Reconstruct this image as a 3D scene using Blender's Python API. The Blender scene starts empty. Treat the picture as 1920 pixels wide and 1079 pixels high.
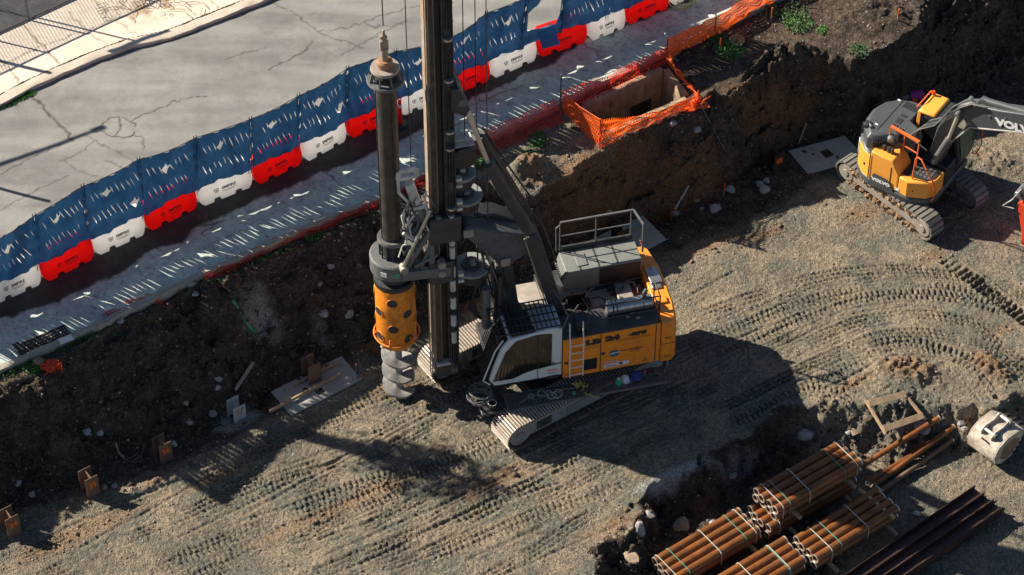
import bpy, bmesh, math, random
import numpy as np
from mathutils import Vector, Matrix
from mathutils.geometry import delaunay_2d_cdt
random.seed(7); rng = np.random.default_rng(7)
S = bpy.context.scene; COL = S.collection
rad = math.radians

# ---------------------------------------------------------------- camera
PITCH = rad(46); F = 5178.0; D0 = 83.0
CY, CZ = -D0*math.cos(PITCH), D0*math.sin(PITCH)
def ray(u, v):
    u -= 960; v -= 539.5
    return Vector((u, F*math.cos(PITCH)-v*math.sin(PITCH), -(F*math.sin(PITCH)+v*math.cos(PITCH))))/F
def at(u, v, z):                       # survey point: photo point at a known height -> world
    r = ray(u, v); t = (z-CZ)/r.z
    return Vector((r.x*t, CY+r.y*t, z))
def on_plane(u, v, p, ang):
    n = Vector((-math.sin(ang), math.cos(ang), 0)); r = ray(u, v); C = Vector((0, CY, CZ))
    t = (Vector(p)-C).dot(n)/r.dot(n)
    return C+r*t
cam = bpy.data.cameras.new('camera'); co = bpy.data.objects.new('camera', cam); COL.objects.link(co)
co.location = (0, CY, CZ); co.rotation_euler = (rad(90)-PITCH, 0, 0)
cam.sensor_width = 36; cam.lens = 36*F/1920; cam.clip_end = 2000; cam.clip_start = 1
S.camera = co
S.render.resolution_x = 1024; S.render.resolution_y = 575

# ---------------------------------------------------------------- light
SUN_EL, SUN_AZ = rad(35), rad(-19.5)   # light travels along SUN_AZ
W = bpy.data.worlds.new('World'); S.world = W; W.use_nodes = True
nt = W.node_tree; bg = nt.nodes['Background']
sky = nt.nodes.new('ShaderNodeTexSky'); sky.sky_type = 'NISHITA'; sky.sun_disc = False
sky.sun_elevation = SUN_EL; sky.ozone_density = 1.0; sky.air_density = .75; sky.dust_density = .4
L = Vector((math.cos(SUN_AZ)*math.cos(SUN_EL), math.sin(SUN_AZ)*math.cos(SUN_EL), -math.sin(SUN_EL)))
sky.sun_rotation = math.atan2(-L.x, -L.y)
nt.links.new(sky.outputs[0], bg.inputs[0]); bg.inputs[1].default_value = 0.05
sl = bpy.data.lights.new('sun', 'SUN'); sl.energy = 5.0; sl.angle = rad(0.5); sl.color = (1, .91, .78)
so = bpy.data.objects.new('sun', sl); COL.objects.link(so)
so.rotation_euler = L.to_track_quat('-Z', 'Y').to_euler(); so.location = (-30, 10, 40)
S.view_settings.view_transform = 'Standard'; S.view_settings.look = 'None'
S.view_settings.exposure = 0.98; S.view_settings.gamma = 1

# ---------------------------------------------------------------- helpers
def tag(o, label=None, cat=None, group=None, kind=None):
    if label: o['label'] = label
    if cat: o['category'] = cat
    if group: o['group'] = group
    if kind: o['kind'] = kind
    return o
def thing(name, label, cat, loc=(0, 0, 0), rz=0, group=None):
    o = bpy.data.objects.new(name, None); COL.objects.link(o)
    o.location = loc; o.rotation_euler = (0, 0, rz); o.empty_display_size = .3
    return tag(o, label, cat, group)
class MB:
    def __init__(s): s.v = []; s.f = []; s.uv = None
    def add(s, vs, fs):
        b = len(s.v); s.v += [tuple(x) for x in vs]; s.f += [tuple(i+b for i in q) for q in fs]; return s
    def box(s, c, d, R=None, taper=1.0):
        c = Vector(c); vs = []
        for z in (-.5, .5):
            k = taper if z > 0 else 1
            for x, y in ((-.5, -.5), (.5, -.5), (.5, .5), (-.5, .5)):
                p = Vector((x*d[0]*k, y*d[1]*k, z*d[2]))
                vs.append(c+(R@p if R else p))
        return s.add(vs, [(0, 3, 2, 1), (4, 5, 6, 7), (0, 1, 5, 4), (1, 2, 6, 5), (2, 3, 7, 6), (3, 0, 4, 7)])
    def bb(s, x0, x1, y0, y1, z0, z1):
        return s.box(((x0+x1)/2, (y0+y1)/2, (z0+z1)/2), (x1-x0, y1-y0, z1-z0))
    def bar(s, a, b, w, h=None, up=(0, 0, 1)):
        a = Vector(a); b = Vector(b); t = (b-a); l = t.length; t = t.normalized(); up = Vector(up)
        if abs(t.dot(up)) > .97: up = Vector((1, 0, 0))
        y = up.cross(t).normalized(); z = t.cross(y)
        R = Matrix((t, y, z)).transposed()
        return s.box((a+b)/2, (l, w, h or w), R)
    def cyl(s, a, b, r, r1=None, n=16, caps=True):
        a = Vector(a); b = Vector(b); t = (b-a).normalized()
        u = t.orthogonal().normalized(); w = t.cross(u); r1 = r if r1 is None else r1
        vs = []
        for p, q in ((a, r), (b, r1)):
            for i in range(n):
                th = 2*math.pi*i/n; vs.append(p+(u*math.cos(th)+w*math.sin(th))*q)
        fs = [(i, (i+1) % n, n+(i+1) % n, n+i) for i in range(n)]
        if caps: fs += [tuple(range(n-1, -1, -1)), tuple(range(n, 2*n))]
        return s.add(vs, fs)
    def pipe(s, a, b, r, ri, n=20):
        a = Vector(a); b = Vector(b); t = (b-a).normalized(); u = t.orthogonal().normalized(); w = t.cross(u)
        vs = []
        for p, q in ((a, r), (b, r), (b, ri), (a, ri)):
            for i in range(n):
                th = 2*math.pi*i/n; vs.append(p+(u*math.cos(th)+w*math.sin(th))*q)
        fs = []
        for k in range(4):
            for i in range(n):
                j = (i+1) % n; k2 = (k+1) % 4
                fs.append((k*n+i, k*n+j, k2*n+j, k2*n+i))
        return s.add(vs, fs)
    def tube(s, pts, r, n=6):
        pts = [Vector(p) for p in pts]; vs = []; N = len(pts); u = None
        for i, p in enumerate(pts):
            t = (pts[min(i+1, N-1)]-pts[max(i-1, 0)])
            t = t.normalized() if t.length > 1e-9 else Vector((0, 0, 1))
            u = t.orthogonal().normalized() if u is None else (u-t*u.dot(t)).normalized()
            w = t.cross(u)
            rr = r[i] if isinstance(r, (list, tuple)) else r
            for k in range(n):
                th = 2*math.pi*k/n; vs.append(p+(u*math.cos(th)+w*math.sin(th))*rr)
        fs = [(i*n+k, i*n+(k+1) % n, (i+1)*n+(k+1) % n, (i+1)*n+k) for i in range(N-1) for k in range(n)]
        fs += [tuple(range(n-1, -1, -1)), tuple(range((N-1)*n, N*n))]
        return s.add(vs, fs)
    def prism(s, poly, vec):
        vec = Vector(vec); poly = [Vector(p) for p in poly]; n = len(poly)
        return s.add(poly+[p+vec for p in poly], [tuple(range(n-1, -1, -1)), tuple(range(n, 2*n))]+[(i, (i+1) % n, n+(i+1) % n, n+i) for i in range(n)])
    def lathe(s, prof, c, n=32):
        c = Vector(c); vs = []; m = len(prof)
        for r, z in prof:
            for i in range(n):
                th = 2*math.pi*i/n; vs.append(c+Vector((r*math.cos(th), r*math.sin(th), z)))
        fs = [(k*n+i, k*n+(i+1) % n, (k+1)*n+(i+1) % n, (k+1)*n+i) for k in range(m-1) for i in range(n)]
        return s.add(vs, fs)
    def torus(s, c, ax, R, r, n=28, m=8):
        c = Vector(c); ax = Vector(ax).normalized(); u = ax.orthogonal().normalized(); w = ax.cross(u); vs = []
        for i in range(n):
            th = 2*math.pi*i/n; d = u*math.cos(th)+w*math.sin(th)
            for k in range(m):
                ph = 2*math.pi*k/m; vs.append(c+d*(R+r*math.cos(ph))+ax*(r*math.sin(ph)))
        return s.add(vs, [(i*m+k, ((i+1) % n)*m+k, ((i+1) % n)*m+(k+1) % m, i*m+(k+1) % m) for i in range(n) for k in range(m)])
    def mesh(s, name, mat, smooth=True, ang=35):
        me = bpy.data.meshes.new(name); me.from_pydata(s.v, [], s.f)
        for m in (mat if isinstance(mat, (list, tuple)) else [mat]): me.materials.append(m)
        if s.uv is not None:
            ul = me.uv_layers.new(name='UVMap')
            idx = np.zeros(len(me.loops), dtype=np.int32); me.loops.foreach_get('vertex_index', idx)
            ul.data.foreach_set('uv', np.array(s.uv, dtype=np.float32)[idx].ravel())
        me.update()
        if smooth:
            me.polygons.foreach_set('use_smooth', [True]*len(me.polygons)); me.set_sharp_from_angle(angle=rad(ang))
        return me
    def build(s, name, mat, parent=None, bevel=0, smooth=True, label=None, ang=35):
        bm = bmesh.new(); me = s.mesh(name, mat, smooth, ang)
        o = bpy.data.objects.new(name, me); COL.objects.link(o)
        if s.uv is None:
            bm.from_mesh(me); bmesh.ops.recalc_face_normals(bm, faces=bm.faces); bm.to_mesh(me)
        bm.free()
        if parent: o.parent = parent
        if bevel:
            m = o.modifiers.new('bevel', 'BEVEL'); m.width = bevel; m.segments = 2; m.limit_method = 'ANGLE'; m.angle_limit = rad(40)
            m.harden_normals = False
        if label: o['label'] = label
        return o
def copy_tree(o, parent=None):
    c = o.copy(); COL.objects.link(c)
    if parent: c.parent = parent; c.matrix_parent_inverse = o.matrix_parent_inverse.copy()
    for ch in list(o.children): copy_tree(ch, c)
    return c
def text(body, size, mat, parent, M, name='lettering', ext=.003, bold=.0, sx=1.0, align='CENTER'):
    cu = bpy.data.curves.new('txt', 'FONT'); cu.body = body; cu.size = size; cu.extrude = ext; cu.offset = bold
    cu.align_x = align; cu.align_y = 'CENTER'; cu.resolution_u = 3
    o = bpy.data.objects.new('txt', cu); COL.objects.link(o)
    bpy.context.view_layer.update()
    me = bpy.data.meshes.new_from_object(o.evaluated_get(bpy.context.evaluated_depsgraph_get()))
    bpy.data.objects.remove(o); me.materials.clear(); me.materials.append(mat)
    me.transform(Matrix.Diagonal((sx, 1, 1, 1))); me.name = name
    t = bpy.data.objects.new(name, me); COL.objects.link(t)
    if parent: t.parent = parent
    t.matrix_local = M
    return t
def frame(o, x, z):           # matrix: local x=right, local z=normal
    x = Vector(x).normalized(); z = Vector(z).normalized(); y = z.cross(x).normalized(); x = y.cross(z)
    M = Matrix((x, y, z)).transposed().to_4x4(); M.translation = Vector(o); return M

# ---------------------------------------------------------------- materials
def nodes(m): return m.node_tree.nodes, m.node_tree.links
MATS = {}
def paint(name, col, rough=.5, metal=0., var=.15, scale=2.5, dirt=(.16, .12, .08), amt=.25, dscale=4., bump=.05, bscale=30., trans=0., spec=.5, alpha=None):
    m = bpy.data.materials.new(name); m.use_nodes = True; N, K = nodes(m); b = N['Principled BSDF']
    tc = N.new('ShaderNodeTexCoord')
    n1 = N.new('ShaderNodeTexNoise'); n1.inputs['Scale'].default_value = scale; n1.inputs['Detail'].default_value = 6; n1.inputs['Roughness'].default_value = .65
    n2 = N.new('ShaderNodeTexNoise'); n2.inputs['Scale'].default_value = dscale; n2.inputs['Detail'].default_value = 10; n2.inputs['Roughness'].default_value = .75
    oi = N.new('ShaderNodeObjectInfo'); vm = N.new('ShaderNodeVectorMath'); vm.operation = 'MULTIPLY_ADD'
    K.new(oi.outputs['Random'], vm.inputs[0]); vm.inputs[1].default_value = (37, 23, 51); K.new(tc.outputs['Object'], vm.inputs[2])
    for n in (n1, n2): K.new(vm.outputs[0], n.inputs['Vector'])
    mr = N.new('ShaderNodeMapRange'); mr.inputs[1].default_value = .3; mr.inputs[2].default_value = .7
    mr.inputs[3].default_value = 1-var; mr.inputs[4].default_value = 1+var*.6; K.new(n1.outputs[0], mr.inputs[0])
    mul = N.new('ShaderNodeMix'); mul.data_type = 'RGBA'; mul.blend_type = 'MULTIPLY'; mul.inputs[0].default_value = 1
    mul.inputs[6].default_value = (*col, 1); K.new(mr.outputs[0], mul.inputs[7])
    r2 = N.new('ShaderNodeMapRange'); r2.inputs[1].default_value = .62-amt*.45; r2.inputs[2].default_value = .82-amt*.35
    K.new(n2.outputs[0], r2.inputs[0]); r2.inputs[4].default_value = min(1, .35+amt)
    mx = N.new('ShaderNodeMix'); mx.data_type = 'RGBA'; mx.inputs[7].default_value = (*dirt, 1)
    K.new(r2.outputs[0], mx.inputs[0]); K.new(mul.outputs[2], mx.inputs[6]); K.new(mx.outputs[2], b.inputs['Base Color'])
    b.inputs['Roughness'].default_value = rough; b.inputs['Metallic'].default_value = metal
    b.inputs['Specular IOR Level'].default_value = spec
    rr = N.new('ShaderNodeMapRange'); rr.inputs[3].default_value = rough; rr.inputs[4].default_value = .9
    K.new(r2.outputs[0], rr.inputs[0]); K.new(rr.outputs[0], b.inputs['Roughness'])
    if bump:
        n3 = N.new('ShaderNodeTexNoise'); n3.inputs['Scale'].default_value = bscale; n3.inputs['Detail'].default_value = 4
        K.new(tc.outputs['Object'], n3.inputs['Vector'])
        bp = N.new('ShaderNodeBump'); bp.inputs['Strength'].default_value = bump*4; bp.inputs['Distance'].default_value = .02
        K.new(n3.outputs[0], bp.inputs['Height']); K.new(bp.outputs[0], b.inputs['Normal'])
    out = N['Material Output']
    if trans:
        t = N.new('ShaderNodeBsdfTranslucent'); K.new(mx.outputs[2], t.inputs[0]); ms = N.new('ShaderNodeMixShader')
        ms.inputs[0].default_value = trans; K.new(b.outputs[0], ms.inputs[1]); K.new(t.outputs[0], ms.inputs[2]); K.new(ms.outputs[0], out.inputs[0])
    MATS[name] = m; return m
def lattice(name, col, cx, cy, wx, wy, base=None, wob=.0, rough=.6, trans=.3, floor=0.):
    """perforated sheet: strands wx/wy wide on a cx/cy grid in uv metres"""
    m = base or paint(name, col, rough, amt=.12, bump=0, trans=trans); N, K = nodes(m)
    out = N['Material Output']; src = out.inputs[0].links[0].from_socket
    uv = N.new('ShaderNodeUVMap'); sp = N.new('ShaderNodeSeparateXYZ'); K.new(uv.outputs[0], sp.inputs[0])
    res = []
    for k, c, w in ((0, cx, wx), (1, cy, wy)):
        md = N.new('ShaderNodeMath'); md.operation = 'PINGPONG'; md.inputs[1].default_value = c/2; K.new(sp.outputs[k], md.inputs[0])
        lt = N.new('ShaderNodeMath'); lt.operation = 'LESS_THAN'; lt.inputs[1].default_value = w/2; K.new(md.outputs[0], lt.inputs[0]); res.append(lt)
    mx = N.new('ShaderNodeMath'); mx.operation = 'MAXIMUM'; K.new(res[0].outputs[0], mx.inputs[0]); K.new(res[1].outputs[0], mx.inputs[1])
    fl = N.new('ShaderNodeMath'); fl.operation = 'MAXIMUM'; fl.inputs[1].default_value = floor; K.new(mx.outputs[0], fl.inputs[0])
    tr = N.new('ShaderNodeBsdfTransparent'); ms = N.new('ShaderNodeMixShader')
    K.new(fl.outputs[0], ms.inputs[0]); K.new(tr.outputs[0], ms.inputs[1]); K.new(src, ms.inputs[2]); K.new(ms.outputs[0], out.inputs[0])
    return m
ORANGE = paint('machine orange paint', (.92, .29, .028), .36, var=.1, amt=.22, dirt=(.2, .13, .07), bump=.01)
YELL = paint('excavator yellow paint', (.88, .37, .055), .35, var=.06, amt=.1, dirt=(.35, .25, .14), bump=.01)
CASE = paint('casing driver orange', (.82, .25, .015), .5, var=.25, scale=5, amt=.32, dirt=(.09, .05, .03), bump=.05)
BLACK = paint('black steel', (.03, .03, .032), .5, amt=.22, dirt=(.10, .08, .06))
DARK = paint('dark grey machine steel', (.038, .04, .043), .42, var=.3, amt=.3, dirt=(.13, .10, .075))
FRAMEG = paint('track frame grey', (.24, .25, .25), .55, amt=.35, dirt=(.12, .09, .07))
GREY = paint('mid grey machine steel', (.12, .125, .125), .5, amt=.3, dirt=(.17, .14, .11))
VGREY = paint('charcoal excavator paint', (.07, .077, .08), .42, var=.08, amt=.14, dirt=(.22, .19, .15), bump=.01)
BOX = paint('olive grey housing', (.19, .20, .18), .5, amt=.25, dirt=(.1, .08, .06))
PLATE = paint('worn tread plate', (.36, .32, .27), .55, metal=.2, var=.35, scale=8, amt=.35, dirt=(.12, .08, .05))
KELLY = paint('greasy kelly steel', (.075, .068, .06), .42, metal=.3, var=.5, scale=3, amt=.4, dirt=(.05, .035, .025))
MASTB = paint('rusty mast rail', (.34, .26, .19), .55, var=.3, amt=.3, dirt=(.1, .06, .04))
CHROME = paint('bright steel', (.5, .5, .48), .3, metal=.8, var=.3, amt=.25, bump=0)
RODM = paint('cylinder rod', (.62, .57, .48), .35, metal=.55, amt=.1, bump=0)
WHITE = paint('cab white paint', (.62, .66, .66), .38, var=.06, amt=.12, dirt=(.3, .27, .22), bump=0)
OFFW = paint('faded white paint', (.6, .57, .52), .6, var=.25, amt=.3)
BUCK = paint('scuffed cream paint', (.52, .46, .38), .65, var=.35, scale=3, amt=.45, dirt=(.22, .16, .11), bump=.1)
FADE = paint('faded red spray', (.42, .25, .22), .8, amt=.3, bump=0)
LIME = paint('limed auger steel', (.36, .35, .335), .55, metal=.25, var=.4, scale=6, amt=.5, dirt=(.2, .17, .14), bump=.15)
SHOE = paint('track steel', (.42, .36, .30), .55, metal=.25, var=.3, scale=6, amt=.42, dirt=(.20, .13, .08), dscale=7, bump=.08)
GROUS = paint('polished grouser steel', (.55, .49, .42), .5, metal=.2, var=.3, scale=6, amt=.3, dirt=(.2, .13, .08), bump=0)
BELT = paint('muddy track plates', (.20, .145, .10), .85, var=.35, scale=7, amt=.45, dirt=(.07, .05, .035), dscale=9, bump=.2)
VSHOE = paint('excavator track steel', (.19, .18, .155), .6, metal=.1, var=.25, scale=5, amt=.3, dirt=(.12, .09, .06), dscale=7, bump=.08)
MUD = paint('caked mud', (.28, .18, .10), .95, var=.4, scale=12, amt=.3, dirt=(.12, .08, .05), bump=.5, bscale=18)
RUBBER = paint('hose rubber', (.025, .025, .027), .45, amt=.15)
GLASS = paint('tinted glass', (.012, .012, .012), .08, var=.1, amt=.06, dirt=(.06, .05, .03), bump=0)
GLASSG = paint('green cab glass', (.03, .09, .05), .1, var=.6, scale=6, amt=.15, dirt=(.15, .16, .12), bump=0)
REDP = paint('safety red', (.75, .07, .02), .45, var=.1, amt=.1, bump=0)
ORSP = paint('orange spray', (.75, .14, .02), .8, var=.1, amt=.05, bump=0)
RUST = paint('rusted pipe', (.23, .080, .018), .38, metal=.15, var=.45, scale=2.2, amt=.32, dirt=(.055, .03, .02), dscale=3.5, bump=.12, bscale=22)
RUST2 = paint('dark mill steel', (.055, .034, .027), .42, metal=.3, var=.4, scale=2, amt=.3, dirt=(.16, .07, .04), bump=.06)
BEAM = paint('weathered pile steel', (.18, .105, .068), .6, metal=.1, var=.4, scale=4, amt=.35, dirt=(.12, .08, .06), bump=.1)
BEAMW = paint('limed pile steel', (.42, .42, .40), .8, var=.25, scale=5, amt=.2, dirt=(.2, .16, .12), bump=.1)
WOOD = paint('sawn timber', (.42, .29, .17), .75, var=.3, scale=6, amt=.25, dirt=(.18, .12, .08), bump=.1)
WOODG = paint('grey weathered timber', (.33, .29, .24), .8, var=.3, scale=6, amt=.25, bump=.1)
PLY = paint('weathered plywood', (.34, .33, .29), .8, var=.3, scale=4, amt=.25, dirt=(.16, .12, .09), bump=.06)
BRED = paint('red barrier plastic', (.85, .03, .015), .4, var=.12, dirt=(.5, .12, .08), amt=.14, bump=0, trans=.55)
BWHI = paint('white barrier plastic', (.88, .87, .84), .4, var=.08, amt=.14, dirt=(.5, .46, .4), bump=0, trans=.55)
INK = paint('black ink', (.03, .03, .035), .6, amt=0, bump=0)
INKR = paint('maroon ink', (.16, .01, .02), .6, amt=0, bump=0)
WINK = paint('white lettering', (.8, .8, .78), .5, amt=0, bump=0)
CONC = paint('form marked concrete', (.44, .31, .19), .85, var=.35, scale=3, amt=.4, dirt=(.17, .12, .08), bump=.2)
KERBM = paint('kerb concrete', (.42, .38, .32), .85, var=.25, scale=4, amt=.35, dirt=(.14, .12, .09), bump=.3)
STONE = paint('grey stone', (.36, .34, .32), .85, var=.3, scale=6, amt=.3, bump=.3)
STONEB = paint('brown stone', (.36, .26, .18), .85, var=.3, scale=6, amt=.3, bump=.3)
LEAF = paint('weed leaves', (.055, .19, .03), .6, var=.5, scale=9, amt=.2, dirt=(.20, .22, .05), bump=0, trans=.35)
LEAFD = paint('dark weed leaves', (.035, .10, .03), .6, var=.5, scale=9, amt=.2, dirt=(.10, .13, .05), bump=0, trans=.3)
TWINE = paint('green strapping', (.10, .34, .26), .4, var=.1, amt=.05, bump=0)
STRAPW = paint('pale strapping', (.55, .62, .56), .4, var=.1, amt=.05, bump=0)
BLUEM = paint('navy blue fabric', (.03, .045, .22), .8, amt=.1)
HIVIS = paint('yellow webbing', (.38, .42, .07), .7, amt=.2)
GREENP = paint('green plastic', (.03, .35, .16), .4, amt=.05)
PINKM = paint('purple drum plastic', (.30, .03, .22), .4, amt=.2)
PAPER = paint('white sheet', (.72, .72, .70), .8, amt=.08)
BARK = paint('bark', (.12, .09, .06), .9, amt=.2)
# ---------------------------------------------------------------- ground (numpy height field)
HS = 2.8; HB = 2.66; LOW = -1.1
def w2(pts, z): return np.array([at(u, v, z)[:2] for u, v in pts])
def hash2(ix, iy, s):
    h = (ix.astype(np.int64)*374761393+iy.astype(np.int64)*668265263+s*1442695041) & 0x7fffffff
    h = ((h ^ (h >> 13))*1274126177) & 0x7fffffff
    return ((h ^ (h >> 16)) & 0xffff)/65535.0
def vnoise(x, y, s=0):
    ix = np.floor(x); iy = np.floor(y); fx = x-ix; fy = y-iy
    fx = fx*fx*(3-2*fx); fy = fy*fy*(3-2*fy); ix = ix.astype(np.int64); iy = iy.astype(np.int64)
    a = hash2(ix, iy, s); b = hash2(ix+1, iy, s); c = hash2(ix, iy+1, s); d = hash2(ix+1, iy+1, s)
    return (a+(b-a)*fx)*(1-fy)+(c+(d-c)*fx)*fy
def fbm(x, y, f, o=4, s=0, g=.5):
    r = 0; a = 1; t = 0
    for k in range(o):
        r = r+a*vnoise(x*f+13.7*k, y*f-7.3*k, s+k); t += a; a *= g; f *= 2.03
    return r/t
def dist_poly(x, y, P, closed=False):
    d = np.full(x.shape, 1e9)
    n = len(P)
    for i in range(n if closed else n-1):
        a = P[i]; b = P[(i+1) % n]; e = b-a; l = e@e
        t = np.clip(((x-a[0])*e[0]+(y-a[1])*e[1])/l, 0, 1)
        d = np.minimum(d, np.hypot(x-a[0]-t*e[0], y-a[1]-t*e[1]))
    return d
def inside(x, y, P):
    r = np.zeros(x.shape, bool); n = len(P)
    for i in range(n):
        x0, y0 = P[i]; x1, y1 = P[(i+1) % n]
        if y0 == y1: continue
        c = ((y0 > y) != (y1 > y)) & (x < (x1-x0)*(y-y0)/(y1-y0)+x0); r ^= c
    return r
def smooth(t): t = np.clip(t, 0, 1); return t*t*(3-2*t)
def axis(a, b, st, far):
    core = np.arange(a, b+st/2, st); o = []; d = st
    x = b
    while x < far: d *= 1.35; x += d; o.append(x)
    o2 = []; d = st; x = a
    while x > -far: d *= 1.35; x -= d; o2.append(x)
    return np.array(o2[::-1]+list(core)+o)

KERB = w2([(-330, 850), (-150, 770), (0, 690), (200, 600), (380, 512), (560, 432), (720, 365), (870, 282), (1050, 193), (1240, 98), (1450, 0), (1620, -80), (1800, -170)], HS)
BROW = w2([(-330, 880), (-150, 800), (0, 722), (60, 705), (200, 622), (300, 577), (380, 535), (600, 447), (700, 405), (800, 372), (880, 335), (945, 345), (1000, 365), (1060, 330), (1112, 288), (1210, 243), (1312, 203), (1370, 170), (1420, 120), (1470, 75), (1520, 92), (1600, 112), (1655, 92), (1712, 55), (1740, 0), (1790, -70), (1900, -110), (2080, -140)], HB)
TOE = w2([(-330, 1060), (-150, 1000), (-20, 950), (90, 905), (170, 880), (260, 852), (330, 830), (400, 800), (500, 742), (560, 700), (640, 655), (700, 640), (800, 590), (870, 560), (930, 520), (1000, 500), (1080, 462), (1150, 436), (1230, 405), (1300, 377), (1380, 340), (1440, 302), (1500, 272), (1560, 250), (1640, 232), (1710, 205), (1800, 172), (1920, 138), (2100, 100)], 0)
EDGE = w2([(1080, 1200), (1095, 1085), (1120, 1030), (1175, 965), (1255, 908), (1330, 868), (1420, 820), (1500, 765), (1575, 752), (1640, 742), (1740, 748), (1830, 758), (1900, 735), (1990, 700), (2150, 660)], 0)
LOWE = w2([(1170, 1200), (1190, 1095), (1215, 1030), (1290, 985), (1370, 930), (1450, 892), (1510, 872), (1580, 865), (1660, 866), (1740, 862), (1830, 850), (1900, 800), (1990, 765), (2150, 725)], LOW)
FAR = 400
def close_up(P): return np.vstack([P, [[FAR, P[-1][1]+40], [FAR, FAR], [-FAR, FAR], [-FAR, P[0][1]-20]]])
def close_dn(P): return np.vstack([P, [[FAR, P[-1][1]], [FAR, -FAR], [P[0][0], -FAR]]])
STEP = .032
gx = axis(-17.0, 17.4, STEP, 260); gy = axis(-12.2, 13.4, STEP, 260)
X, Y = np.meshgrid(gx, gy)
wx = X+.55*(fbm(X, Y, .9, 3, 5)-.5)+.25*(fbm(X, Y, 3, 2, 6)-.5); wy = Y+.55*(fbm(X, Y, .9, 3, 7)-.5)+.25*(fbm(X, Y, 3, 2, 8)-.5)
wx = X+(wx-X)*1.3; wy = Y+(wy-Y)*1.3; hx = X+(wx-X)*.5; hy = Y+(wy-Y)*.5; ex_ = X+(wx-X)*1.7; ey_ = Y+(wy-Y)*1.7
up = inside(hx, hy, close_up(BROW)); floor_up = inside(hx, hy, close_up(TOE)); lowr = inside(ex_, ey_, close_dn(LOWE)); belowE = inside(ex_, ey_, close_dn(EDGE))
dB = dist_poly(hx, hy, BROW); dT = dist_poly(hx, hy, TOE)
t = dB/(dB+dT+1e-6)
prof = 1-smooth(np.clip(t*1.08, 0, 1))*.55-np.clip(t, 0, 1)*.45
band = (~up) & floor_up
Z = np.zeros(X.shape)
Z[up] = HB; Z[band] = (HB*prof)[band]
dE = dist_poly(ex_, ey_, EDGE); dL = dist_poly(ex_, ey_, LOWE); t2 = dE/(dE+dL+1e-6)
band2 = belowE & ~lowr
Z[band2] = (LOW*smooth(t2))[band2]; Z[lowr] = LOW
slope = np.where(band, np.clip(np.minimum(dB, dT)/.35+.35, 0, 1), 0); slope = np.maximum(slope, np.exp(-dB/.25)*.5*(~up)); slope = np.maximum(slope, np.exp(-dT/.35)*.6)
slope2 = np.where(band2, 1, 0)*np.clip(np.minimum(dE, dL)/.3+.3, 0, 1)
# erosion of the bank: lumps, gullies, clods
n1 = fbm(X, Y, .8, 5, 1); n2 = fbm(X, Y, 3.2, 4, 2); n3 = fbm(X, Y, 9., 3, 3)
rid = 1-np.abs(2*fbm(X*1.0+Y*.2, Y*.7-X*.5, 1.3, 4, 11)-1)
n4 = fbm(X, Y, 5.5, 2, 90)
us_ = X*math.cos(rad(31))+Y*math.sin(rad(31)); strata = fbm(us_*.45, t*3.2, 1.7, 4, 120, .55)
Z += np.where(band, 1, 0)*smooth(t/.12)*smooth((1-t)/.15)*(strata-.5)*1.25*np.where(X > -2.5, 1, .55)
Z += slope*((n1-.5)*1.0+(n2-.5)*.38+(n3-.5)*.14-(rid-.75)*.35+np.maximum(0, n4-.58)*.3)
Z += slope2*((n1-.5)*.5+(n2-.5)*.22+(n3-.5)*.12+np.maximum(0, n4-.58)*.25)
# floor relief
flat = 1-np.maximum(slope, slope2); flat = flat*np.where(belowE | (dE > .35), 1, dE/.35)
ca, sa = math.cos(rad(31)), math.sin(rad(31))
U = X*ca+Y*sa; Vv = -X*sa+Y*ca
Z += flat*(~up)*((n1-.5)*.10+(fbm(U*.28, Vv*1.0, 2.6, 3, 21)-.5)*.055+(n3-.5)*.040+(fbm(X, Y, 16, 2, 4)-.5)*.035+np.maximum(0, fbm(X, Y, 7, 3, 44)-.6)*.10*smooth((fbm(X, Y, .7, 2, 45)-.4)*4))
Z += up*((n1-.5)*.12+(n2-.5)*.08+(n3-.5)*.03)
def mound(u, v, z, ax, ay, h, ang=0, s=0, rough=.6):
    global Z
    c = at(u, v, z); dx = X-c.x; dy = Y-c.y; c_, s_ = math.cos(rad(ang)), math.sin(rad(ang))
    a = (dx*c_+dy*s_)/ax; b = (-dx*s_+dy*c_)/ay
    g = np.exp(-(a*a+b*b)*1.2); Z += h*g*(1-rough+2*rough*fbm(X, Y, 4.5, 4, 31+s)); return g
m_br = mound(1700, 700, 0, 1.2, .6, .42, -10, 1)
m_br = np.maximum(m_br, mound(1850, 690, 0, 1.0, .55, .30, -50, 2))
m_b2 = mound(1840, 300, 0, 1.6, .7, .30, -20, 3)
m_b3 = mound(895, 575, 0, .7, .28, .32, 25, 4); m_b4 = mound(700, 655, 0, .8, .3, .28, 20, 5); m_b5 = mound(690, 705, 0, .5, .25, .15, 20, 6)
m_b6 = mound(290, 905, 0, 1.1, .22, .16, 28, 7); m_b7 = mound(120, 960, 0, 1.0, .3, .15, 28, 8); m_b8 = mound(1240, 990, 0, .9, .6, .25, 40, 9)
m_up = mound(1480, 110, HB, 1.0, .5, .45, 20, 10); mound(1650, 30, HB, 1.6, .9, .3, 0, 11); mound(1000, 320, HB, .8, .5, .35, 30, 12)
for (u, v, a_, b_, h_, g_) in ((1250, 330, .8, .5, -.55, 20), (1150, 350, .9, .3, -.3, 30), (520, 600, .5, .8, -.45, 60), (380, 640, .3, 1.0, -.4, 60), (100, 800, .3, .9, .35, 60), (1330, 250, .35, .5, .4, 60), (1180, 320, .5, .2, .35, 30), (980, 380, .5, .4, .4, 30)):
    mound(u, v, 1.4, a_, b_, h_, g_, int(u) % 50)
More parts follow.
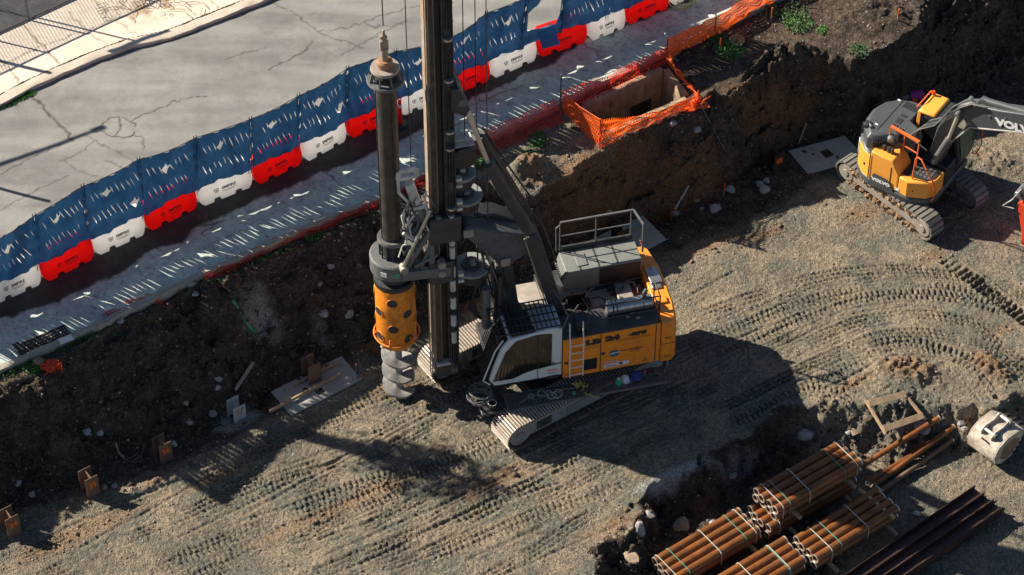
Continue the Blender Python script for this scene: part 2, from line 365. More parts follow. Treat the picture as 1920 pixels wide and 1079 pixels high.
# excavated hole under the concrete chamber
CH = [at(1095, 200, HB), at(1244, 133, HB), at(1282, 182, HB), at(1133, 249, HB)]
chP = np.array([[p.x, p.y] for p in CH]); cc = chP.mean(0)
inn = inside(X, Y, cc+(chP-cc)*1.03); dch = dist_poly(X, Y, chP, True); chz = inside(X, Y, chP)
keep = (dch < .45) & ~chz; Z = np.where(keep, np.maximum(Z, HB-.03-np.clip(dch-.15, 0, 1)*1.2), Z)
Z[inn] = .35
# keep the bank under the street sheets
street_in = inside(X, Y, close_up(KERB)); Z = np.where(street_in, np.minimum(Z, HS-.35), Z)
dK = dist_poly(X, Y, KERB); sel = (~street_in) & (dK < .5); Z = np.where(sel, Z*(smooth(dK/.5))+np.minimum(Z, HS-.06)*(1-smooth(dK/.5)), Z)
# tyre and crawler prints
def prints(path, width, pitch, depth, kind, z=0, fade=.5, seed=0):
    global Z
    P = w2(path, z)
    # resample smooth
    tt = np.linspace(0, len(P)-1, (len(P)-1)*8+1); i0 = np.clip(tt.astype(int), 0, len(P)-2); f = tt-i0
    Pm = np.vstack([2*P[0]-P[1], P, 2*P[-1]-P[-2]]); a, b, c, d = Pm[i0], Pm[i0+1], Pm[i0+2], Pm[i0+3]; f = f[:, None]
    Q = .5*((2*b)+(-a+c)*f+(2*a-5*b+4*c-d)*f**2+(-a+3*b-3*c+d)*f**3)
    x0, y0 = Q.min(0)-width; x1, y1 = Q.max(0)+width
    ix = np.where((gx > x0) & (gx < x1))[0]; iy = np.where((gy > y0) & (gy < y1))[0]
    if len(ix) == 0 or len(iy) == 0: return
    sl_ = (slice(iy[0], iy[-1]+1), slice(ix[0], ix[-1]+1)); x = X[sl_]; y = Y[sl_]
    best = np.full(x.shape, 1e9); s = np.zeros(x.shape); tr = np.zeros(x.shape); acc = 0
    for i in range(len(Q)-1):
        e = Q[i+1]-Q[i]; l = math.hypot(*e); e = e/l
        px = x-Q[i][0]; py = y-Q[i][1]; al = px*e[0]+py*e[1]; ac = -px*e[1]+py*e[0]
        cl = np.clip(al, 0, l); dd = np.hypot(al-cl, ac); m = dd < best
        best[m] = dd[m]; s[m] = (acc+cl)[m]; tr[m] = ac[m]; acc += l
    h = width/2; inw = smooth((h-best)/.06)
    endf = smooth(s/fade)*smooth((acc-s)/fade)
    wear = .18+1.15*smooth((fbm(x, y, .6, 3, 60+seed)-.38)/.25)
    if kind == 'lug':      # chevron-less block tread: two staggered rows
        row = np.floor((tr/width+.5)*2); ph = s/pitch+.5*row+.18*(tr/width)
        lug = (np.abs((ph % 1)-.5) < .33)*(np.abs(((tr/width+.5)*2) % 1-.5) < .43)
        k = .35-1.35*(~(lug > 0))*1.0
    elif kind == 'net':
        k = np.where((np.abs((s/pitch+.35*np.floor(tr/(width/3)+.5)) % 1-.5) > .37) | (np.abs((tr/(width/3)) % 1-.5) > .38), -1.0, .30)
    elif kind == 'bar':
        k = np.where(((s/pitch) % 1) < .42, -1., .25)
    else:                  # fine grouser ribs
        k = np.where(((s/pitch) % 1) < .35, .7, -.35)
    rimm = np.exp(-((best-h-.03)/.05)**2)*.5
    Z[sl_] += 1.15*depth*endf*wear*(k*inw+rimm)*flat[sl_]
LG = [([(60, 1090), (300, 985), (480, 910), (640, 862)], .5, .17, .035), ([(230, 1095), (450, 1000), (640, 922), (770, 875)], .5, .17, .04),
      ([(330, 1100), (560, 1008), (760, 930), (900, 885)], .5, .17, .03), ([(540, 1100), (760, 1010), (960, 925), (1120, 870)], .55, .19, .04), ([(690, 1100), (900, 1012), (1050, 950), (1190, 895)], .5, .17, .035),
      ([(880, 1100), (1000, 1035), (1110, 965), (1210, 925)], .45, .17, .03), ([(20, 1050), (200, 968), (400, 880), (520, 845)], .4, .16, .03),
      ([(1270, 670), (1350, 630), (1500, 572), (1640, 545), (1790, 545), (1935, 590)], .5, .17, .035), ([(1270, 610), (1480, 535), (1640, 507), (1780, 515), (1935, 545)], .5, .17, .035),
      ([(1320, 730), (1500, 630), (1640, 590), (1780, 590), (1880, 650), (1940, 710)], .5, .17, .035), ([(1560, 690), (1660, 645), (1760, 655), (1850, 715), (1890, 790)], .5, .18, .045),
      ([(1260, 500), (1400, 455), (1500, 430)], .45, .16, .025), ([(1240, 550), (1400, 500), (1560, 470)], .45, .16, .02), ([(1500, 735), (1570, 738), (1640, 745)], .5, .17, .05), ([(1480, 790), (1400, 830), (1330, 870)], .5, .17, .04)]
for i, (p_, w_, pi_, d_) in enumerate(LG): prints(p_, w_, pi_, d_*.8, 'lug' if i % 3 == 1 else 'net', seed=i)
prints([(500, 835), (640, 770), (770, 712)], .8, .15, .028, 'rib', seed=30)
prints([(760, 905), (860, 862), (960, 818)], .8, .15, .028, 'rib', seed=31)
prints([(640, 960), (760, 905), (860, 862)], .8, .15, .02, 'rib', seed=32)
prints([(1765, 480), (1850, 545), (1960, 630)], .55, .21, .06, 'bar', seed=33, fade=.3)
prints([(1580, 740), (1680, 745), (1780, 760), (1850, 800)], .5, .17, .03, 'lug', seed=36)
for k, R_ in enumerate((1.75, 2.35, 3.0, 3.75, 4.6, 5.5)):      # turning circles of loaders round the spoil heap
    c = at(1735, 768, 0); P = [(c.x+R_*1.12*math.cos(rad(a)), c.y+R_*math.sin(rad(a))) for a in range(5, 128, 9)]; e_ = P[-1]; d_ = np.array(P[-1])-np.array(P[-2]); an = math.atan2(d_[1], d_[0])
    for q in range(1, 8): an += rad(4.5-1.0*q) if an < rad(214) else 0; e_ = (e_[0]+.75*math.cos(an), e_[1]+.75*math.sin(an)); P.append(e_)
    pth = np.array(P); w2_ = w2; w2 = lambda p, z: p
    prints(pth, .46, .17, .036, 'lug' if k % 3 == 1 else 'net', seed=40+k); w2 = w2_
    d_ = dist_poly(X, Y, pth); Z -= flat*(~up)*np.exp(-((d_-.30)/.05)**2)*.03*(fbm(X, Y, .8, 2, 88)+.3)
for k in range(13):            # long parallel ruts sweeping along the bank
    v_ = -4.1+k*.47; x0_, x1_ = -15.5+rng.uniform(0, 6), 1.0+rng.uniform(-3, 3)
    P = [(t__*ca-(v_-3.2+.25*math.sin(t__*.35+k))*sa, t__*sa+(v_-3.2+.25*math.sin(t__*.35+k))*ca) for t__ in np.arange(x0_, x1_, 1.2)]
    w2_ = w2; w2 = lambda p, z: p; prints(np.array(P), .42, .165, .022, 'lug' if k % 4 == 1 else 'net', seed=60+k); w2 = w2_
prints([(1765, 480), (1850, 545), (1960, 630)], .6, .22, .085, 'bar', seed=33, fade=.3)
for i in range(60):        # dragged streaks and small ruts across the floor
    u0, v0 = rng.uniform(-50, 1500), rng.uniform(620, 1100)
    a_ = at(u0, v0, 0); an = rad(rng.uniform(24, 38)); l_ = rng.uniform(2, 7)
    P = np.array([[a_.x, a_.y], [a_.x+l_*math.cos(an), a_.y+l_*math.sin(an)]])
    d_ = dist_poly(X, Y, P); Z -= flat*(~up)*np.exp(-(d_/.05)**2)*.025; Z += flat*(~up)*np.exp(-((d_-.1)/.05)**2)*.012
def tz(x, y):
    i = np.clip(np.searchsorted(gx, x)-1, 0, len(gx)-2); j = np.clip(np.searchsorted(gy, y)-1, 0, len(gy)-2)
    fx = (x-gx[i])/(gx[i+1]-gx[i]); fy = (y-gy[j])/(gy[j+1]-gy[j])
    return (Z[j, i]*(1-fx)+Z[j, i+1]*fx)*(1-fy)+(Z[j+1, i]*(1-fx)+Z[j+1, i+1]*fx)*fy
def ground(u, v, z0=0.):               # where the line of sight meets the ground
    r = ray(u, v); C = Vector((0, CY, CZ)); t0 = (z0+4.2-CZ)/r.z; t1 = (z0-2.5-CZ)/r.z
    ts = np.linspace(t0, t1, 400); px = C.x+r.x*ts; py = C.y+r.y*ts; pz = C.z+r.z*ts
    k = np.argmax(pz < tz(px, py)); return Vector((px[k], py[k], pz[k]))
# colour masks: R brown clay, G pale dust, B dark humus bank, darker lower ground, shade painted along the toe
Rm = np.maximum.reduce([m_br, m_b2*.5, m_b3, m_b4, m_b5, m_b6*.7, m_b7*.7, m_b8*.5])
def blob(u, v, z, a_, b_, ang=30):
    c = at(u, v, z); dx = X-c.x; dy = Y-c.y; c_, s_ = math.cos(rad(ang)), math.sin(rad(ang))
    return np.exp(-(((dx*c_+dy*s_)/a_)**2+((-dx*s_+dy*c_)/b_)**2))
for q in ((1090, 400, .6, 1.6, .6), (1270, 330, .8, 1.5, .35), (1000, 380, 1.5, .5, .8), (1180, 330, 1.2, 1.2, .3), (1120, 380, .8, 2.2, .5), (1290, 330, 1., 2.0, .4), (1450, 200, 1.4, 2.0, .4)):
    Rm = np.maximum(Rm, blob(q[0], q[1], q[2], q[3], q[4]))
for q in ((740, 715, 0, 1.0, .8), (930, 900, 0, 2., .5), (640, 950, 0, 3.5, .35), (150, 1000, 0, 3, .5), (400, 900, 0, 1.5, .3), (1330, 460, 0, 2.0, .4), (1430, 440, 0, 1.2, .3), (1620, 400, 0, 1.0, .5), (1150, 985, 0, 1.2, .4), (1750, 480, 0, .8, .4), (1880, 620, 0, .8, .3), (1600, 720, 0, 1.0, .3)):
    Rm = np.maximum(Rm, .75*blob(*q))
Gm = np.maximum.reduce([blob(440, 785, 0, .9, .5), .8*blob(490, 600, 1.3, .8, .7), blob(1260, 890, 0, 1.6, .25), .6*blob(600, 575, 1.6, .4, .6), .7*blob(1380, 860, -.3, 1.4, .3), .35*blob(1330, 300, 1.3, .3, .8)])
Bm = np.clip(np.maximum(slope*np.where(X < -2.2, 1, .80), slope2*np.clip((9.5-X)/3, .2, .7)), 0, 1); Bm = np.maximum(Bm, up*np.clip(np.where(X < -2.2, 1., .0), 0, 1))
Bm = np.maximum(Bm, lowr*np.clip((10.2-X)/2.5, .12, 1)); Bm = np.maximum(Bm, band2*np.clip((9.5-X)/3, .2, .72)); Bm = np.maximum(Bm, np.exp(-(dT/.9)**2)*.8*(~up)); Bm = np.maximum(Bm, .9*(X > 1.8)*(Y > 4.0)*np.clip((dT+.0)/1., .5, 1)*(floor_up))  # darker lower ground; right-hand bank foot darkened to deepen its shade
Bm = np.maximum(Bm, .95*np.exp(-(dT/1.7)**4)*(~up)*smooth((X-2.5)/2))  # bank's cast shadow put into the floor colour beyond the toe
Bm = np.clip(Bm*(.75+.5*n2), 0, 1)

def ground_material():
    m = bpy.data.materials.new('pit soil'); m.use_nodes = True; N, K = nodes(m); b = N['Principled BSDF']
    tc = N.new('ShaderNodeTexCoord'); P = tc.outputs['Object']
    at_ = N.new('ShaderNodeAttribute'); at_.attribute_name = 'mask'; sp = N.new('ShaderNodeSeparateColor'); K.new(at_.outputs['Color'], sp.inputs[0])
    def noise(sc, det=6, ro=.6, vec=P):
        n = N.new('ShaderNodeTexNoise'); n.inputs['Scale'].default_value = sc; n.inputs['Detail'].default_value = det; n.inputs['Roughness'].default_value = ro; K.new(vec, n.inputs['Vector']); return n.outputs[0]
    def mr(x, a, b_, c=0, d=1):
        n = N.new('ShaderNodeMapRange'); K.new(x, n.inputs[0])
        for i, q in zip((1, 2, 3, 4), (a, b_, c, d)): n.inputs[i].default_value = q
        return n.outputs[0]
    def mix(f, a, b_, mode='MIX'):
        n = N.new('ShaderNodeMix'); n.data_type = 'RGBA'; n.blend_type = mode
        for s_, q in ((0, f), (6, a), (7, b_)):
            if isinstance(q, tuple): n.inputs[s_].default_value = (*q, 1)
            elif isinstance(q, (int, float)): n.inputs[s_].default_value = q
            else: K.new(q, n.inputs[s_])
        return n.outputs[2]
    def math_(op, a, b_):
        n = N.new('ShaderNodeMath'); n.operation = op
        for i, q in ((0, a), (1, b_)):
            if isinstance(q, (int, float)): n.inputs[i].default_value = q
            else: K.new(q, n.inputs[i])
        return n.outputs[0]
    base = mix(mr(noise(.55, 5), .40, .60), (.165, .148, .116), (.31, .25, .172))
    base = mix(mr(noise(.8, 9, .72), .48, .60, 0, .85), base, (.145, .152, .125))
    base = mix(mr(noise(2.6, 9, .75), .52, .66, 0, .7), base, (.37, .30, .215))
    base = mix(mr(noise(5.0, 8, .8), .52, .68, 0, .6), base, (.085, .075, .055))
    wob = math_('ADD', sp.outputs[0], mr(noise(2.2, 8, .7), 0, 1, -.35, .35))
    base = mix(mr(wob, .3, .95, 0, .8), base, (.27, .15, .075))
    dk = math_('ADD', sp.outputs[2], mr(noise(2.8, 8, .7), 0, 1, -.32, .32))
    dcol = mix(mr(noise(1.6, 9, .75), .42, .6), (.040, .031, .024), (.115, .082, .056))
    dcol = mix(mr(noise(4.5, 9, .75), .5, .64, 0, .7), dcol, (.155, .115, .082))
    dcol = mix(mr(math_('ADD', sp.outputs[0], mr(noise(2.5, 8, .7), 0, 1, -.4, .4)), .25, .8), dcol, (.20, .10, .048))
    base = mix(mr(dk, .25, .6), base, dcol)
    gm = math_('ADD', sp.outputs[1], mr(noise(3.5, 8, .7), 0, 1, -.35, .35))
    base = mix(mr(gm, .35, .8, 0, .9), base, (.36, .36, .33))
    vo = N.new('ShaderNodeTexVoronoi'); vo.inputs['Scale'].default_value = 24; K.new(P, vo.inputs['Vector'])
    v2 = N.new('ShaderNodeTexVoronoi'); v2.inputs['Scale'].default_value = 9; K.new(P, v2.inputs['Vector'])
    sc = N.new('ShaderNodeSeparateColor'); K.new(vo.outputs['Color'], sc.inputs[0]); s2 = N.new('ShaderNodeSeparateColor'); K.new(v2.outputs['Color'], s2.inputs[0])
    st = math_('MULTIPLY', mr(sc.outputs[0], .84, .9), mr(vo.outputs['Distance'], .35, .2))
    st2 = math_('MULTIPLY', mr(s2.outputs[0], .965, .985), mr(v2.outputs['Distance'], .38, .3))
    cbv = N.new('ShaderNodeCombineColor')
    for i in range(3): K.new(mr(sc.outputs[1], 0, 1, .62, 1.42), cbv.inputs[i])
    base = mix(1.0, base, cbv.outputs[0], 'MULTIPLY')
    stc = mix(sc.outputs[2], (.42, .39, .34), (.16, .14, .12))
    base = mix(math_('MAXIMUM', math_('MULTIPLY', st, .75), st2), base, stc)
    fine = mr(noise(48, 4, .7), .3, .7, .62, 1.36)
    cmb = N.new('ShaderNodeCombineColor')
    for i in range(3): K.new(fine, cmb.inputs[i])
    base = mix(1.0, base, cmb.outputs[0], 'MULTIPLY')
    K.new(base, b.inputs['Base Color']); b.inputs['Roughness'].default_value = .92; b.inputs['Specular IOR Level'].default_value = .25
    h = math_('ADD', math_('MULTIPLY', noise(30, 6, .7), 1.0), math_('MULTIPLY', mr(vo.outputs['Distance'], 0, .5, 1, 0), .7))
    h = math_('ADD', h, math_('MULTIPLY', noise(9, 6, .7), 1.5))
    bp = N.new('ShaderNodeBump'); bp.inputs['Strength'].default_value = 1.0; bp.inputs['Distance'].default_value = .06; K.new(h, bp.inputs['Height']); K.new(bp.outputs[0], b.inputs['Normal'])
    return m
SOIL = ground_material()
def grid_mesh(name, X, Y, Z, mat, mask=None, keep=None):
    ny, nx = X.shape; me = bpy.data.meshes.new(name)
    idx = np.arange(nx*ny).reshape(ny, nx)
    q = np.stack([idx[:-1, :-1], idx[:-1, 1:], idx[1:, 1:], idx[1:, :-1]], -1).reshape(-1, 4)
    if keep is not None:
        q = q[keep.reshape(-1)[q].all(1)]
    used = np.unique(q); remap = np.full(nx*ny, -1); remap[used] = np.arange(len(used)); q = remap[q]
    co_ = np.stack([X, Y, Z], -1).reshape(-1, 3)[used].astype(np.float32)
    me.vertices.add(len(co_)); me.vertices.foreach_set('co', co_.ravel())
    me.loops.add(q.size); me.loops.foreach_set('vertex_index', q.ravel().astype(np.int32))
    me.polygons.add(len(q)); me.polygons.foreach_set('loop_start', (np.arange(len(q))*4).astype(np.int32))
    me.polygons.foreach_set('loop_total', np.full(len(q), 4, np.int32)); me.polygons.foreach_set('use_smooth', np.ones(len(q), bool))
    me.update(calc_edges=True); me.materials.append(mat)
    if mask is not None:
        c = np.zeros((len(co_), 4), np.float32); c[:, 3] = 1
        for i, mm in enumerate(mask): c[:, i] = mm.reshape(-1)[used]
        a = me.color_attributes.new('mask', 'FLOAT_COLOR', 'POINT'); a.data.foreach_set('color', c.ravel())
    o = bpy.data.objects.new(name, me); COL.objects.link(o); return o
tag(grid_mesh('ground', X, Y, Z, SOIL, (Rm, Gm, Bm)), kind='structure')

# ---------------------------------------------------------------- street
FKERB = w2([(-330, 330), (-150, 262), (0, 203), (56, 172), (104, 150), (167, 122), (250, 91), (320, 76), (345, 67), (419, 37), (512, 0), (640, -50), (900, -140)], HS)
FBACK = FKERB+np.array([-.22, .30])
FENCEL = np.array([[-20.5, 4.84], [-16.07, 8.26], [-13.75, 10.05], [-9.0, 13.72]])
sx = axis(-17.2, 14.5, .045, 120); sy = axis(-9.5, 15.0, .045, 120); SX, SY = np.meshgrid(sx, sy)
sin_ = inside(SX, SY, close_up(KERB)) & ~inside(SX, SY, close_up(FKERB))
def crackmap(paths, z, w, x, y, seed=0):
    a = np.zeros(x.shape); ox = x+.10*(fbm(x, y, 5, 3, 80+seed)-.5)*2; oy = y+.10*(fbm(x, y, 5, 3, 90+seed)-.5)*2
    for it in paths:
        p, ww = (it if isinstance(it, tuple) and isinstance(it[0], list) else (it, w))
        d = dist_poly(ox, oy, w2(p, z)); a = np.maximum(a, np.exp(-(d/max(ww, .026))**2)*min(1, .45+ww/.05))
    return a
RC = [([(62, 180), (95, 215), (112, 235), (137, 262)], .045), ([(180, 243), (205, 222), (228, 219), (252, 232), (252, 250), (238, 256), (215, 257), (190, 248)], .03), ([(222, 222), (226, 240), (212, 256)], .025),
      ([(250, 226), (300, 203), (345, 185), (385, 180)], .025), ([(228, 258), (250, 252), (272, 262), (268, 280)], .02), ([(135, 262), (100, 275), (50, 300), (0, 330)], .018), ([(185, 262), (150, 285), (120, 300)], .015),
      ([(505, 131), (540, 113), (575, 92), (590, 78)], .022), ([(425, 112), (460, 98), (500, 90)], .012), ([(640, 105), (690, 75), (760, 40)], .014), ([(512, 5), (560, 30), (600, 62), (680, 90)], .016), ([(600, 60), (660, 50), (730, 25), (790, 10)], .016),
      ([(680, 42), (700, 52), (760, 45)], .012), ([(345, 68), (372, 62)], .03), ([(0, 395), (60, 360), (130, 330)], .012), ([(200, 300), (240, 320), (300, 305)], .012), ([(110, 300), (170, 330), (250, 340)], .01), ([(160, 255), (200, 275), (250, 300)], .012),
      ([(1090, 75), (1130, 110), (1155, 135), (1180, 160)], .02), ([(165, 440), (190, 480), (200, 520)], .02), ([(240, 455), (290, 462), (350, 430), (420, 415)], .03), ([(265, 400), (280, 450), (300, 470)], .03), ([(380, 370), (400, 420), (380, 440)], .03), ([(560, 300), (620, 330), (640, 350)], .02), ([(100, 480), (95, 530), (110, 570)], .03), ([(740, 180), (780, 240)], .02), ([(870, 150), (900, 190), (980, 160)], .02)]
near_c = ((SX > -17.2) & (SX < 14.5) & (SY > -9.5) & (SY < 15))
cr = crackmap(RC, HS, .03, SX, SY)*near_c
DUST = w2([(-330, 740), (-150, 660), (0, 598), (100, 572), (190, 528), (240, 502), (290, 470), (340, 455), (365, 425), (440, 395), (520, 362), (620, 320), (700, 290), (800, 240), (900, 180), (1000, 130), (1060, 105), (1110, 70), (1150, 62), (1250, 20), (1400, -60), (1600, -150)], HS)
dd = dist_poly(SX, SY, DUST); sg = np.where(inside(SX, SY, close_up(DUST)), -1, 1)
dust = smooth(.5+sg*dd/.14+(fbm(SX, SY, 1.6, 6, 70, .6)-.5)*3.6)
asph = smooth(.5-(dist_poly(SX, SY, w2([(-330, 640), (-28, 575), (170, 470), (367, 375), (565, 292), (745, 205), (918, 135), (1103, 65), (1255, 0), (1500, -110)], HS))*np.where(inside(SX, SY, close_up(w2([(-330, 640), (-28, 575), (170, 470), (367, 375), (565, 292), (745, 205), (918, 135), (1103, 65), (1255, 0), (1500, -110)], HS))), 1, -1)-.2)/.2)
Zr = HS+(fbm(SX, SY, .5, 3, 40)-.5)*.05+(fbm(SX, SY, 6, 3, 41)-.5)*.008-cr*.004-dust*.003
gb = .8*np.exp(-(dist_poly(SX, SY, w2([(120, 290), (200, 265), (260, 260)], HS))/.7)**2)
def street_material():
    m = bpy.data.materials.new('street asphalt'); m.use_nodes = True; N, K = nodes(m); b = N['Principled BSDF']
    tc = N.new('ShaderNodeTexCoord'); P = tc.outputs['Object']; A = N.new('ShaderNodeAttribute'); A.attribute_name = 'mask'; sp = N.new('ShaderNodeSeparateColor'); K.new(A.outputs['Color'], sp.inputs[0])
    def noise(sc, det=6, ro=.6):
        n = N.new('ShaderNodeTexNoise'); n.inputs['Scale'].default_value = sc; n.inputs['Detail'].default_value = det; n.inputs['Roughness'].default_value = ro; K.new(P, n.inputs['Vector']); return n.outputs[0]
    def mr(x, a, b_, c=0, d=1):
        n = N.new('ShaderNodeMapRange'); K.new(x, n.inputs[0])
        for i, q in zip((1, 2, 3, 4), (a, b_, c, d)): n.inputs[i].default_value = q
        return n.outputs[0]
    def mix(f, a, b_, mode='MIX'):
        n = N.new('ShaderNodeMix'); n.data_type = 'RGBA'; n.blend_type = mode
        for s_, q in ((0, f), (6, a), (7, b_)):
            if isinstance(q, tuple): n.inputs[s_].default_value = (*q, 1)
            elif isinstance(q, (int, float)): n.inputs[s_].default_value = q
            else: K.new(q, n.inputs[s_])
        return n.outputs[2]
    # far lane: sun-bleached; near lane: darker resurfaced strip; dust over the gutter
    mp = N.new('ShaderNodeMapping'); mp.inputs['Rotation'].default_value = (0, 0, rad(-33)); mp.inputs['Scale'].default_value = (.18, 1, 1); K.new(P, mp.inputs[0])
    ns = N.new('ShaderNodeTexNoise'); ns.inputs['Scale'].default_value = 1.1; ns.inputs['Detail'].default_value = 4; K.new(mp.outputs[0], ns.inputs['Vector'])
    c = mix(mr(ns.outputs[0], .38, .62), (.16, .157, .148), (.255, .25, .234))
    c = mix(mr(noise(.33, 9, .75), .52, .60, 0, .45), c, (.14, .138, .13))
    c = mix(mr(noise(1.3, 8, .7), .5, .7, 0, .7), c, (.20, .20, .178))
    c = mix(mr(noise(.5, 8, .7), .5, .7, 0, .5), c, (.33, .31, .27))
    vo = N.new('ShaderNodeTexVoronoi'); vo.inputs['Scale'].default_value = 40; K.new(P, vo.inputs['Vector']); s3 = N.new('ShaderNodeSeparateColor'); K.new(vo.outputs['Color'], s3.inputs[0])
    dk = mix(mr(noise(2.5, 8, .7), .4, .7), (.040, .037, .037), (.07, .066, .064))
    c = mix(sp.outputs[2], c, dk)
    du = mix(mr(noise(3, 8, .75), .35, .7), (.56, .64, .58), (.33, .38, .35))
    n_ = mr(noise(7, 9, .8), .52, .64, 1, .25)
    mm = N.new('ShaderNodeMath'); mm.operation = 'MULTIPLY'; K.new(sp.outputs[1], mm.inputs[0]); K.new(n_, mm.inputs[1])
    c = mix(mm.outputs[0], c, du)
    c = mix(mr(s3.outputs[0], 0, 1, 0, .22), c, (.5, .5, .5), 'OVERLAY')
    f = mr(noise(50, 4, .7), .3, .7, .76, 1.22); cb = N.new('ShaderNodeCombineColor')
    for i in range(3): K.new(f, cb.inputs[i])
    c = mix(1.0, c, cb.outputs[0], 'MULTIPLY')
    cf = N.new('ShaderNodeMath'); cf.operation = 'MULTIPLY'; cf.inputs[1].default_value = .95; K.new(sp.outputs[0], cf.inputs[0]); c = mix(cf.outputs[0], c, (.05, .043, .035))
    K.new(c, b.inputs['Base Color']); b.inputs['Roughness'].default_value = .85; b.inputs['Specular IOR Level'].default_value = .3
    bp = N.new('ShaderNodeBump'); bp.inputs['Strength'].default_value = .35; bp.inputs['Distance'].default_value = .01; K.new(noise(70, 4), bp.inputs['Height']); K.new(bp.outputs[0], b.inputs['Normal'])
    return m
ROADM = street_material()
tag(grid_mesh('road', SX, SY, Zr, ROADM, (cr, dust, np.where(sin_, asph, 0)), sin_), kind='structure')
def footpath_material():
    m = paint('footpath concrete', (.68, .58, .47), .85, var=.14, scale=1.2, amt=.10, dirt=(.40, .30, .2), dscale=2.5, bump=.1, bscale=40); N, K = nodes(m); b = N['Principled BSDF']
    s = b.inputs['Base Color'].links[0].from_socket; A = N.new('ShaderNodeAttribute'); A.attribute_name = 'mask'; sp = N.new('ShaderNodeSeparateColor'); K.new(A.outputs['Color'], sp.inputs[0])
    x = N.new('ShaderNodeMix'); x.data_type = 'RGBA'; K.new(sp.outputs[0], x.inputs[0]); K.new(s, x.inputs[6]); x.inputs[7].default_value = (.09, .065, .04, 1)
    y = N.new('ShaderNodeMix'); y.data_type = 'RGBA'; K.new(sp.outputs[1], y.inputs[0]); K.new(x.outputs[2], y.inputs[6]); y.inputs[7].default_value = (.30, .2, .10, 1); K.new(y.outputs[2], b.inputs['Base Color'])
    return m
FPC = [([(42, 48), (80, 85), (122, 130)], .025), ([(0, 110), (30, 145), (52, 172)], .015), ([(125, 18), (165, 62), (230, 100)], .012), ([(175, -2), (205, 25), (245, 60), (290, 78)], .012), ([(385, -20), (400, 5), (420, 28)], .012), ([(45, 163), (120, 129), (240, 80), (345, 58), (395, 36), (480, -2)], .018), ([(-60, 155), (0, 127), (75, 88), (170, 55), (240, 27), (330, -8)], .008)]
ff = inside(SX, SY, close_up(FBACK)) & ~inside(SX, SY, close_up(FENCEL))
fc = crackmap(FPC, HS+.12, .02, SX, SY, 9)*near_c
fm = .8*smooth((fbm(SX, SY, 4, 5, 77)-.45)*4)*np.exp(-(dist_poly(SX, SY, w2([(240, 25), (300, 8), (350, -10)], HS+.12))/.5)**2)
tag(grid_mesh('footpath', SX, SY, HS+.12+(fbm(SX, SY, .8, 3, 55)-.5)*.02-fc*.012, footpath_material(), (fc, fm, fc*0), ff), kind='structure')
LOTM = paint('shaded lot asphalt', (.035, .035, .038), .9, var=.4, scale=1, amt=.3, dirt=(.12, .12, .12), dscale=1.5, bump=.1)  # shade over the lot is put into the asphalt colour
fl = inside(SX, SY, close_up(FENCEL))
tag(grid_mesh('parking_lot', SX, SY, HS+.06+0*SX, LOTM, None, fl), kind='structure')
def ribbon(name, P, w, h, z, mat, jitter=.0, off=0, seed=0):
    """kerb: box section following a polyline"""
    P = [Vector((p[0], p[1], 0)) for p in P]; Q = []
    for a, b in zip(P, P[1:]):
        n = max(1, int((b-a).length/.25)); n = min(n, 160)
        Q += [a.lerp(b, k/n) for k in range(n)]
    Q.append(P[-1]); vs = []; m = MB()
    for i, q in enumerate(Q):
        t_ = (Q[min(i+1, len(Q)-1)]-Q[max(i-1, 0)]).normalized(); n_ = Vector((-t_.y, t_.x, 0))
        j = lambda: rng.uniform(-jitter, jitter)
        for o_, zz in ((off, z-.3), (off, z+h), (off+w*.15, z+h+.012), (off+w, z+h+.01), (off+w, z-.3)):
            vs.append(q+n_*(o_+j()*.5)+Vector((0, 0, zz+(j()*.4 if zz > z else 0))))
    fs = [(i*5+k, i*5+k+1, (i+1)*5+k+1, (i+1)*5+k) for i in range(len(Q)-1) for k in range(4)]
    m.add(vs, fs); return tag(m.build(name, mat), kind='structure')
ribbon('kerb', FKERB[1:-1], .34, .125, HS, paint('pale kerb concrete', (.56, .48, .39), .85, var=.2, scale=2, amt=.15, dirt=(.2, .15, .1), bump=.2), .04)
ribbon('kerb', KERB[1:-1], .16, .06, HS, KERBM, .06, off=-.12)
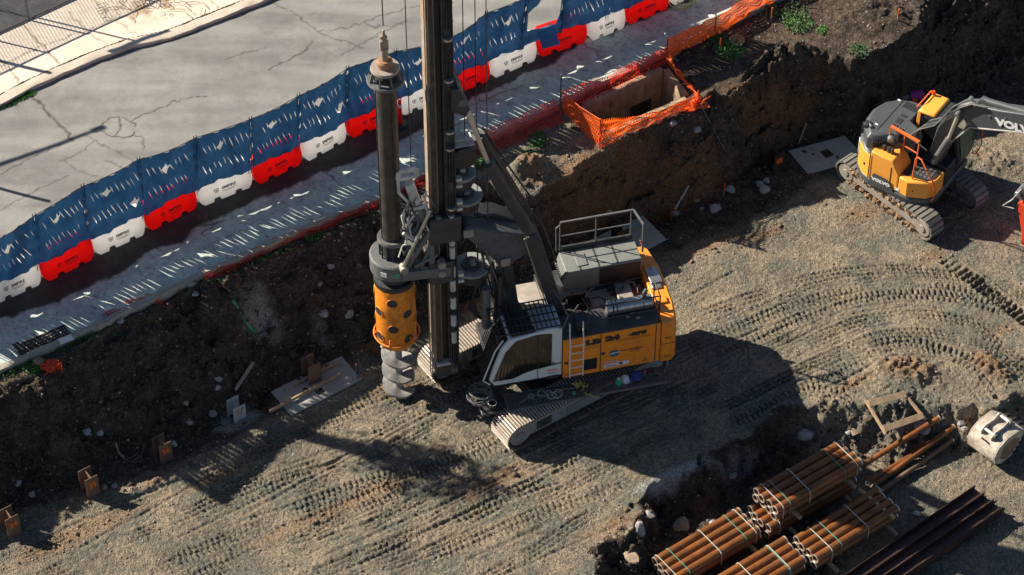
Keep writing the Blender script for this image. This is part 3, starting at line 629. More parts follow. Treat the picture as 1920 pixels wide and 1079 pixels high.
# ---------------------------------------------------------------- water barriers and screen fence
JX = [(-128, 575), (-28, 530), (73, 487), (170, 437), (268, 392), (367, 345), (472, 305), (565, 262), (648, 218), (745, 175), (833, 140), (918, 105), (1005, 65), (1103, 35), (1172, 5), (1255, -30), (1350, -75), (1440, -120)]
JP = [at(u, v, HS+.9) for u, v in JX]
BL = 1.68
def barrier_mesh(colour):
    out = [(0, .22), (0, .80), (.06, .84), (.10, .90), (1.56, .90), (1.60, .84), (1.70, .82), (1.72, .62), (1.66, .55), (1.66, .25), (1.58, .08), (1.50, 0), (1.30, 0), (1.27, .09), (1.12, .10), (1.08, 0), (.66, 0), (.62, .10), (.47, .10), (.43, 0), (.16, 0), (.08, .08)]
    slots = [[(a, .60), (a+.03, .67), (a+.27, .70), (a+.31, .66), (a+.28, .61), (a+.04, .57)] for a in (.38, 1.0)]
    cs = [Vector(p) for p in out]; fcs = [list(range(len(out)))]; n = len(cs)
    for s_ in slots: fcs.append(list(range(len(cs), len(cs)+len(s_)))); cs += [Vector(p) for p in s_]
    for xx in np.arange(.15, 1.6, .14):
        for zz in np.arange(.16, .86, .14): cs.append(Vector((xx, zz)))
    edges = []; 
    for f_ in fcs: edges += [(f_[i], f_[(i+1) % len(f_)]) for i in range(len(f_))]
    V, E_, T, *_r = delaunay_2d_cdt(cs, edges, [], 0, 1e-4)
    def inp(p, poly):
        r = False; k = len(poly)
        for i in range(k):
            a, b = poly[i], poly[(i+1) % k]
            if (a[1] > p[1]) != (b[1] > p[1]) and p[0] < (b[0]-a[0])*(p[1]-a[1])/(b[1]-a[1])+a[0]: r = not r
        return r
    def hw(s, z): return (.24-.13*min(1, z/.55))*(1-.35*max(0, (s-1.58)/.14))+.02*(abs((s-.06)*6 % 1-.5) < .28)*(z > .2)*(z < .52)
    vs = [(p.x, -hw(p.x, p.y), p.y) for p in V]+[(p.x, hw(p.x, p.y), p.y) for p in V]; nv = len(V); fs = []; cnt = {}
    for t_ in T:
        c = (sum(V[i].x for i in t_)/3, sum(V[i].y for i in t_)/3)
        if not inp(c, out) or any(inp(c, s_) for s_ in slots): continue
        fs.append(tuple(t_)); fs.append(tuple(nv+i for i in reversed(t_)))
        for i in range(3):
            e = (t_[i], t_[(i+1) % 3]); cnt[e] = 1
    for (a, b) in list(cnt):
        if (b, a) not in cnt: fs.append((b, a, nv+a, nv+b))
    m = MB(); m.add(vs, fs); return m
bmR = barrier_mesh(0); meR = bmR.mesh('barrier_body', BRED, True, 30); meW = bmR.mesh('barrier_body', BWHI, True, 30)
def brand(mat, par):
    tl = math.atan2(.13, .55)
    M0 = frame((.93, -.185, .33), (1, 0, 0), (0, -math.cos(tl), math.sin(tl)))
    t_ = text('EMPIRE', .115, mat, par, M0, 'brand_lettering', .002, .004, 1.15)
    e = MB()      # shield shaped emblem
    pl = [(-.07, .05), (.07, .05), (.07, -.01), (.05, -.05), (0, -.08), (-.05, -.05), (-.07, -.01)]
    pi_ = [(x*.72, y*.72-.003) for x, y in pl]
    M1 = M0 @ Matrix.Translation((-.38, 0, 0))
    for a, b, c_, d in ((pl[i], pl[(i+1) % 7], pi_[(i+1) % 7], pi_[i]) for i in range(7)):
        e.add([M1 @ Vector((*q, .002)) for q in (a, b, c_, d)], [(0, 1, 2, 3)])
    e.add([M1 @ Vector((*q, .002)) for q in ((-.03, -.03), (.03, -.03), (.03, -.01), (0, .03), (-.03, -.01))], [(0, 1, 2, 3, 4)])
    e.build('emblem', mat, par, smooth=False)
    for k, w in ((-.085, .42), (-.115, .30)):
        l_ = MB(); l_.add([M0 @ Vector((*q, .002)) for q in ((-w/2, k-.006), (w/2, k-.006), (w/2, k+.006), (-w/2, k+.006))], [(0, 1, 2, 3)]); l_.build('small_print_line', mat, par, smooth=False)
def proto_barrier(mesh, ink):
    r = thing('road_barrier', '', 'barrier'); o = bpy.data.objects.new('barrier_body', mesh); COL.objects.link(o); o.parent = r
    brand(ink, r)
    c = MB().cyl((.5, -.02, .9), (.5, -.02, .925), .06, n=12); c.build('filler_cap', ink if mesh is meR else BWHI, r)
    return r
protoR, protoW = proto_barrier(meR, INKR), proto_barrier(meW, INK)
usedR = usedW = False
WHERE = ['beyond the left edge of the screen fence', 'cut off by the left edge of the view', 'first whole one from the left, above the pale drain grate', 'second whole one from the left', 'third from the left, left of the long dark cloth overlap', 'fourth from the left, below the third mesh panel',
         'fifth from the left, midway between pit corner and drill rig', 'just left of the one touching the kelly bar', 'behind the kelly bar', 'with the orange bollard standing in front of it', 'directly right of the tall mast', 'second to the right of the mast', 'third to the right of the mast, below the torn opening', 'right of the torn opening in the mesh', 'at the top edge of the view, beside a loose hose', 'farthest along the street to the right', 'last of the row']
for i in range(len(JP)-1):
    red = (i % 2 == 0); a, b = JP[i], JP[i+1]
    e = b-a; ang = math.atan2(e.y, e.x)
    if red: r = protoR if not usedR else copy_tree(protoR); usedR = True
    else: r = protoW if not usedW else copy_tree(protoW); usedW = True
    n = Vector((-math.sin(ang), math.cos(ang), 0))
    r.location = Vector((a.x, a.y, HS+.012))+n*.12; r.rotation_euler = (0, 0, ang+rad(rng.uniform(-1.6, 1.6))); r.scale = (e.length/BL, 1, 1.12)
    r['group'] = 'water filled barriers along the street'
    r['label'] = ('red' if red else 'white')+' plastic water barrier, '+WHERE[i]
# light in this row: index parity red/white checked against photograph (joint 73..170 is red)
def blue_material():
    m = bpy.data.materials.new('blue debris mesh'); m.use_nodes = True; N, K = nodes(m); b = N['Principled BSDF']; out = N['Material Output']
    tc = N.new('ShaderNodeTexCoord'); n = N.new('ShaderNodeTexNoise'); n.inputs['Scale'].default_value = 2.2; n.inputs['Detail'].default_value = 6; K.new(tc.outputs['Object'], n.inputs['Vector'])
    r = N.new('ShaderNodeMapRange'); r.inputs[1].default_value = .35; r.inputs[2].default_value = .7; K.new(n.outputs[0], r.inputs[0])
    x = N.new('ShaderNodeMix'); x.data_type = 'RGBA'; x.inputs[6].default_value = (.012, .090, .235, 1); x.inputs[7].default_value = (.030, .145, .32, 1); K.new(r.outputs[0], x.inputs[0])
    K.new(x.outputs[2], b.inputs['Base Color']); b.inputs['Roughness'].default_value = .6
    uv = N.new('ShaderNodeUVMap'); w = N.new('ShaderNodeTexChecker'); w.inputs['Scale'].default_value = 60; K.new(uv.outputs[0], w.inputs['Vector'])
    bp = N.new('ShaderNodeBump'); bp.inputs['Strength'].default_value = .2; bp.inputs['Distance'].default_value = .01; K.new(w.outputs['Fac'], bp.inputs['Height']); K.new(bp.outputs[0], b.inputs['Normal'])
    t_ = N.new('ShaderNodeBsdfTranslucent'); K.new(x.outputs[2], t_.inputs[0]); s1 = N.new('ShaderNodeMixShader'); s1.inputs[0].default_value = .08; K.new(b.outputs[0], s1.inputs[1]); K.new(t_.outputs[0], s1.inputs[2])
    tr = N.new('ShaderNodeBsdfTransparent'); tr.inputs[0].default_value = (.5, .85, 1, 1); s2 = N.new('ShaderNodeMixShader'); s2.inputs[0].default_value = .982; K.new(tr.outputs[0], s2.inputs[1]); K.new(s1.outputs[0], s2.inputs[2]); K.new(s2.outputs[0], out.inputs[0])
    return m
BLUE = blue_material()
TOPZ, BOTZ = HS+3.0, HS+.84
# post positions along the fence in photo columns (tops)
PT = [(-130, 545), (-30, 462), (64, 405), (155, 350), (260, 300), (366, 259), (470, 224), (560, 180), (652, 128), (742, 97), (845, 71), (912, 25), (990, -5), (1060, -32), (1150, -70), (1240, -110)]
TOPP = [at(u, v, TOPZ) for u, v in PT]
def near_line(p):      # barrier ridge below a fence top: keep fence over the barrier line
    best = None
    for a, b in zip(JP, JP[1:]):
        e = b-a; k = max(0, min(1, (Vector((p.x-a.x, p.y-a.y, 0)).dot(Vector((e.x, e.y, 0))))/(e.x**2+e.y**2))); q = a+e*k
        d = math.hypot(q.x-p.x, q.y-p.y)
        if best is None or d < best[0]: best = (d, q)
    return best[1]
fence = thing('screen_fence', 'long blue debris mesh fence with slit holes above the red and white barriers', 'fence', (JP[4].x, JP[4].y, HS))
FL = fence.location
def slit(cx, cy, ln, w, an):
    d = Vector((math.sin(an), math.cos(an))); n = Vector((d.y, -d.x)); c = Vector((cx, cy))
    return [c+d*ln/2, c+n*w/2+d*ln*.12, c+n*w*.45-d*ln*.15, c-d*ln/2, c-n*w*.4-d*ln*.1, c-n*w/2+d*ln*.15]
for i in range(len(TOPP)-1):
    A, B = TOPP[i], TOPP[i+1]; ln = math.hypot(B.x-A.x, B.y-A.y); H_ = TOPZ-BOTZ
    r_ = random.Random(100+i); polys = []
    torn = (i == 12)
    for row, zc in ((0, .70), (1, .30)):
        n_ = int(ln/.165)
        for k in range(n_):
            cx = (k+.6)*ln/(n_+.4)+r_.uniform(-.015, .015)
            if cx < .12 or cx > ln-.12 or r_.random() < .06: continue
            if (k+row*4) % 9 == 4: continue
            polys.append(slit(cx, H_*zc+r_.uniform(-.05, .05), r_.uniform(.36, .54), r_.uniform(.018, .034), -.30+r_.uniform(-.08, .08)))
        for k in range(n_):
            if (k+row*4) % 9 == 4:
                cx = (k+.6)*ln/(n_+.4); cy = H_*zc-.02
                if cx < .25 or cx > ln-.25: continue
                w = r_.uniform(.12, .17)
                polys.append([Vector((cx-w, cy-.02)), Vector((cx-.02, cy+.08)), Vector((cx+.02, cy+.20)), Vector((cx+.05, cy+.07)), Vector((cx+w, cy+.10)), Vector((cx+w*.4, cy-.10)), Vector((cx, cy-.22)), Vector((cx-w*.45, cy-.12))])
    if torn: polys = [[Vector((.15, .55)), Vector((.15, 1.3)), Vector((.5, 1.8)), Vector((1.25, 1.75)), Vector((1.35, 1.0)), Vector((1.1, .5))]]
    out = []; nb = max(2, int(ln/.085)); mb_ = int(H_/.085)
    for k in range(nb): out.append(Vector((ln*k/nb, 0)))
    for k in range(mb_): out.append(Vector((ln, H_*k/mb_)))
    for k in range(nb): out.append(Vector((ln-ln*k/nb, H_)))
    for k in range(mb_): out.append(Vector((0, H_-H_*k/mb_)))
    vs = list(out); ed = [(k, (k+1) % len(out)) for k in range(len(out))]
    for pl in polys:
        b0 = len(vs); vs += pl; ed += [(b0+k, b0+(k+1) % len(pl)) for k in range(len(pl))]
    for a_ in range(1, nb):
        for c_ in range(1, mb_): vs.append(Vector((ln*a_/nb+r_.uniform(-.01, .01), H_*c_/mb_)))
    V, E_, T, *_r = delaunay_2d_cdt(vs, ed, [], 0, 1e-4)
    def inp(p, poly):
        r = False; k = len(poly)
        for q in range(k):
            a, b = poly[q], poly[(q+1) % k]
            if (a[1] > p[1]) != (b[1] > p[1]) and p[0] < (b[0]-a[0])*(p[1]-a[1])/(b[1]-a[1])+a[0]: r = not r
        return r
    bbx = [(min(p.x for p in pl), max(p.x for p in pl), min(p.y for p in pl), max(p.y for p in pl)) for pl in polys]
    fs = []
    for t_ in T:
        c = Vector((sum(V[q].x for q in t_)/3, sum(V[q].y for q in t_)/3))
        if any(bb_[0] <= c.x <= bb_[1] and bb_[2] <= c.y <= bb_[3] and inp(c, pl) for pl, bb_ in zip(polys, bbx)): continue
        fs.append(tuple(t_))
    e = Vector((B.x-A.x, B.y-A.y, 0)).normalized(); nrm = Vector((-e.y, e.x, 0)); m = MB(); m.uv = []; P3 = []
    ba, bb_ = near_line(A), near_line(B)
    for p in V:
        s_ = p.x/ln; h = p.y/H_; top = A.lerp(B, s_)
        bq = ba.lerp(bb_, s_); bot = Vector((bq.x, bq.y, BOTZ))+(-nrm)*.10
        q = bot.lerp(Vector((top.x, top.y, TOPZ)), h)
        q.z -= .10*math.sin(math.pi*s_)*h*(.6+.4*math.sin(i*2.1)); q.z += (1-h)*.05*math.sin(s_*7+i)
        wob = .07*math.sin(p.x*(4+i%3)+i*1.7)*math.sin(h*math.pi)+.030*math.sin(p.x*13+p.y*(4-i%4*2)+i)+.022*math.sin(p.y*(9+i%5)+i*3+p.x*2)+.016*math.sin(p.x*23-p.y*(12+i%4)+i)+.06*math.exp(-min(s_, 1-s_)*ln/.10)*math.sin(p.y*11+i)*.6
        q += nrm*wob; q += nrm*(-.07*math.exp(-(h/.12)**2))
        P3.append(q-FL); m.uv.append((p.x, p.y))
    m.add(P3, fs)
    if torn:
        k0 = len(m.v); fl_ = [A.lerp(B, .25), A.lerp(B, .72)]
        a1 = fl_[0]; b1 = fl_[1]; hh = BOTZ+.62
        q_ = [Vector((a1.x, a1.y, hh)), Vector((b1.x, b1.y, hh-.05)), Vector((b1.x, b1.y, hh-.5))-nrm*.35, Vector((a1.x, a1.y, hh-.45))-nrm*.32]
        m.add([p-FL for p in q_], [(0, 1, 2, 3)]); m.uv += [(0, 0), (1, 0), (1, .5), (0, .5)]
    m.build('mesh_panel', BLUE, fence, smooth=True, ang=80, label='torn mesh panel with a large opening' if torn else None)
    # top cord
    pts = [A.lerp(B, k/10)+nrm*(.05*math.sin(k/10*ln*5+i*1.7)*0)-Vector((0, 0, .10*math.sin(math.pi*k/10)*(.6+.4*math.sin(i*2.1)))) for k in range(11)]
    MB().tube([p-FL for p in pts], .014, 5).build('top_cord', BLACK, fence)
for i, A in enumerate(TOPP):
    b = near_line(A); m = MB()
    for o_ in (-.035, .035):
        t_ = Vector((A.x+o_, A.y+o_*.6, TOPZ+.10)); m.tube([Vector((b.x+o_, b.y+o_*.6, HS+.5))-FL, t_-FL], .013, 6)
    m.build('fence_post', DARK, fence)
    m = MB(); r_ = random.Random(i)   # gathered folds of cloth at the post
    for k in range(5):
        p0 = Vector((A.x, A.y, TOPZ-.08)); p1 = Vector((b.x, b.y, BOTZ+.2)); e_ = (TOPP[min(i+1, 15)]-TOPP[max(i-1, 0)]).normalized(); o_ = r_.uniform(-.10, .10)
        n_ = Vector((e_.y, -e_.x, 0))*.03
        m.tube([p0.lerp(p1, q)+e_*(o_*(1-.5*math.sin(q*3))+.02*math.sin(q*9+k))+n_*(1+.6*math.sin(q*12+k*2))-FL for q in [x/9 for x in range(10)]], [.004]+[.008]*8+[.004], 4)
    m.uv = [(v[0], v[2]) for v in m.v]; m.build('gathered_cloth', BLUE, fence)

# ---------------------------------------------------------------- chain link fence top left
CHAINM = lattice('chain link wire', (.25, .26, .27), .075, .075, .013, .013, trans=.0)
cl = thing('chain_link_fence', 'low chain link fence with steel rails behind the footpath, top left corner', 'fence', (FENCEL[1][0], FENCEL[1][1], HS+.12))
o0 = Vector(cl.location); FH = 1.4
P = [Vector((p[0], p[1], HS+.12)) for p in FENCEL]
for a, b in zip(P, P[1:]):
    m = MB(); l = (b-a).length; m.uv = [(0, 0), (l*.7071, l*.7071), (l*.7071-FH*.7071, l*.7071+FH*.7071), (-FH*.7071, FH*.7071)]
    m.add([a-o0, b-o0, b-o0+Vector((0, 0, FH)), a-o0+Vector((0, 0, FH))], [(0, 1, 2, 3)]); m.build('wire_mesh', CHAINM, cl, smooth=False)
    for z, r in ((FH, .028), (.05, .03)): MB().cyl(a-o0+Vector((0, 0, z)), b-o0+Vector((0, 0, z)), r, n=8).build('rail', GREY, cl)
fd = (P[2]-P[1]).normalized()
for k in (-3.2, -.4, 1.05, 3.6, 6.4):
    q = P[1]+fd*k-o0; MB().cyl(q-Vector((0, 0, .1)), q+Vector((0, 0, FH+.03)), .035, n=10).build('post', GREY, cl)
# posts standing outside the view that throw shadows on the footpath and street
def out_post(tip, h, lab, arm=None, r=.05, z=HS):
    b = at(*tip, z); d = Vector((math.cos(SUN_AZ), math.sin(SUN_AZ), 0)); base = Vector((b.x, b.y, z))-d*h/math.tan(SUN_EL)
    t_ = thing('sign_post', lab, 'post', base); MB().cyl((0, 0, -.3), (0, 0, h), r, n=10).build('pole', GREY, t_)
    if arm: MB().bar((-.8, -.5, h), (.9, .55, h+.02), .05, .12).build('sign_blade', GREY, t_)
    return t_
out_post((95, 138), 2.4, 'grey post outside the frame left of the footpath', z=HS+.12, r=.07)
out_post((258, 79), 3.6, 'thin street sign post standing behind the chain link fence', arm=True, z=HS+.12, r=.035)
out_post((92, 378), 3.4, 'grey post beside the street left of the view', r=.06)
bt = at(190, 240, HS); hgt = 6.2; base = bt-Vector((math.cos(SUN_AZ), math.sin(SUN_AZ), 0))*hgt/math.tan(SUN_EL); ad = Vector((math.cos(rad(30)), math.sin(rad(30)), 0))
sp_ = thing('street_lamp', 'street lamp with a long horizontal arm outside the left edge', 'street lamp', (base-ad*5.5).to_tuple())
q = Vector((0, 0, 0)); MB().cyl(q, (0, 0, hgt), .1, .07).build('pole', GREY, sp_); MB().cyl((0, 0, hgt), ad*5.2+Vector((0, 0, hgt)), .08, .05).build('arm', GREY, sp_)
MB().box(ad*5.4+Vector((0, 0, hgt)), (.42, .18, .1), Matrix.Rotation(rad(30), 3, 'Z')).build('lamp_head', GREY, sp_, bevel=.03)
# sparse tree outside the view on the left: its shadow crosses the pit floor
tip = at(895, 905, 0); d = Vector((math.cos(SUN_AZ), math.sin(SUN_AZ), 0)); T_ = 17.5; tb = Vector((tip.x, tip.y, 0))-d*T_; th = T_*math.tan(SUN_EL)
tree = thing('street_tree', 'tall slim tree with a sparse crown outside the left edge', 'tree', (tb.x, tb.y, HS)); hh = th-HS
m = MB(); m.tube([(0, 0, 0), (.05, .02, hh*.4), (0, 0, hh*.8), (.05, 0, hh*1.0)], [.40, .30, .20, .08], 8); rr_ = random.Random(3); lv = MB()
for k in range(26):
    z0 = hh*(.74+.24*rr_.random()); a_ = rr_.uniform(0, 6.28); l_ = rr_.uniform(.25, .85); p1 = Vector((math.cos(a_)*l_, math.sin(a_)*l_, z0+.35*l_)); m.tube([(0, 0, z0), p1*.6+Vector((0, 0, z0*.4)), p1], [.04, .025, .01], 5)
    for j in range(22):
        c = p1+Vector((rr_.gauss(0, .2), rr_.gauss(0, .2), rr_.gauss(0, .22))); s_ = .075; R = Matrix.Rotation(rr_.uniform(0, 6), 3, 'Z') @ Matrix.Rotation(rr_.uniform(0, 3), 3, 'X')
        lv.add([c+R @ Vector(q) for q in ((-s_, -s_, 0), (s_, -s_, 0), (s_, s_, 0), (-s_, s_, 0))], [(0, 1, 2, 3)])
m.build('trunk', BARK, tree); lv.build('crown', LEAFD, tree, smooth=False)

# ---------------------------------------------------------------- orange safety netting
NETO = lattice('orange netting', (1, .16, .02), .085, .085, .034, .036, trans=.5, rough=.5)
NETR = lattice('red netting', (.95, .05, .03), .095, .095, .022, .026, trans=.5, rough=.5)
NETS = lattice('dense orange netting', (1, .17, .02), .07, .07, .05, .05, trans=.35, rough=.5)
def net(name, rows, mat, parent, org, nu=60, nv=14, wob=.05, seed=0):
    """rows: list of polylines (bottom .. top), each a list of points, surface lofted between them"""
    def samp(P, t):
        x = t*(len(P)-1); k = min(int(x), len(P)-2); return P[k].lerp(P[k+1], x-k)
    r_ = np.random.default_rng(seed); vs = []; uv = []; L_ = sum((b-a).length for a, b in zip(rows[0], rows[0][1:])); Hh = sum((samp(b, .5)-samp(a, .5)).length for a, b in zip(rows, rows[1:]))
    Hh = max(Hh, .3); ph = r_.uniform(0, 6, 6)
    for j in range(nv+1):
        for i in range(nu+1):
            s_ = i/nu; t_ = j/nv*(len(rows)-1); k = min(int(t_), len(rows)-2)
            p = samp(rows[k], s_).lerp(samp(rows[k+1], s_), t_-k)
            a = s_*L_; p = p+Vector((math.sin(a*5+ph[0]+j), math.cos(a*4+ph[1]-j), math.sin(a*9+ph[2]+j*.7)*.8))*wob*(.4+.6*math.sin(j/nv*math.pi))
            vs.append(p-org); uv.append((a, j/nv*Hh*1.25))
    fs = [(j*(nu+1)+i, j*(nu+1)+i+1, (j+1)*(nu+1)+i+1, (j+1)*(nu+1)+i) for j in range(nv) for i in range(nu)]
    m = MB(); m.add(vs, fs); m.uv = uv; return m.build(name, mat, parent, ang=180)
Zv = lambda z: Vector((0, 0, z))
PL, PF, PR, PB = at(1052, 208, HB), at(1124, 276, HB), at(1312, 196, HB), at(1248, 118, HB)
tPL, tPF, tPR, tPB = at(1052, 206, HB)+Zv(.75), PF+Zv(1.12), at(1308, 192, HB)+Zv(.35), PB+Zv(.62)
sn = thing('safety_net', 'orange plastic safety netting strung round the concrete chamber', 'netting', PF)
O_ = Vector(sn.location)
mid = lambda a, b, dz, k=.5: a.lerp(b, k)+Zv(dz)
net('net_side', [[PL+Zv(.05), mid(PL, PF, -.0), PF+Zv(-.05)], [PL+Zv(.5)+Vector((.1, 0, 0)), mid(PL, PF, .45)+Vector((.12, .1, 0)), PF+Zv(.55)], [tPL, mid(tPL, tPF, -.12), tPF]], NETO, sn, O_, 34, 14, .035, 1)
net('net_side', [[PF+Zv(-.1)+Vector((.1, -.1, 0)), mid(PF, PR, -.12, .33)+Vector((0, -.05, 0)), mid(PF, PR, -.08, .66), PR+Zv(-.05)], [PF+Zv(.15), mid(PF, PR, .18, .33)+Vector((-.05, .12, 0)), mid(PF, PR, .12, .66)+Vector((-.05, .05, 0)), PR+Zv(.2)], [tPF, mid(PF, PR, .50, .33)+Vector((-.05, .18, 0)), mid(PF, PR, .26, .66)+Vector((-.05, .12, 0)), tPR]], NETO, sn, O_, 60, 16, .05, 2)
net('net_side', [[PR+Vector((.1, -.05, .0)), mid(PR, PB, .0)+Vector((.15, 0, 0)), PB+Vector((.05, 0, 0))], [PR+Zv(.2), mid(PR, PB, .25), PB+Zv(.3)], [tPR, mid(tPR, tPB, -.2)+Vector((-.12, -.05, 0)), tPB]], NETO, sn, O_, 34, 12, .07, 3)
net('net_side', [[PL+Vector((.1, -.15, .05)), mid(PL, PB, .05)+Vector((.1, -.15, 0)), PB+Vector((0, -.15, .05))], [PL+Zv(.3), mid(PL, PB, .25), PB+Zv(.3)], [tPL, mid(tPL, tPB, -.15), tPB]], NETR, sn, O_, 60, 12, .03, 4)
net('net_side', [[PR+Vector((-.5, -.25, .05)), PR+Vector((.1, .35, .05))], [PR+Vector((-.2, -.3, .25)), PR+Vector((.25, .1, .3))], [PR+Vector((-.5, -.35, .0)), PR+Vector((.3, -.2, .1))]], NETS, sn, O_, 16, 10, .10, 5)
for a, b, r in ((PF, tPF, .025), (PL-Vector((.02, 0, 0)), at(1051, 208, HB)+Zv(1.45), .028), (PB, tPB, .022), (PR, tPR+Zv(.1), .022)):
    MB().cyl(a-Zv(.2)-O_, b+Zv(.03)-O_, r, n=8).build('post', GREY if r > .026 else REDP, sn)
for a, b in ((tPL, tPF), (tPL, tPB)): MB().tube([a-O_, a.lerp(b, .5)-O_-Zv(.08), b-O_], .010, 5).build('top_cord', ORSP, sn)
# netting along the kerb, right of the mast
K1 = [at(u, v, HS-.02) for u, v in ((872, 292), (930, 262), (990, 235), (1048, 208))]
n2_ = thing('safety_net', 'red netting sagging along the kerb between the mast and the chamber', 'netting', K1[1])
net('net_strip', [[p+Vector((.15, -.35, -.12)) for p in K1], [p+Vector((.05, -.05, .05)) for p in K1], [p+Zv(.42)+Vector((-.1, .1, 0)) for p in K1]], NETR, n2_, Vector(n2_.location), 60, 14, .05, 6)
K2 = [at(u, v, HS-.02) for u, v in ((380, 517), (460, 478), (540, 440), (620, 412), (715, 372), (800, 330))]
n3_ = thing('safety_net', 'fallen red netting strip lying along the kerb left of the kelly bar', 'netting', K2[1])
net('net_strip', [[p+Vector((.08, -.22, -.08)) for p in K2], [p+Vector((0, -.05, .07)) for p in K2], [p+Vector((-.05, .08, .02)) for p in K2]], NETR, n3_, Vector(n3_.location), 90, 8, .04, 7)
K3 = [at(u, v, HS-.05) for u, v in ((190, 598), (235, 572), (275, 556), (300, 560))]
n4_ = thing('safety_net', 'short piece of crumpled red netting on the kerb above the left slope', 'netting', K3[1])
net('net_strip', [[p+Vector((.08, -.25, -.08)) for p in K3], [p+Vector((.05, -.05, .08)) for p in K3], [p+Vector((-.05, .12, .03)) for p in K3]], NETR, n4_, Vector(n4_.location), 40, 10, .05, 8)
c_ = ground(96, 693, 2.3)
n5_ = thing('safety_net', 'small ball of scrunched red netting on the slope at far left', 'netting', c_); m = MB(); rr_ = random.Random(5)
for k in range(34):
    p = [Vector((rr_.gauss(0, .14), rr_.gauss(0, .12), .06+abs(rr_.gauss(0, .08)))) for _ in range(5)]; m.tube(p, .012, 4)
m.build('net_tangle', REDP, n5_)
K4 = [at(u, v, HB+.1) for u, v in ((1250, 112), (1290, 88), (1340, 66), (1400, 30), (1460, 0), (1560, -60))]
n6_ = thing('safety_net', 'tall orange netting run from the chamber corner up to the top edge', 'netting', K4[1])
net('net_strip', [[p+Vector((0, -.05, 0)) for p in K4], [p+Zv(.35)+Vector((.05, .08, 0)) for p in K4], [p+Zv(.72 if i == 0 else .62)+Vector((0, .15, 0)) for i, p in enumerate(K4)]], NETS, n6_, Vector(n6_.location), 110, 12, .07, 9)
for k in (0, 2, 4): MB().cyl(K4[k]-Vector(n6_.location)-Zv(.1), K4[k]-Vector(n6_.location)+Zv(.85), .022, n=6).build('post', BEAM, n6_)

# ---------------------------------------------------------------- concrete chamber
ch = thing('concrete_chamber', 'open rectangular concrete chamber sunk in the bank behind orange netting', 'chamber', (cc[0], cc[1], HB))
Oc = Vector(ch.location); q = [Vector((p.x, p.y, 0)) for p in CH]; cen = sum(q, Vector())/4
for k in range(4):
    a, b = q[k], q[(k+1) % 4]; e = (b-a).normalized(); n = Vector((-e.y, e.x, 0)); n = n if n.dot(cen-a) < 0 else -n
    poly = [a+Zv(HB+.06), b+Zv(HB+.06), b+Zv(.3), a+Zv(.3)]
    m = MB(); th_ = .18; m.prism([p-Oc for p in [a-e*.0+Zv(.3), b+Zv(.3), b+Zv(HB+.05), a+Zv(HB+.05)]], n*th_)
    m.build('wall', CONC, ch, bevel=.012)
m = MB()
for k in (.12, .34, .56, .78):    # formwork joints on the far wall
    a, b = q[0], q[1]; p = a.lerp(b, k); e = (b-a).normalized(); n = Vector((-e.y, e.x, 0)); n = -n if n.dot(cen-a) < 0 else n
    m.bar(p+n*.012+Zv(.4)-Oc, p+n*.012+Zv(HB-.25)-Oc, .03, .02)
m.build('form_joint', WOOD, ch)
a, b = q[0], q[1]; e = (b-a).normalized(); n = Vector((-e.y, e.x, 0)); n = -n if n.dot(cen-a) < 0 else n
for k, w, z0, z1 in ((.22, .5, .9, 1.5), (.72, .8, .9, 1.75)):
    p = a.lerp(b, k)+n*.02; MB().prism([p-e*w/2+Zv(z0)-Oc, p+e*w/2+Zv(z0)-Oc, p+e*w/2+Zv(z1)-Oc, p-e*w/2+Zv(z1)-Oc], n*.015).build('recess', BLACK, ch)
MB().prism([p+Zv(.45)-Oc for p in q], (0, 0, .04)).build('floor_slab', MUD, ch)
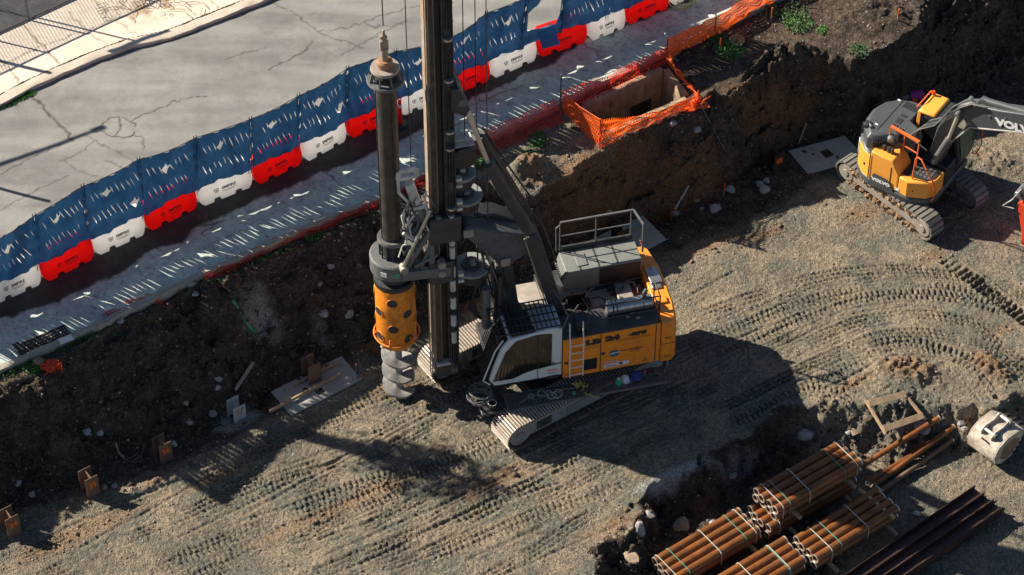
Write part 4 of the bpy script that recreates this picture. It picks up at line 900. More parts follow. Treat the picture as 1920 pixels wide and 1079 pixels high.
# ---------------------------------------------------------------- drilling rig
HR = rad(14); A0 = Vector((1.4437, -4.8575, 0))
rig = thing('drilling_rig', 'large orange tracked drilling rig with a tall black mast and an auger', 'drilling rig', A0, HR)
RI = Matrix.Rotation(-HR, 4, 'Z') @ Matrix.Translation(-A0)
RM = RI.inverted()
def RL(u, v, y):                       # photo point on the rig's own vertical plane y'=y
    return RI @ on_plane(u, v, RM @ Vector((0, y, 0)), HR)
V3 = lambda *a: Vector(a)
def crawler(parent, c, ang, Lh, r, w, pitch, shoe, ribs, framem, n_roll, ribh=.035, side=-1, mud=None, sprmat=None, sh=.04):
    """stadium shaped crawler; c = centre on the ground, Lh = half distance between end wheels"""
    R = Matrix.Rotation(ang, 3, 'Z'); m = MB(); mg = MB() if ribs > 1 else m; per = 4*Lh+2*math.pi*r; n = int(round(per/pitch)); c = Vector(c)
    for i in range(n):
        s = (i+.5)*per/n
        if s < 2*Lh: p = V3(-Lh+s, 0, 0+r*2); t = V3(1, 0, 0); nn = V3(0, 0, 1)
        elif s < 2*Lh+math.pi*r: a = (s-2*Lh)/r; p = V3(Lh+r*math.sin(a), 0, r+r*math.cos(a)); t = V3(math.cos(a), 0, -math.sin(a)); nn = V3(math.sin(a), 0, math.cos(a))
        elif s < 4*Lh+math.pi*r: p = V3(Lh-(s-2*Lh-math.pi*r), 0, 0); t = V3(-1, 0, 0); nn = V3(0, 0, -1)
        else: a = (s-4*Lh-math.pi*r)/r; p = V3(-Lh-r*math.sin(a), 0, r-r*math.cos(a)); t = V3(-math.cos(a), 0, math.sin(a)); nn = V3(-math.sin(a), 0, -math.cos(a))
        B = Matrix((t, nn.cross(t), nn)).transposed(); RB = R @ B; q = p-nn*(sh+ribh)
        pw = per/n
        m.box(c+R @ (q+nn*sh/2), (pw*.86, w, sh), RB)
        for k in range(ribs):
            o = (k-(ribs-1)/2)*pw*.5 if ribs > 1 else pw*.0
            mg.box(c+R @ (q+nn*(sh+ribh/2)+t*o), (pw*(.17 if ribs > 1 else .62), w*.99, ribh), RB)
    m.build('track_belt', BELT if ribs > 1 else shoe, parent, smooth=False)
    if ribs > 1: mg.build('track_grousers', GROUS, parent, smooth=False)
    m = MB(); hw = w*.40
    prof = [(-Lh-.1, r*.9), (-Lh+.1, r*1.62), (Lh-.1, r*1.62), (Lh+.1, r*.9), (Lh-.25, r*.62), (-Lh+.25, r*.62)]
    m.prism([c+R @ V3(x, -hw, z) for x, z in prof], R @ V3(0, 2*hw, 0)); m.build('track_frame', framem, parent, bevel=.02)
    for s_ in (-1, 1):
        y = s_*w*.40
        m = MB().cyl(c+R @ V3(s_*0+Lh*1.0, y*1.0-.05*s_, r), c+R @ V3(Lh, y+.02*s_, r), r*.72, n=24); m.cyl(c+R @ V3(Lh, y-.05*s_, r), c+R @ V3(Lh, y+.06*s_, r), r*.3, n=16)
        m.build('sprocket', sprmat or framem, parent, bevel=.01)
        m = MB().cyl(c+R @ V3(-Lh, y*1.0-.05*s_, r), c+R @ V3(-Lh, y+.02*s_, r), r*.70, n=24); m.cyl(c+R @ V3(-Lh, y-.05*s_, r), c+R @ V3(-Lh, y+.05*s_, r), r*.28, n=16)
        m.build('idler', sprmat or framem, parent, bevel=.01)
    m = MB()
    for i in range(n_roll):
        x = -Lh+.35+(2*Lh-.7)*i/(n_roll-1); m.cyl(c+R @ V3(x, -w*.34, r*.36), c+R @ V3(x, w*.34, r*.36), r*.22, n=10)
    m.build('rollers', BLACK, parent)
    if mud:
        m = MB(); r_ = random.Random(int(abs(c.x)*100))
        for i in range(90):
            x = r_.uniform(-Lh, Lh*.9); z = r_.choice((r*.30, r*1.5))+r_.uniform(-.04, .06); s_ = r_.uniform(.05, .12)
            m.box(c+R @ V3(x, side*w*r_.uniform(.30, .44), z), (s_*1.6, s_, s_), Matrix.Rotation(r_.uniform(0, 6), 3, Vector((r_.random(), r_.random(), r_.random())).normalized()))
        o_ = m.build('caked_mud', mud, parent, smooth=False); o_['kind'] = 'stuff'
TA = rad(20); tn = V3(-math.sin(TA), math.cos(TA), 0); tt_ = V3(math.cos(TA), math.sin(TA), 0); TC = V3(-.03, 1.55, 0)
for s_ in (-1, 1):
    crawler(rig, TC+tn*1.66*s_-tt_*(.36 if s_ > 0 else 0), TA, 2.32, .50, .84, .185, SHOE, 2, FRAMEG, 9, .032, -1)
    # recess plates on the outer face of the frame
    for k in (-1.5, -.45, .7, 1.7): MB().box(TC+tn*(1.66*s_-.345)+tt_*k+V3(0, 0, .56), (.50, .04, .30), Matrix.Rotation(TA, 3, 'Z')).build('frame_plate', BOX if k in (-.45, 1.7) else DARK, rig, bevel=.01)
MB().box(TC+V3(0, 0, .62), (2.6, 2.9, .45), Matrix.Rotation(TA, 3, 'Z')).build('carbody', DARK, rig, bevel=.04)
MB().cyl(TC+V3(0, 0, .8), TC+V3(0, 0, 1.12), .95, n=40).build('slew_ring', BLACK, rig)
MB().bb(-1.9, 3.0, .35, 2.75, 1.02, 1.28).build('slewing_deck', DARK, rig, bevel=.02)
# engine house along the near side
MB().bb(0, 2.86, 0, .95, 1.3, 2.86).build('engine_housing', ORANGE, rig, bevel=.015)
MB().bb(-.02, 2.84, .03, .95, 2.862, 2.90).build('deck_plate', DARK, rig)
for x in (1.10, 2.72): MB().bb(x-.012, x+.012, -.006, .01, 1.32, 2.85).build('door_gap', INK, rig)
for x0, x1, z in ((.28, 1.02, 2.34), (1.22, 2.55, 2.42)): MB().bb(x0, x1, -.012, .0, z, z+.10).build('pressed_swage', paint('swage orange', (.68, .23, .012), .45, amt=.2, bump=0) if 'swage orange' not in MATS else MATS['swage orange'], rig, bevel=.004)
m = MB(); m.bb(.58, 1.0, -.014, .0, 1.48, 1.92)
for k in range(12): m.bb(.6, .98, -.03, -.012, 1.50+k*.034, 1.515+k*.034)
m.build('air_grille', BLACK, rig, smooth=False)
for x, z in ((.10, 1.92), (1.17, 2.05)): MB().bb(x-.04, x+.05, -.03, .0, z-.04, z+.04).build('door_latch', BLACK, rig, bevel=.008)
MF = lambda x, z, y=-.012: frame((x, y, z), (1, 0, 0), (0, -1, 0))
text('LB', .25, INK, rig, MF(.87, 2.60), 'model_lettering', .004, .02, 1.6)
text('24', .25, INK, rig, MF(1.44, 2.62), 'model_lettering', .004, .02, 1.6)
text('-270', .17, INK, rig, MF(2.17, 2.63), 'model_lettering', .004, .014, 1.65)
sg_ = paint('emblem teal', (.02, .13, .14), .5, amt=.05, bump=0)
e = MB(); e.prism([V3(1.50+.155*math.cos(a), -.010, 1.97+.135*math.sin(a)) for a in [k*math.pi/16 for k in range(32)]], (0, -.004, 0)); e.build('oval_emblem', sg_, rig, smooth=False)
e = MB(); e.prism([V3(1.50+.15*math.cos(a), -.015, 1.985+.034*math.sin(a)+.01*math.cos(a)) for a in [k*math.pi/12 for k in range(24)]], (0, -.003, 0)); e.build('emblem_band', WINK, rig, smooth=False)
text('Coates', .075, sg_, rig, MF(1.50, 1.985, -.019), 'emblem_lettering', .001, .001, 1.1)
text("Let's do this together", .075, INK, rig, MF(2.02, 2.03), 'slogan_lettering', .002, .002, 1.0)
text('industrial solutions', .042, INK, rig, MF(2.10, 1.94), 'slogan_lettering', .002, .001, 1.0)
def sign(x0, x1, z0, z1, word, par=rig, y=-.012, tw=None):
    MB().bb(x0, x1, y-.004, y, z0, z1).build('warning_sign', PAPER, par, smooth=False)
    MB().bb(x0+.02, x1-.02, y-.008, y-.0045, z1-(z1-z0)*.45, z1-.02).build('red_band', REDP, par, smooth=False)
    text(word, (z1-z0)*.30, WINK, par, MF((x0+x1)/2, z1-(z1-z0)*.23-.01, y-.010), 'sign_lettering', .001, .001, .95)
    for k in (.30, .16): MB().bb(x0+.04, x1-.04, y-.007, y-.0045, z0+(z1-z0)*k-.008, z0+(z1-z0)*k+.008).build('small_print_line', INK, par, smooth=False)
sign(1.22, 1.60, 1.42, 1.66, 'DANGER')
MB().bb(1.615, 1.95, -.016, -.012, 1.44, 1.58).build('notice_sign', PAPER, rig, smooth=False)
MB().bb(1.66, 1.76, -.019, -.0165, 1.47, 1.56).build('sign_pictogram', INK, rig, smooth=False)
def tri(x, z, s_, par=rig):
    MB().prism([V3(x-s_, -.012, z), V3(x+s_, -.012, z), V3(x, -.012, z+1.6*s_)], (0, -.003, 0)).build('triangle_edge', INK, par, smooth=False)
    MB().prism([V3(x-s_*.78, -.016, z+.1*s_), V3(x+s_*.78, -.016, z+.1*s_), V3(x, -.016, z+1.4*s_)], (0, -.002, 0)).build('warning_triangle', YELL, par, smooth=False)
    MB().bb(x-.008, x+.008, -.021, -.019, z+.4*s_, z+.95*s_).build('exclamation_mark', INK, par, smooth=False)
tri(2.45, 1.40, .085); tri(.12, 1.36, .08)
# counterweight, rounded at the back
pl = [(2.88, -.06), (3.20, -.06), (3.34, .08), (3.44, .7), (3.46, 1.5), (3.44, 2.3), (3.34, 2.92), (3.2, 3.06), (2.88, 3.06)]
MB().prism([V3(x, y, 1.27) for x, y in pl], (0, 0, 1.55)).build('counterweight', ORANGE, rig, bevel=.06)
MB().prism([V3(x if x < 3 else x-.05, y, 2.82) for x, y in pl], (0, 0, .08)).build('counterweight_cap', ORANGE, rig, bevel=.03)
MB().bb(2.9, 3.42, -.068, -.055, 2.03, 2.045).build('counterweight_joint', INK, rig)
for z, xx in ((2.28, 3.07), (1.52, 3.07)): text('6.0 t', .10, INK, rig, MF(xx, z, -.066), 'weight_lettering', .002, .002, 1.0)
for y in (.8, 1.4, 2.2): MB().bb(2.95, 3.25, y-.12, y+.12, 2.9, 2.97).build('lifting_lug', ORANGE if y != 1.4 else CHROME, rig, bevel=.02)
m = MB(); m.box((3.13, 1.75, 2.99), (.34, .62, .05), Matrix.Rotation(.05, 3, 'Z')); m.build('loose_step_plate', CHROME, rig, bevel=.008)
# engine bay behind the near house
MB().bb(.05, 2.86, .96, 2.0, 1.3, 2.35).build('engine_bay', BLACK, rig, bevel=.02)
MB().bb(1.15, 1.95, 1.05, 1.95, 2.35, 2.62).build('air_filter_cover', PLATE, rig, bevel=.04)
MB().bb(1.98, 2.45, 1.05, 1.98, 2.35, 2.72).build('engine_cover', PLATE, rig, bevel=.03)
MB().bb(2.48, 2.84, 1.1, 1.95, 2.35, 2.55).build('battery_cover', GREY, rig, bevel=.02)
m = MB(); m.cyl((1.45, .74, 3.07), (2.78, .74, 3.07), .20, n=28); m.build('exhaust_silencer', CHROME, rig, bevel=.015)
for x in (1.62, 1.72, 2.5): MB().torus((x, .74, 3.07), (1, 0, 0), .203, .014, 28, 6).build('silencer_band', DARK, rig)
MB().tube([(2.55, .74, 3.2), (2.56, .76, 3.42), (2.64, .80, 3.5)], .06, 10).build('exhaust_stack', KELLY, rig)
m = MB()
for k in range(6): m.tube([(1.1, 1.2+.09*k, 2.45), (1.05, 1.15+.09*k, 2.62), (1.2, 1.1+.1*k, 2.68)], .03, 6)
m.build('intake_hoses', RUBBER, rig)
MB().bb(.42, .82, .20, .62, 2.90, 3.25).build('fuel_pump_box', BLACK, rig, bevel=.05)
m = MB()
for k in range(6): m.bb(.46+k*.055, .48+k*.055, .19, .2, 2.93, 3.2)
m.build('pump_fins', DARK, rig)
MB().cyl((-.1, .62, 2.88), (-.1, .62, 2.98), .05).build('beacon', REDP, rig)
MB().bb(-.25, .35, 1.1, 1.75, 2.4, 2.75).build('hydraulic_cover', BOX, rig, bevel=.03)
r_ = random.Random(21)
for q in range(3):
    for k in range(6):
        m = MB(); a = V3(r_.uniform(.1, 2.7), r_.uniform(1.0, 1.95), r_.uniform(2.45, 2.8)); b = a+V3(r_.uniform(-.5, .5), r_.uniform(-.4, .4), r_.uniform(-.1, .1)); m.tube([a, a.lerp(b, .4)+V3(0, 0, .12), b], r_.choice((.018, .028)), 6)
        m.build('engine_hose', (RUBBER, BLACK, MASTB)[q], rig)
for k in range(9):
    x, y = r_.uniform(1.2, 2.8), r_.uniform(1.1, 1.9); MB().cyl((x, y, 2.5), (x, y, 2.76), r_.uniform(.03, .07), n=10).build('filler_cap', r_.choice((BLACK, MASTB, GREY)), rig, bevel=.01)
for k in range(7):
    x, y = r_.uniform(.1, 2.6), r_.uniform(.1, .6); s_ = r_.uniform(.03, .08); MB().box((x, y, 2.9+s_/2), (s_*2, s_, s_)).build('deck_fitting', r_.choice((BLACK, GREY, MASTB)), rig, bevel=.01)
for x in (1.05, 1.6, 2.15): MB().bb(x-.02, x+.02, 2.06, 2.88, 3.42, 3.432).build('housing_seam', INK, rig)
for q in range(2):
    for k in range(7):
        m = MB(); a = RL(905+r_.uniform(-8, 50), 470+r_.uniform(-20, 20), 1.4); b = RL(915+r_.uniform(-10, 70), 590+r_.uniform(-10, 10), 1.5); a.y += r_.uniform(-.3, .5); mid_ = a.lerp(b, .5)+V3(r_.uniform(-.2, .2), r_.uniform(-.2, 0), 0); m.tube([a, a.lerp(mid_, .6), mid_, mid_.lerp(b, .5), b], r_.choice((.016, .024)), 6)
        m.build('boom_hose', (RUBBER, GREY)[q], rig)
# near deck railing
m = MB()
for a, b in (((.72, .04, 3.95), (2.80, .04, 3.95)), ((.72, .04, 3.42), (2.80, .04, 3.42)), ((2.80, .04, 3.95), (2.80, .62, 3.95)), ((2.80, .04, 3.42), (2.80, .62, 3.42)), ((.72, .04, 2.9), (.72, .04, 3.95)), ((1.45, .04, 2.9), (1.45, .04, 3.95)), ((2.80, .04, 2.9), (2.80, .04, 3.97)), ((2.80, .62, 2.9), (2.80, .62, 3.97)), ((.72, .04, 3.95), (.72, .7, 3.7))):
    m.tube([a, b], .022, 6)
m.build('deck_railing', BLACK, rig)
# ladder
m = MB()
for x in (.17, .56): m.tube([(x, -.12, 1.42), (x, -.12, 2.9), (x, -.06, 3.1), (x, -.02, 3.55)], .02, 6)
for k in range(5): m.tube([(.17, -.12, 1.5+k*.3), (.56, -.12, 1.5+k*.3)], .018, 6)
m.build('ladder', WHITE, rig)
# far cooler box, platform and railing
m = MB(); m.prism([V3(.62, 2.05, 2.62), V3(.50, 2.05, 3.0), V3(.62, 2.05, 3.42), V3(2.86, 2.05, 3.42), V3(2.86, 2.05, 2.62)], (0, .85, 0)); m.build('cooler_housing', BOX, rig, bevel=.02)
MB().bb(-.1, 2.86, 2.0, 3.0, 1.3, 2.60).build('cooler_base', DARK, rig, bevel=.02)
m = MB()
for k in range(22): m.bb(1.62+k*.054, 1.64+k*.054, 2.02, 2.05, 2.72, 3.34)
m.bb(1.6, 2.82, 2.035, 2.052, 2.70, 3.36); m.build('cooler_grille', BLACK, rig, smooth=False)
m = MB()
for k in range(8): m.box((.50, 2.15+k*.09, 3.02), (.02, .035, .34), Matrix.Rotation(-.28, 3, 'Y'))
m.build('side_louvres', BLACK, rig, smooth=False)
MB().bb(1.0, 1.3, 2.2, 2.7, 3.42, 3.45).build('service_hatch', BOX, rig, bevel=.01)
MB().bb(.7, 2.8, 2.92, 2.98, 3.42, 3.58).build('kick_plate', DARK, rig)
m = MB()
for a, b in (((.66, 2.95, 4.55), (2.82, 2.95, 4.55)), ((2.82, 2.95, 4.55), (2.95, 2.35, 4.50)), ((2.95, 2.35, 4.50), (2.95, 2.35, 3.42))): m.bar(a, b, .05, .05)
for a, b in (((.66, 2.95, 3.42), (.66, 2.95, 4.55)), ((1.72, 2.95, 3.42), (1.72, 2.95, 4.55)), ((2.76, 2.95, 3.42), (2.76, 2.95, 4.5)), ((.66, 2.95, 4.0), (2.8, 2.95, 4.0)), ((.56, 2.95, 3.42), (.54, 2.95, 4.35)), ((.54, 2.95, 4.35), (.66, 2.95, 4.45))): m.tube([a, b], .02, 6)
m.build('platform_railing', GREY, rig)
m = MB(); m.prism([V3(-1.0, 1.95, 2.1), V3(-1.0, 1.95, 2.42), V3(-.85, 1.95, 2.5), V3(.5, 1.95, 2.5), V3(.5, 1.95, 2.1)], (0, .85, 0)); m.build('step_box', PLATE, rig, bevel=.015)
MB().bb(-.1, 1.2, 1.88, 2.3, 2.62, 2.66).build('tread_plate', PLATE, rig)
m = MB(); ch0, ch1 = V3(2.95, 2.6, 3.6), V3(3.15, 1.95, 3.0)
for k in range(14): m.torus(ch0.lerp(ch1, k/13)-V3(0, 0, .06*math.sin(k/13*math.pi)), (0, 1, 0) if k % 2 else (1, 0, 0), .03, .008, 10, 5)
m.build('safety_chain', paint('red white chain', (.6, .2, .18), .5, amt=.1, bump=0), rig)
# cab
po = [RL(u, v, 0) for u, v in ((1052, 616), (1030, 618), (955, 639), (940, 657), (925, 693), (918, 716), (928, 725), (1053, 703))]
po = [V3(p.x, 0, max(p.z, 1.38)) for p in po]; po[-1].x = -.03; po[0].x = -.03
MB().prism([p+V3(0, .0, 0) for p in po], (0, 1.0, 0)).build('cab_shell', WHITE, rig, bevel=.035)
wn = [RL(u, v, 0) for u, v in ((1035, 626), (1008, 628), (968, 640), (948, 661), (924, 716), (962, 710), (982, 700), (1008, 691), (1034, 684))]
MB().prism([V3(p.x, -.012, p.z) for p in wn], (0, -.006, 0)).build('cab_side_window', GLASS, rig)
m = MB()
for a, b in ((wn[0], wn[8]), ): pass
x_ = RL(1008, 660, 0).x
m.bar(V3(x_, -.022, wn[7].z), V3(x_, -.022, wn[1].z-.02), .02, .02); m.build('window_mullion', BLACK, rig)
m = MB(); d0, d1 = RL(1008, 690, 0), RL(1008, 715, 0); m.bar(V3(d0.x, -.02, d0.z), V3(d0.x, -.02, 1.43), .015, .012); m.bar(V3(d0.x, -.02, d0.z-.02), V3(-.04, -.02, d0.z+.06), .015, .02); m.build('door_seam', INK, rig)
# dark windscreen and its guard on the slanted front
fr = [V3(po[2].x-.02, 0, po[2].z-.03), V3(po[3].x-.02, 0, po[3].z), V3(po[5].x-.02, 0, po[5].z+.02)]
m = MB(); m.prism([fr[0]+V3(0, .08, 0), fr[1]+V3(0, .08, 0), fr[2]+V3(0, .08, .02), fr[2]+V3(0, .92, .02), fr[1]+V3(0, .92, 0), fr[0]+V3(0, .92, 0)], (-.015, 0, .005)); m.build('windscreen', GLASS, rig)
m = MB(); go = V3(-.16, 0, .05)
m.tube([fr[0]+go+V3(0, -.02, .05), fr[1]+go+V3(0, -.04, 0), fr[2]+go*1.1+V3(0, -.04, .05), fr[2]+V3(.02, -.04, -.1)], .022, 6); m.build('grab_rail', WHITE, rig)
m = MB()
for k in range(9):
    y = .06+k*.11; m.tube([fr[0]+go+V3(0, y, 0), fr[1]+go+V3(0, y, 0), fr[2]+go+V3(0, y, 0)], .012, 5)
m.build('windscreen_guard', BLACK, rig)
m = MB(); z = 3.52
for k in range(15): m.bar((-1.95+k*.135, .0, z), (-1.95+k*.135, 1.08, z), .03, .03)
for y in (0, .27, .54, .81, 1.08): m.bar((-1.98, y, z+.02), (-.03, y, z+.02), .03, .03)
m.build('roof_guard', BLACK, rig, smooth=False)
MB().bb(-1.5, -.05, .05, .95, 3.36, 3.40).build('roof_panel', BLACK, rig)
m = MB(); m.bb(-.85, -.15, .3, .95, 3.40, 3.425); m.build('roof_window_frame', OFFW, rig)
for p in ((-1.9, .02), (-.1, .02), (-1.9, 1.05), (-.1, 1.05)): MB().cyl((p[0], p[1], 3.2), (p[0], p[1], 3.52), .02, n=6).build('guard_bracket', BLACK, rig)
MB().tube([(-.1, -.02, 3.5), (-.05, -.1, 3.5), (.15, .1, 3.75), (.05, .6, 3.9), (-.05, 1.0, 3.95)], .02, 6).build('roof_grab_rail', GREY, rig)
for zz in (1.98, ): sign(-.48, -.14, 1.58, 1.80, 'DANGER', y=-.008)
MB().bb(-.46, -.12, -.02, -.004, 1.40, 1.52).build('step_recess', INK, rig)
text('E298', .085, INK, rig, MF(-.33, 2.03, -.008), 'fleet_lettering', .002, .002, 1.1)
# walkway
m = MB(); m.bb(-1.75, 2.95, -.62, -.58, .98, 1.06); m.bb(-1.75, 2.95, -.03, 0, .98, 1.06); m.bb(2.92, 2.95, -.6, -.03, .98, 1.06); m.bb(-1.75, -1.71, -.6, -.03, .98, 1.06)
for x in (-.55, .1, 1.5, 2.2): m.bb(x-.015, x+.015, -.6, -.03, .98, 1.06)
m.build('walkway_frame', GREY, rig)
GRATE = lattice('walkway grating', (.085, .08, .075), .055, .04, .026, .02, trans=.0, rough=.6)
m = MB(); m.add([(-1.73, -.6, 1.05), (2.93, -.6, 1.05), (2.93, -.03, 1.05), (-1.73, -.03, 1.05)], [(0, 1, 2, 3)]); m.uv = [(0, 0), (4.66, 0), (4.66, .57), (0, .57)]; m.build('walkway_grating', GRATE, rig, smooth=False)
# mast
ZT = 21.0; ZF = .98
m = MB(); m.bb(-3.40, -3.17, 1.42, 1.98, ZF+.35, ZT); m.build('mast_guide_rail', MASTB, rig, bevel=.01)
for y in (1.34, 1.94): MB().bb(-3.34, -3.22, y, y+.07, ZF+.3, ZT).build('guide_flange', KELLY, rig)
m = MB(); m.bb(-3.16, -3.02, 1.50, 1.92, ZF, ZT)
m.build('mast_web', BLACK, rig)
MB().bb(-3.01, -2.71, 1.30, 2.05, ZF, ZT).build('mast_box', DARK, rig, bevel=.02)
m = MB()
for k in range(34):
    z = .9+k*.6; m.bb(-3.02, -2.70, 1.285, 1.30, z, z+.05)
    if k % 3 == 0: m.bb(-2.98, -2.78, 1.25, 1.30, z+.1, z+.42)
m.build('mast_stiffeners', GREY, rig, bevel=.004)
m = MB(); r_ = random.Random(4)
for k in range(4):
    y = 1.26-.0*k; x = -2.96+k*.07; pts = [(x+.012*math.sin(z*1.3+k), y-.02+.015*math.sin(z*2+k*2), z) for z in np.arange(1.2, ZT-.3, .5)]; m.tube(pts, .022, 6)
m.build('mast_hoses', RUBBER, rig)
for z in (2.3, 3.0, 3.7, 4.4, 4.95, 5.7, 6.2, 6.9): MB().cyl((-2.87, 1.24, z), (-2.87, 1.24, z+.42), .085, n=10).build('hose_sleeve', OFFW, rig)
for z in (7.6, 9.8, 10.4, 12.2, 13.6): MB().cyl((-2.87, 1.22, z), (-2.87, 1.22, z+.07), .13, n=14).build('hose_clamp', CHROME, rig)
m = MB(); m.bb(-3.41, -2.70, 1.27, 2.06, ZF-.1, ZF+.35); m.prism([V3(-2.7, 1.35, ZF+.3), V3(-2.35, 1.35, ZF-.12), V3(-2.85, 1.35, ZF-.12)], (0, .5, 0)); m.build('mast_foot', DARK, rig, bevel=.03)
MB().bb(-3.38, -2.9, 1.25, 1.5, ZF+.35, ZF+.44).build('foot_mud', OFFW, rig, bevel=.02)
m = MB()
for x in (-3.46, -3.52): m.cyl((x, 1.5, .9), (x, 1.5, 4.5), .018, n=6)
m.build('guide_rods', MASTB, rig)
# ropes
KX, KY = -4.41, 1.8
kl = MB()
for dx, dy in ((-3.86, 1.6), (-3.44, 1.35), (-2.38, 1.6), (-2.06, 1.6), (-1.77, 1.6)):
    kl.cyl((dx, dy, 4.8 if dx > -3 else 7.5), (dx, dy, ZT), .014, n=5)
kl.build('hoist_rope', BLACK, rig)
MB().cyl((KX, KY, 13.9), (KX, KY, ZT), .016, n=6).build('kelly_rope', BLACK, rig)
m = MB(); m.bb(-4.6, -1.6, 1.3, 2.3, ZT, ZT+.35); m.cyl((-4.41, 1.55, ZT+.3), (-4.41, 2.05, ZT+.3), .4, n=20); m.cyl((-2, 1.55, ZT+.3), (-2, 2.05, ZT+.3), .4, n=20); m.build('mast_head', DARK, rig, bevel=.02)
# kelly bar
m = MB(); m.cyl((KX, KY, 4.9), (KX, KY, 12.2), .275, n=28)
for k in range(3):
    a = k*2.094+.9; c = V3(KX+.275*math.cos(a), KY+.275*math.sin(a), 0); m.bar(c+V3(0, 0, 5), c+V3(0, 0, 12), .07, .05, up=(math.cos(a), math.sin(a), 0))
m.build('kelly_bar', KELLY, rig)
MB().lathe([(.26, 11.95), (.30, 12.0), (.48, 12.02), (.50, 12.07), (.48, 12.12), (.30, 12.12)], (KX, KY, 0), 36).build('damper_plate', GREY, rig)
m = MB()
for k in range(8):
    a = k*math.pi/4+.2; p = V3(KX+.42*math.cos(a), KY+.42*math.sin(a), 12.1); m.bar(p, V3(KX+.33*math.cos(a), KY+.33*math.sin(a), 12.42), .03, .09, up=(math.cos(a), math.sin(a), 0))
m.build('damper_ribs', GREY, rig)
MB().lathe([(.0, 12.42), (.37, 12.42), (.39, 12.46), (.37, 12.52), (.2, 12.53), (0, 12.53)], (KX, KY, 0), 32).build('damper_disc', PLATE, rig)
MB().lathe([(.2, 12.5), (.21, 12.7), (.17, 12.76), (0, 12.76)], (KX, KY, 0), 24).build('swivel_hub', paint('rusty cast', (.33, .17, .08), .6, amt=.3), rig)
m = MB(); m.cyl((KX, KY, 12.7), (KX, KY, 13.15), .10, n=12); m.bb(KX-.11, KX+.11, KY-.05, KY+.05, 13.1, 13.4); m.cyl((KX, KY, 13.35), (KX, KY, 13.75), .08, .03, n=10); m.torus((KX, KY, 13.5), (0, 1, 0), .07, .03, 14, 6)
m.build('rope_swivel', MASTB, rig, bevel=.01)
# rotary drive
m = MB(); m.lathe([(.30, 6.38), (.40, 6.40), (.42, 6.36), (.42, 6.28), (.30, 6.28)], (KX, KY, 0), 40); m.build('guide_ring', GREY, rig)
m = MB()
for k in range(14):
    a = k*2*math.pi/14; m.cyl((KX+.37*math.cos(a), KY+.37*math.sin(a), 5.75), (KX+.37*math.cos(a), KY+.37*math.sin(a), 6.3), .028, n=8)
m.cyl((KX, KY, 5.7), (KX, KY, 6.3), .31, n=24); m.build('spring_pack', BLACK, rig)
MB().lathe([(0, 5.74), (.62, 5.74), (.66, 5.70), (.66, 5.22), (.60, 5.16), (0, 5.16)], (KX, KY, 0), 44).build('rotary_gearbox', GREY, rig)
for a, mm_ in ((-2.2, PAPER), (-1.85, BOX), (-1.65, GREENP)): MB().box((KX+.665*math.cos(a), KY+.665*math.sin(a), 5.45), (.01, .18, .16), Matrix.Rotation(a, 3, 'Z')).build('gearbox_plate', mm_, rig)
MB().lathe([(.5, 5.16), (.55, 5.0), (.46, 4.95), (.46, 4.86), (.58, 4.84), (.58, 4.66), (.4, 4.64)], (KX, KY, 0), 40).build('drive_flange', BLACK, rig)
# arms to the mast
m = MB()
for y in (1.16, 2.44): m.bar((KX+.1, y, 5.42), (-2.95, y, 5.30), .16, .34)
m.bar((KX+.55, 1.2, 5.42), (KX+.55, 2.4, 5.42), .16, .3); m.build('drive_arm', GREY, rig, bevel=.02)
m = MB(); m.bar((KX+.25, 1.2, 5.7), (-3.2, 1.25, 7.35), .14, .14); m.bar((KX+.3, 2.4, 5.7), (-3.2, 2.3, 7.35), .14, .14); m.bar((-3.45, 1.2, 5.4), (-3.45, 1.25, 6.9), .1, .16); m.bar((KX+.45, 1.2, 5.65), (-3.3, 1.2, 5.95), .1, .1); m.bar((-3.8, 1.2, 5.45), (-3.3, 1.25, 6.8), .08, .08); m.build('brace', GREY, rig, bevel=.015)
MB().bb(-3.55, -2.85, 1.12, 2.3, 4.85, 5.65).build('drive_sledge', DARK, rig, bevel=.03)
MB().bb(-3.5, -2.6, 1.15, 2.25, 6.35, 7.3).build('upper_sledge', DARK, rig, bevel=.05)
for p in ((KX+.15, 1.05, 5.72), (-3.2, 1.08, 5.3), (-3.2, 1.08, 5.62)): MB().cyl((p[0], p[1]-.06, p[2]), (p[0], p[1]+.2, p[2]), .12, n=16).build('pivot_pin', PLATE, rig, bevel=.02)
MB().cyl((KX+.12, 1.1, 5.75), (-3.45, 1.15, 7.75), .055, n=12).build('support_strut', CHROME, rig)
# hydraulic motors and hose nest above the drive
m = MB(); m.cyl((-3.95, 1.55, 8.5), (-3.78, 1.45, 7.8), .14, n=16); m.build('motor_body', OFFW, rig, bevel=.02)
m = MB(); m.cyl((-3.76, 1.4, 7.7), (-3.6, 1.35, 7.1), .15, .12, n=16); m.build('swivel_motor', BOX, rig, bevel=.02)
m = MB(); p = [V3(-4.25, 1.5, 8.75), V3(-4.22, 1.5, 9.0), V3(-3.75, 1.5, 9.0), V3(-3.72, 1.5, 8.75)]
for a, b in zip(p, p[1:]+p[:1]): m.bar(a, b, .13, .08, up=(0, 1, 0))
m.build('lifting_frame', OFFW, rig, bevel=.02)
m = MB(); m.tube([(-4.25, 1.5, 8.75), (-4.25, 1.45, 8.3), (-4.0, 1.4, 7.9), (-4.2, 1.35, 7.5), (-4.15, 1.35, 7.1)], .045, 8); m.tube([(-4.1, 1.3, 7.2), (-3.85, 1.3, 7.55), (-3.5, 1.3, 7.9)], .04, 8); m.tube([(-4.2, 1.3, 6.9), (-3.9, 1.25, 6.6)], .05, 8); m.tube([(-3.9, 1.3, 7.75), (-3.5, 1.3, 7.75)], .05, 8); m.build('pipe_frame', OFFW, rig)
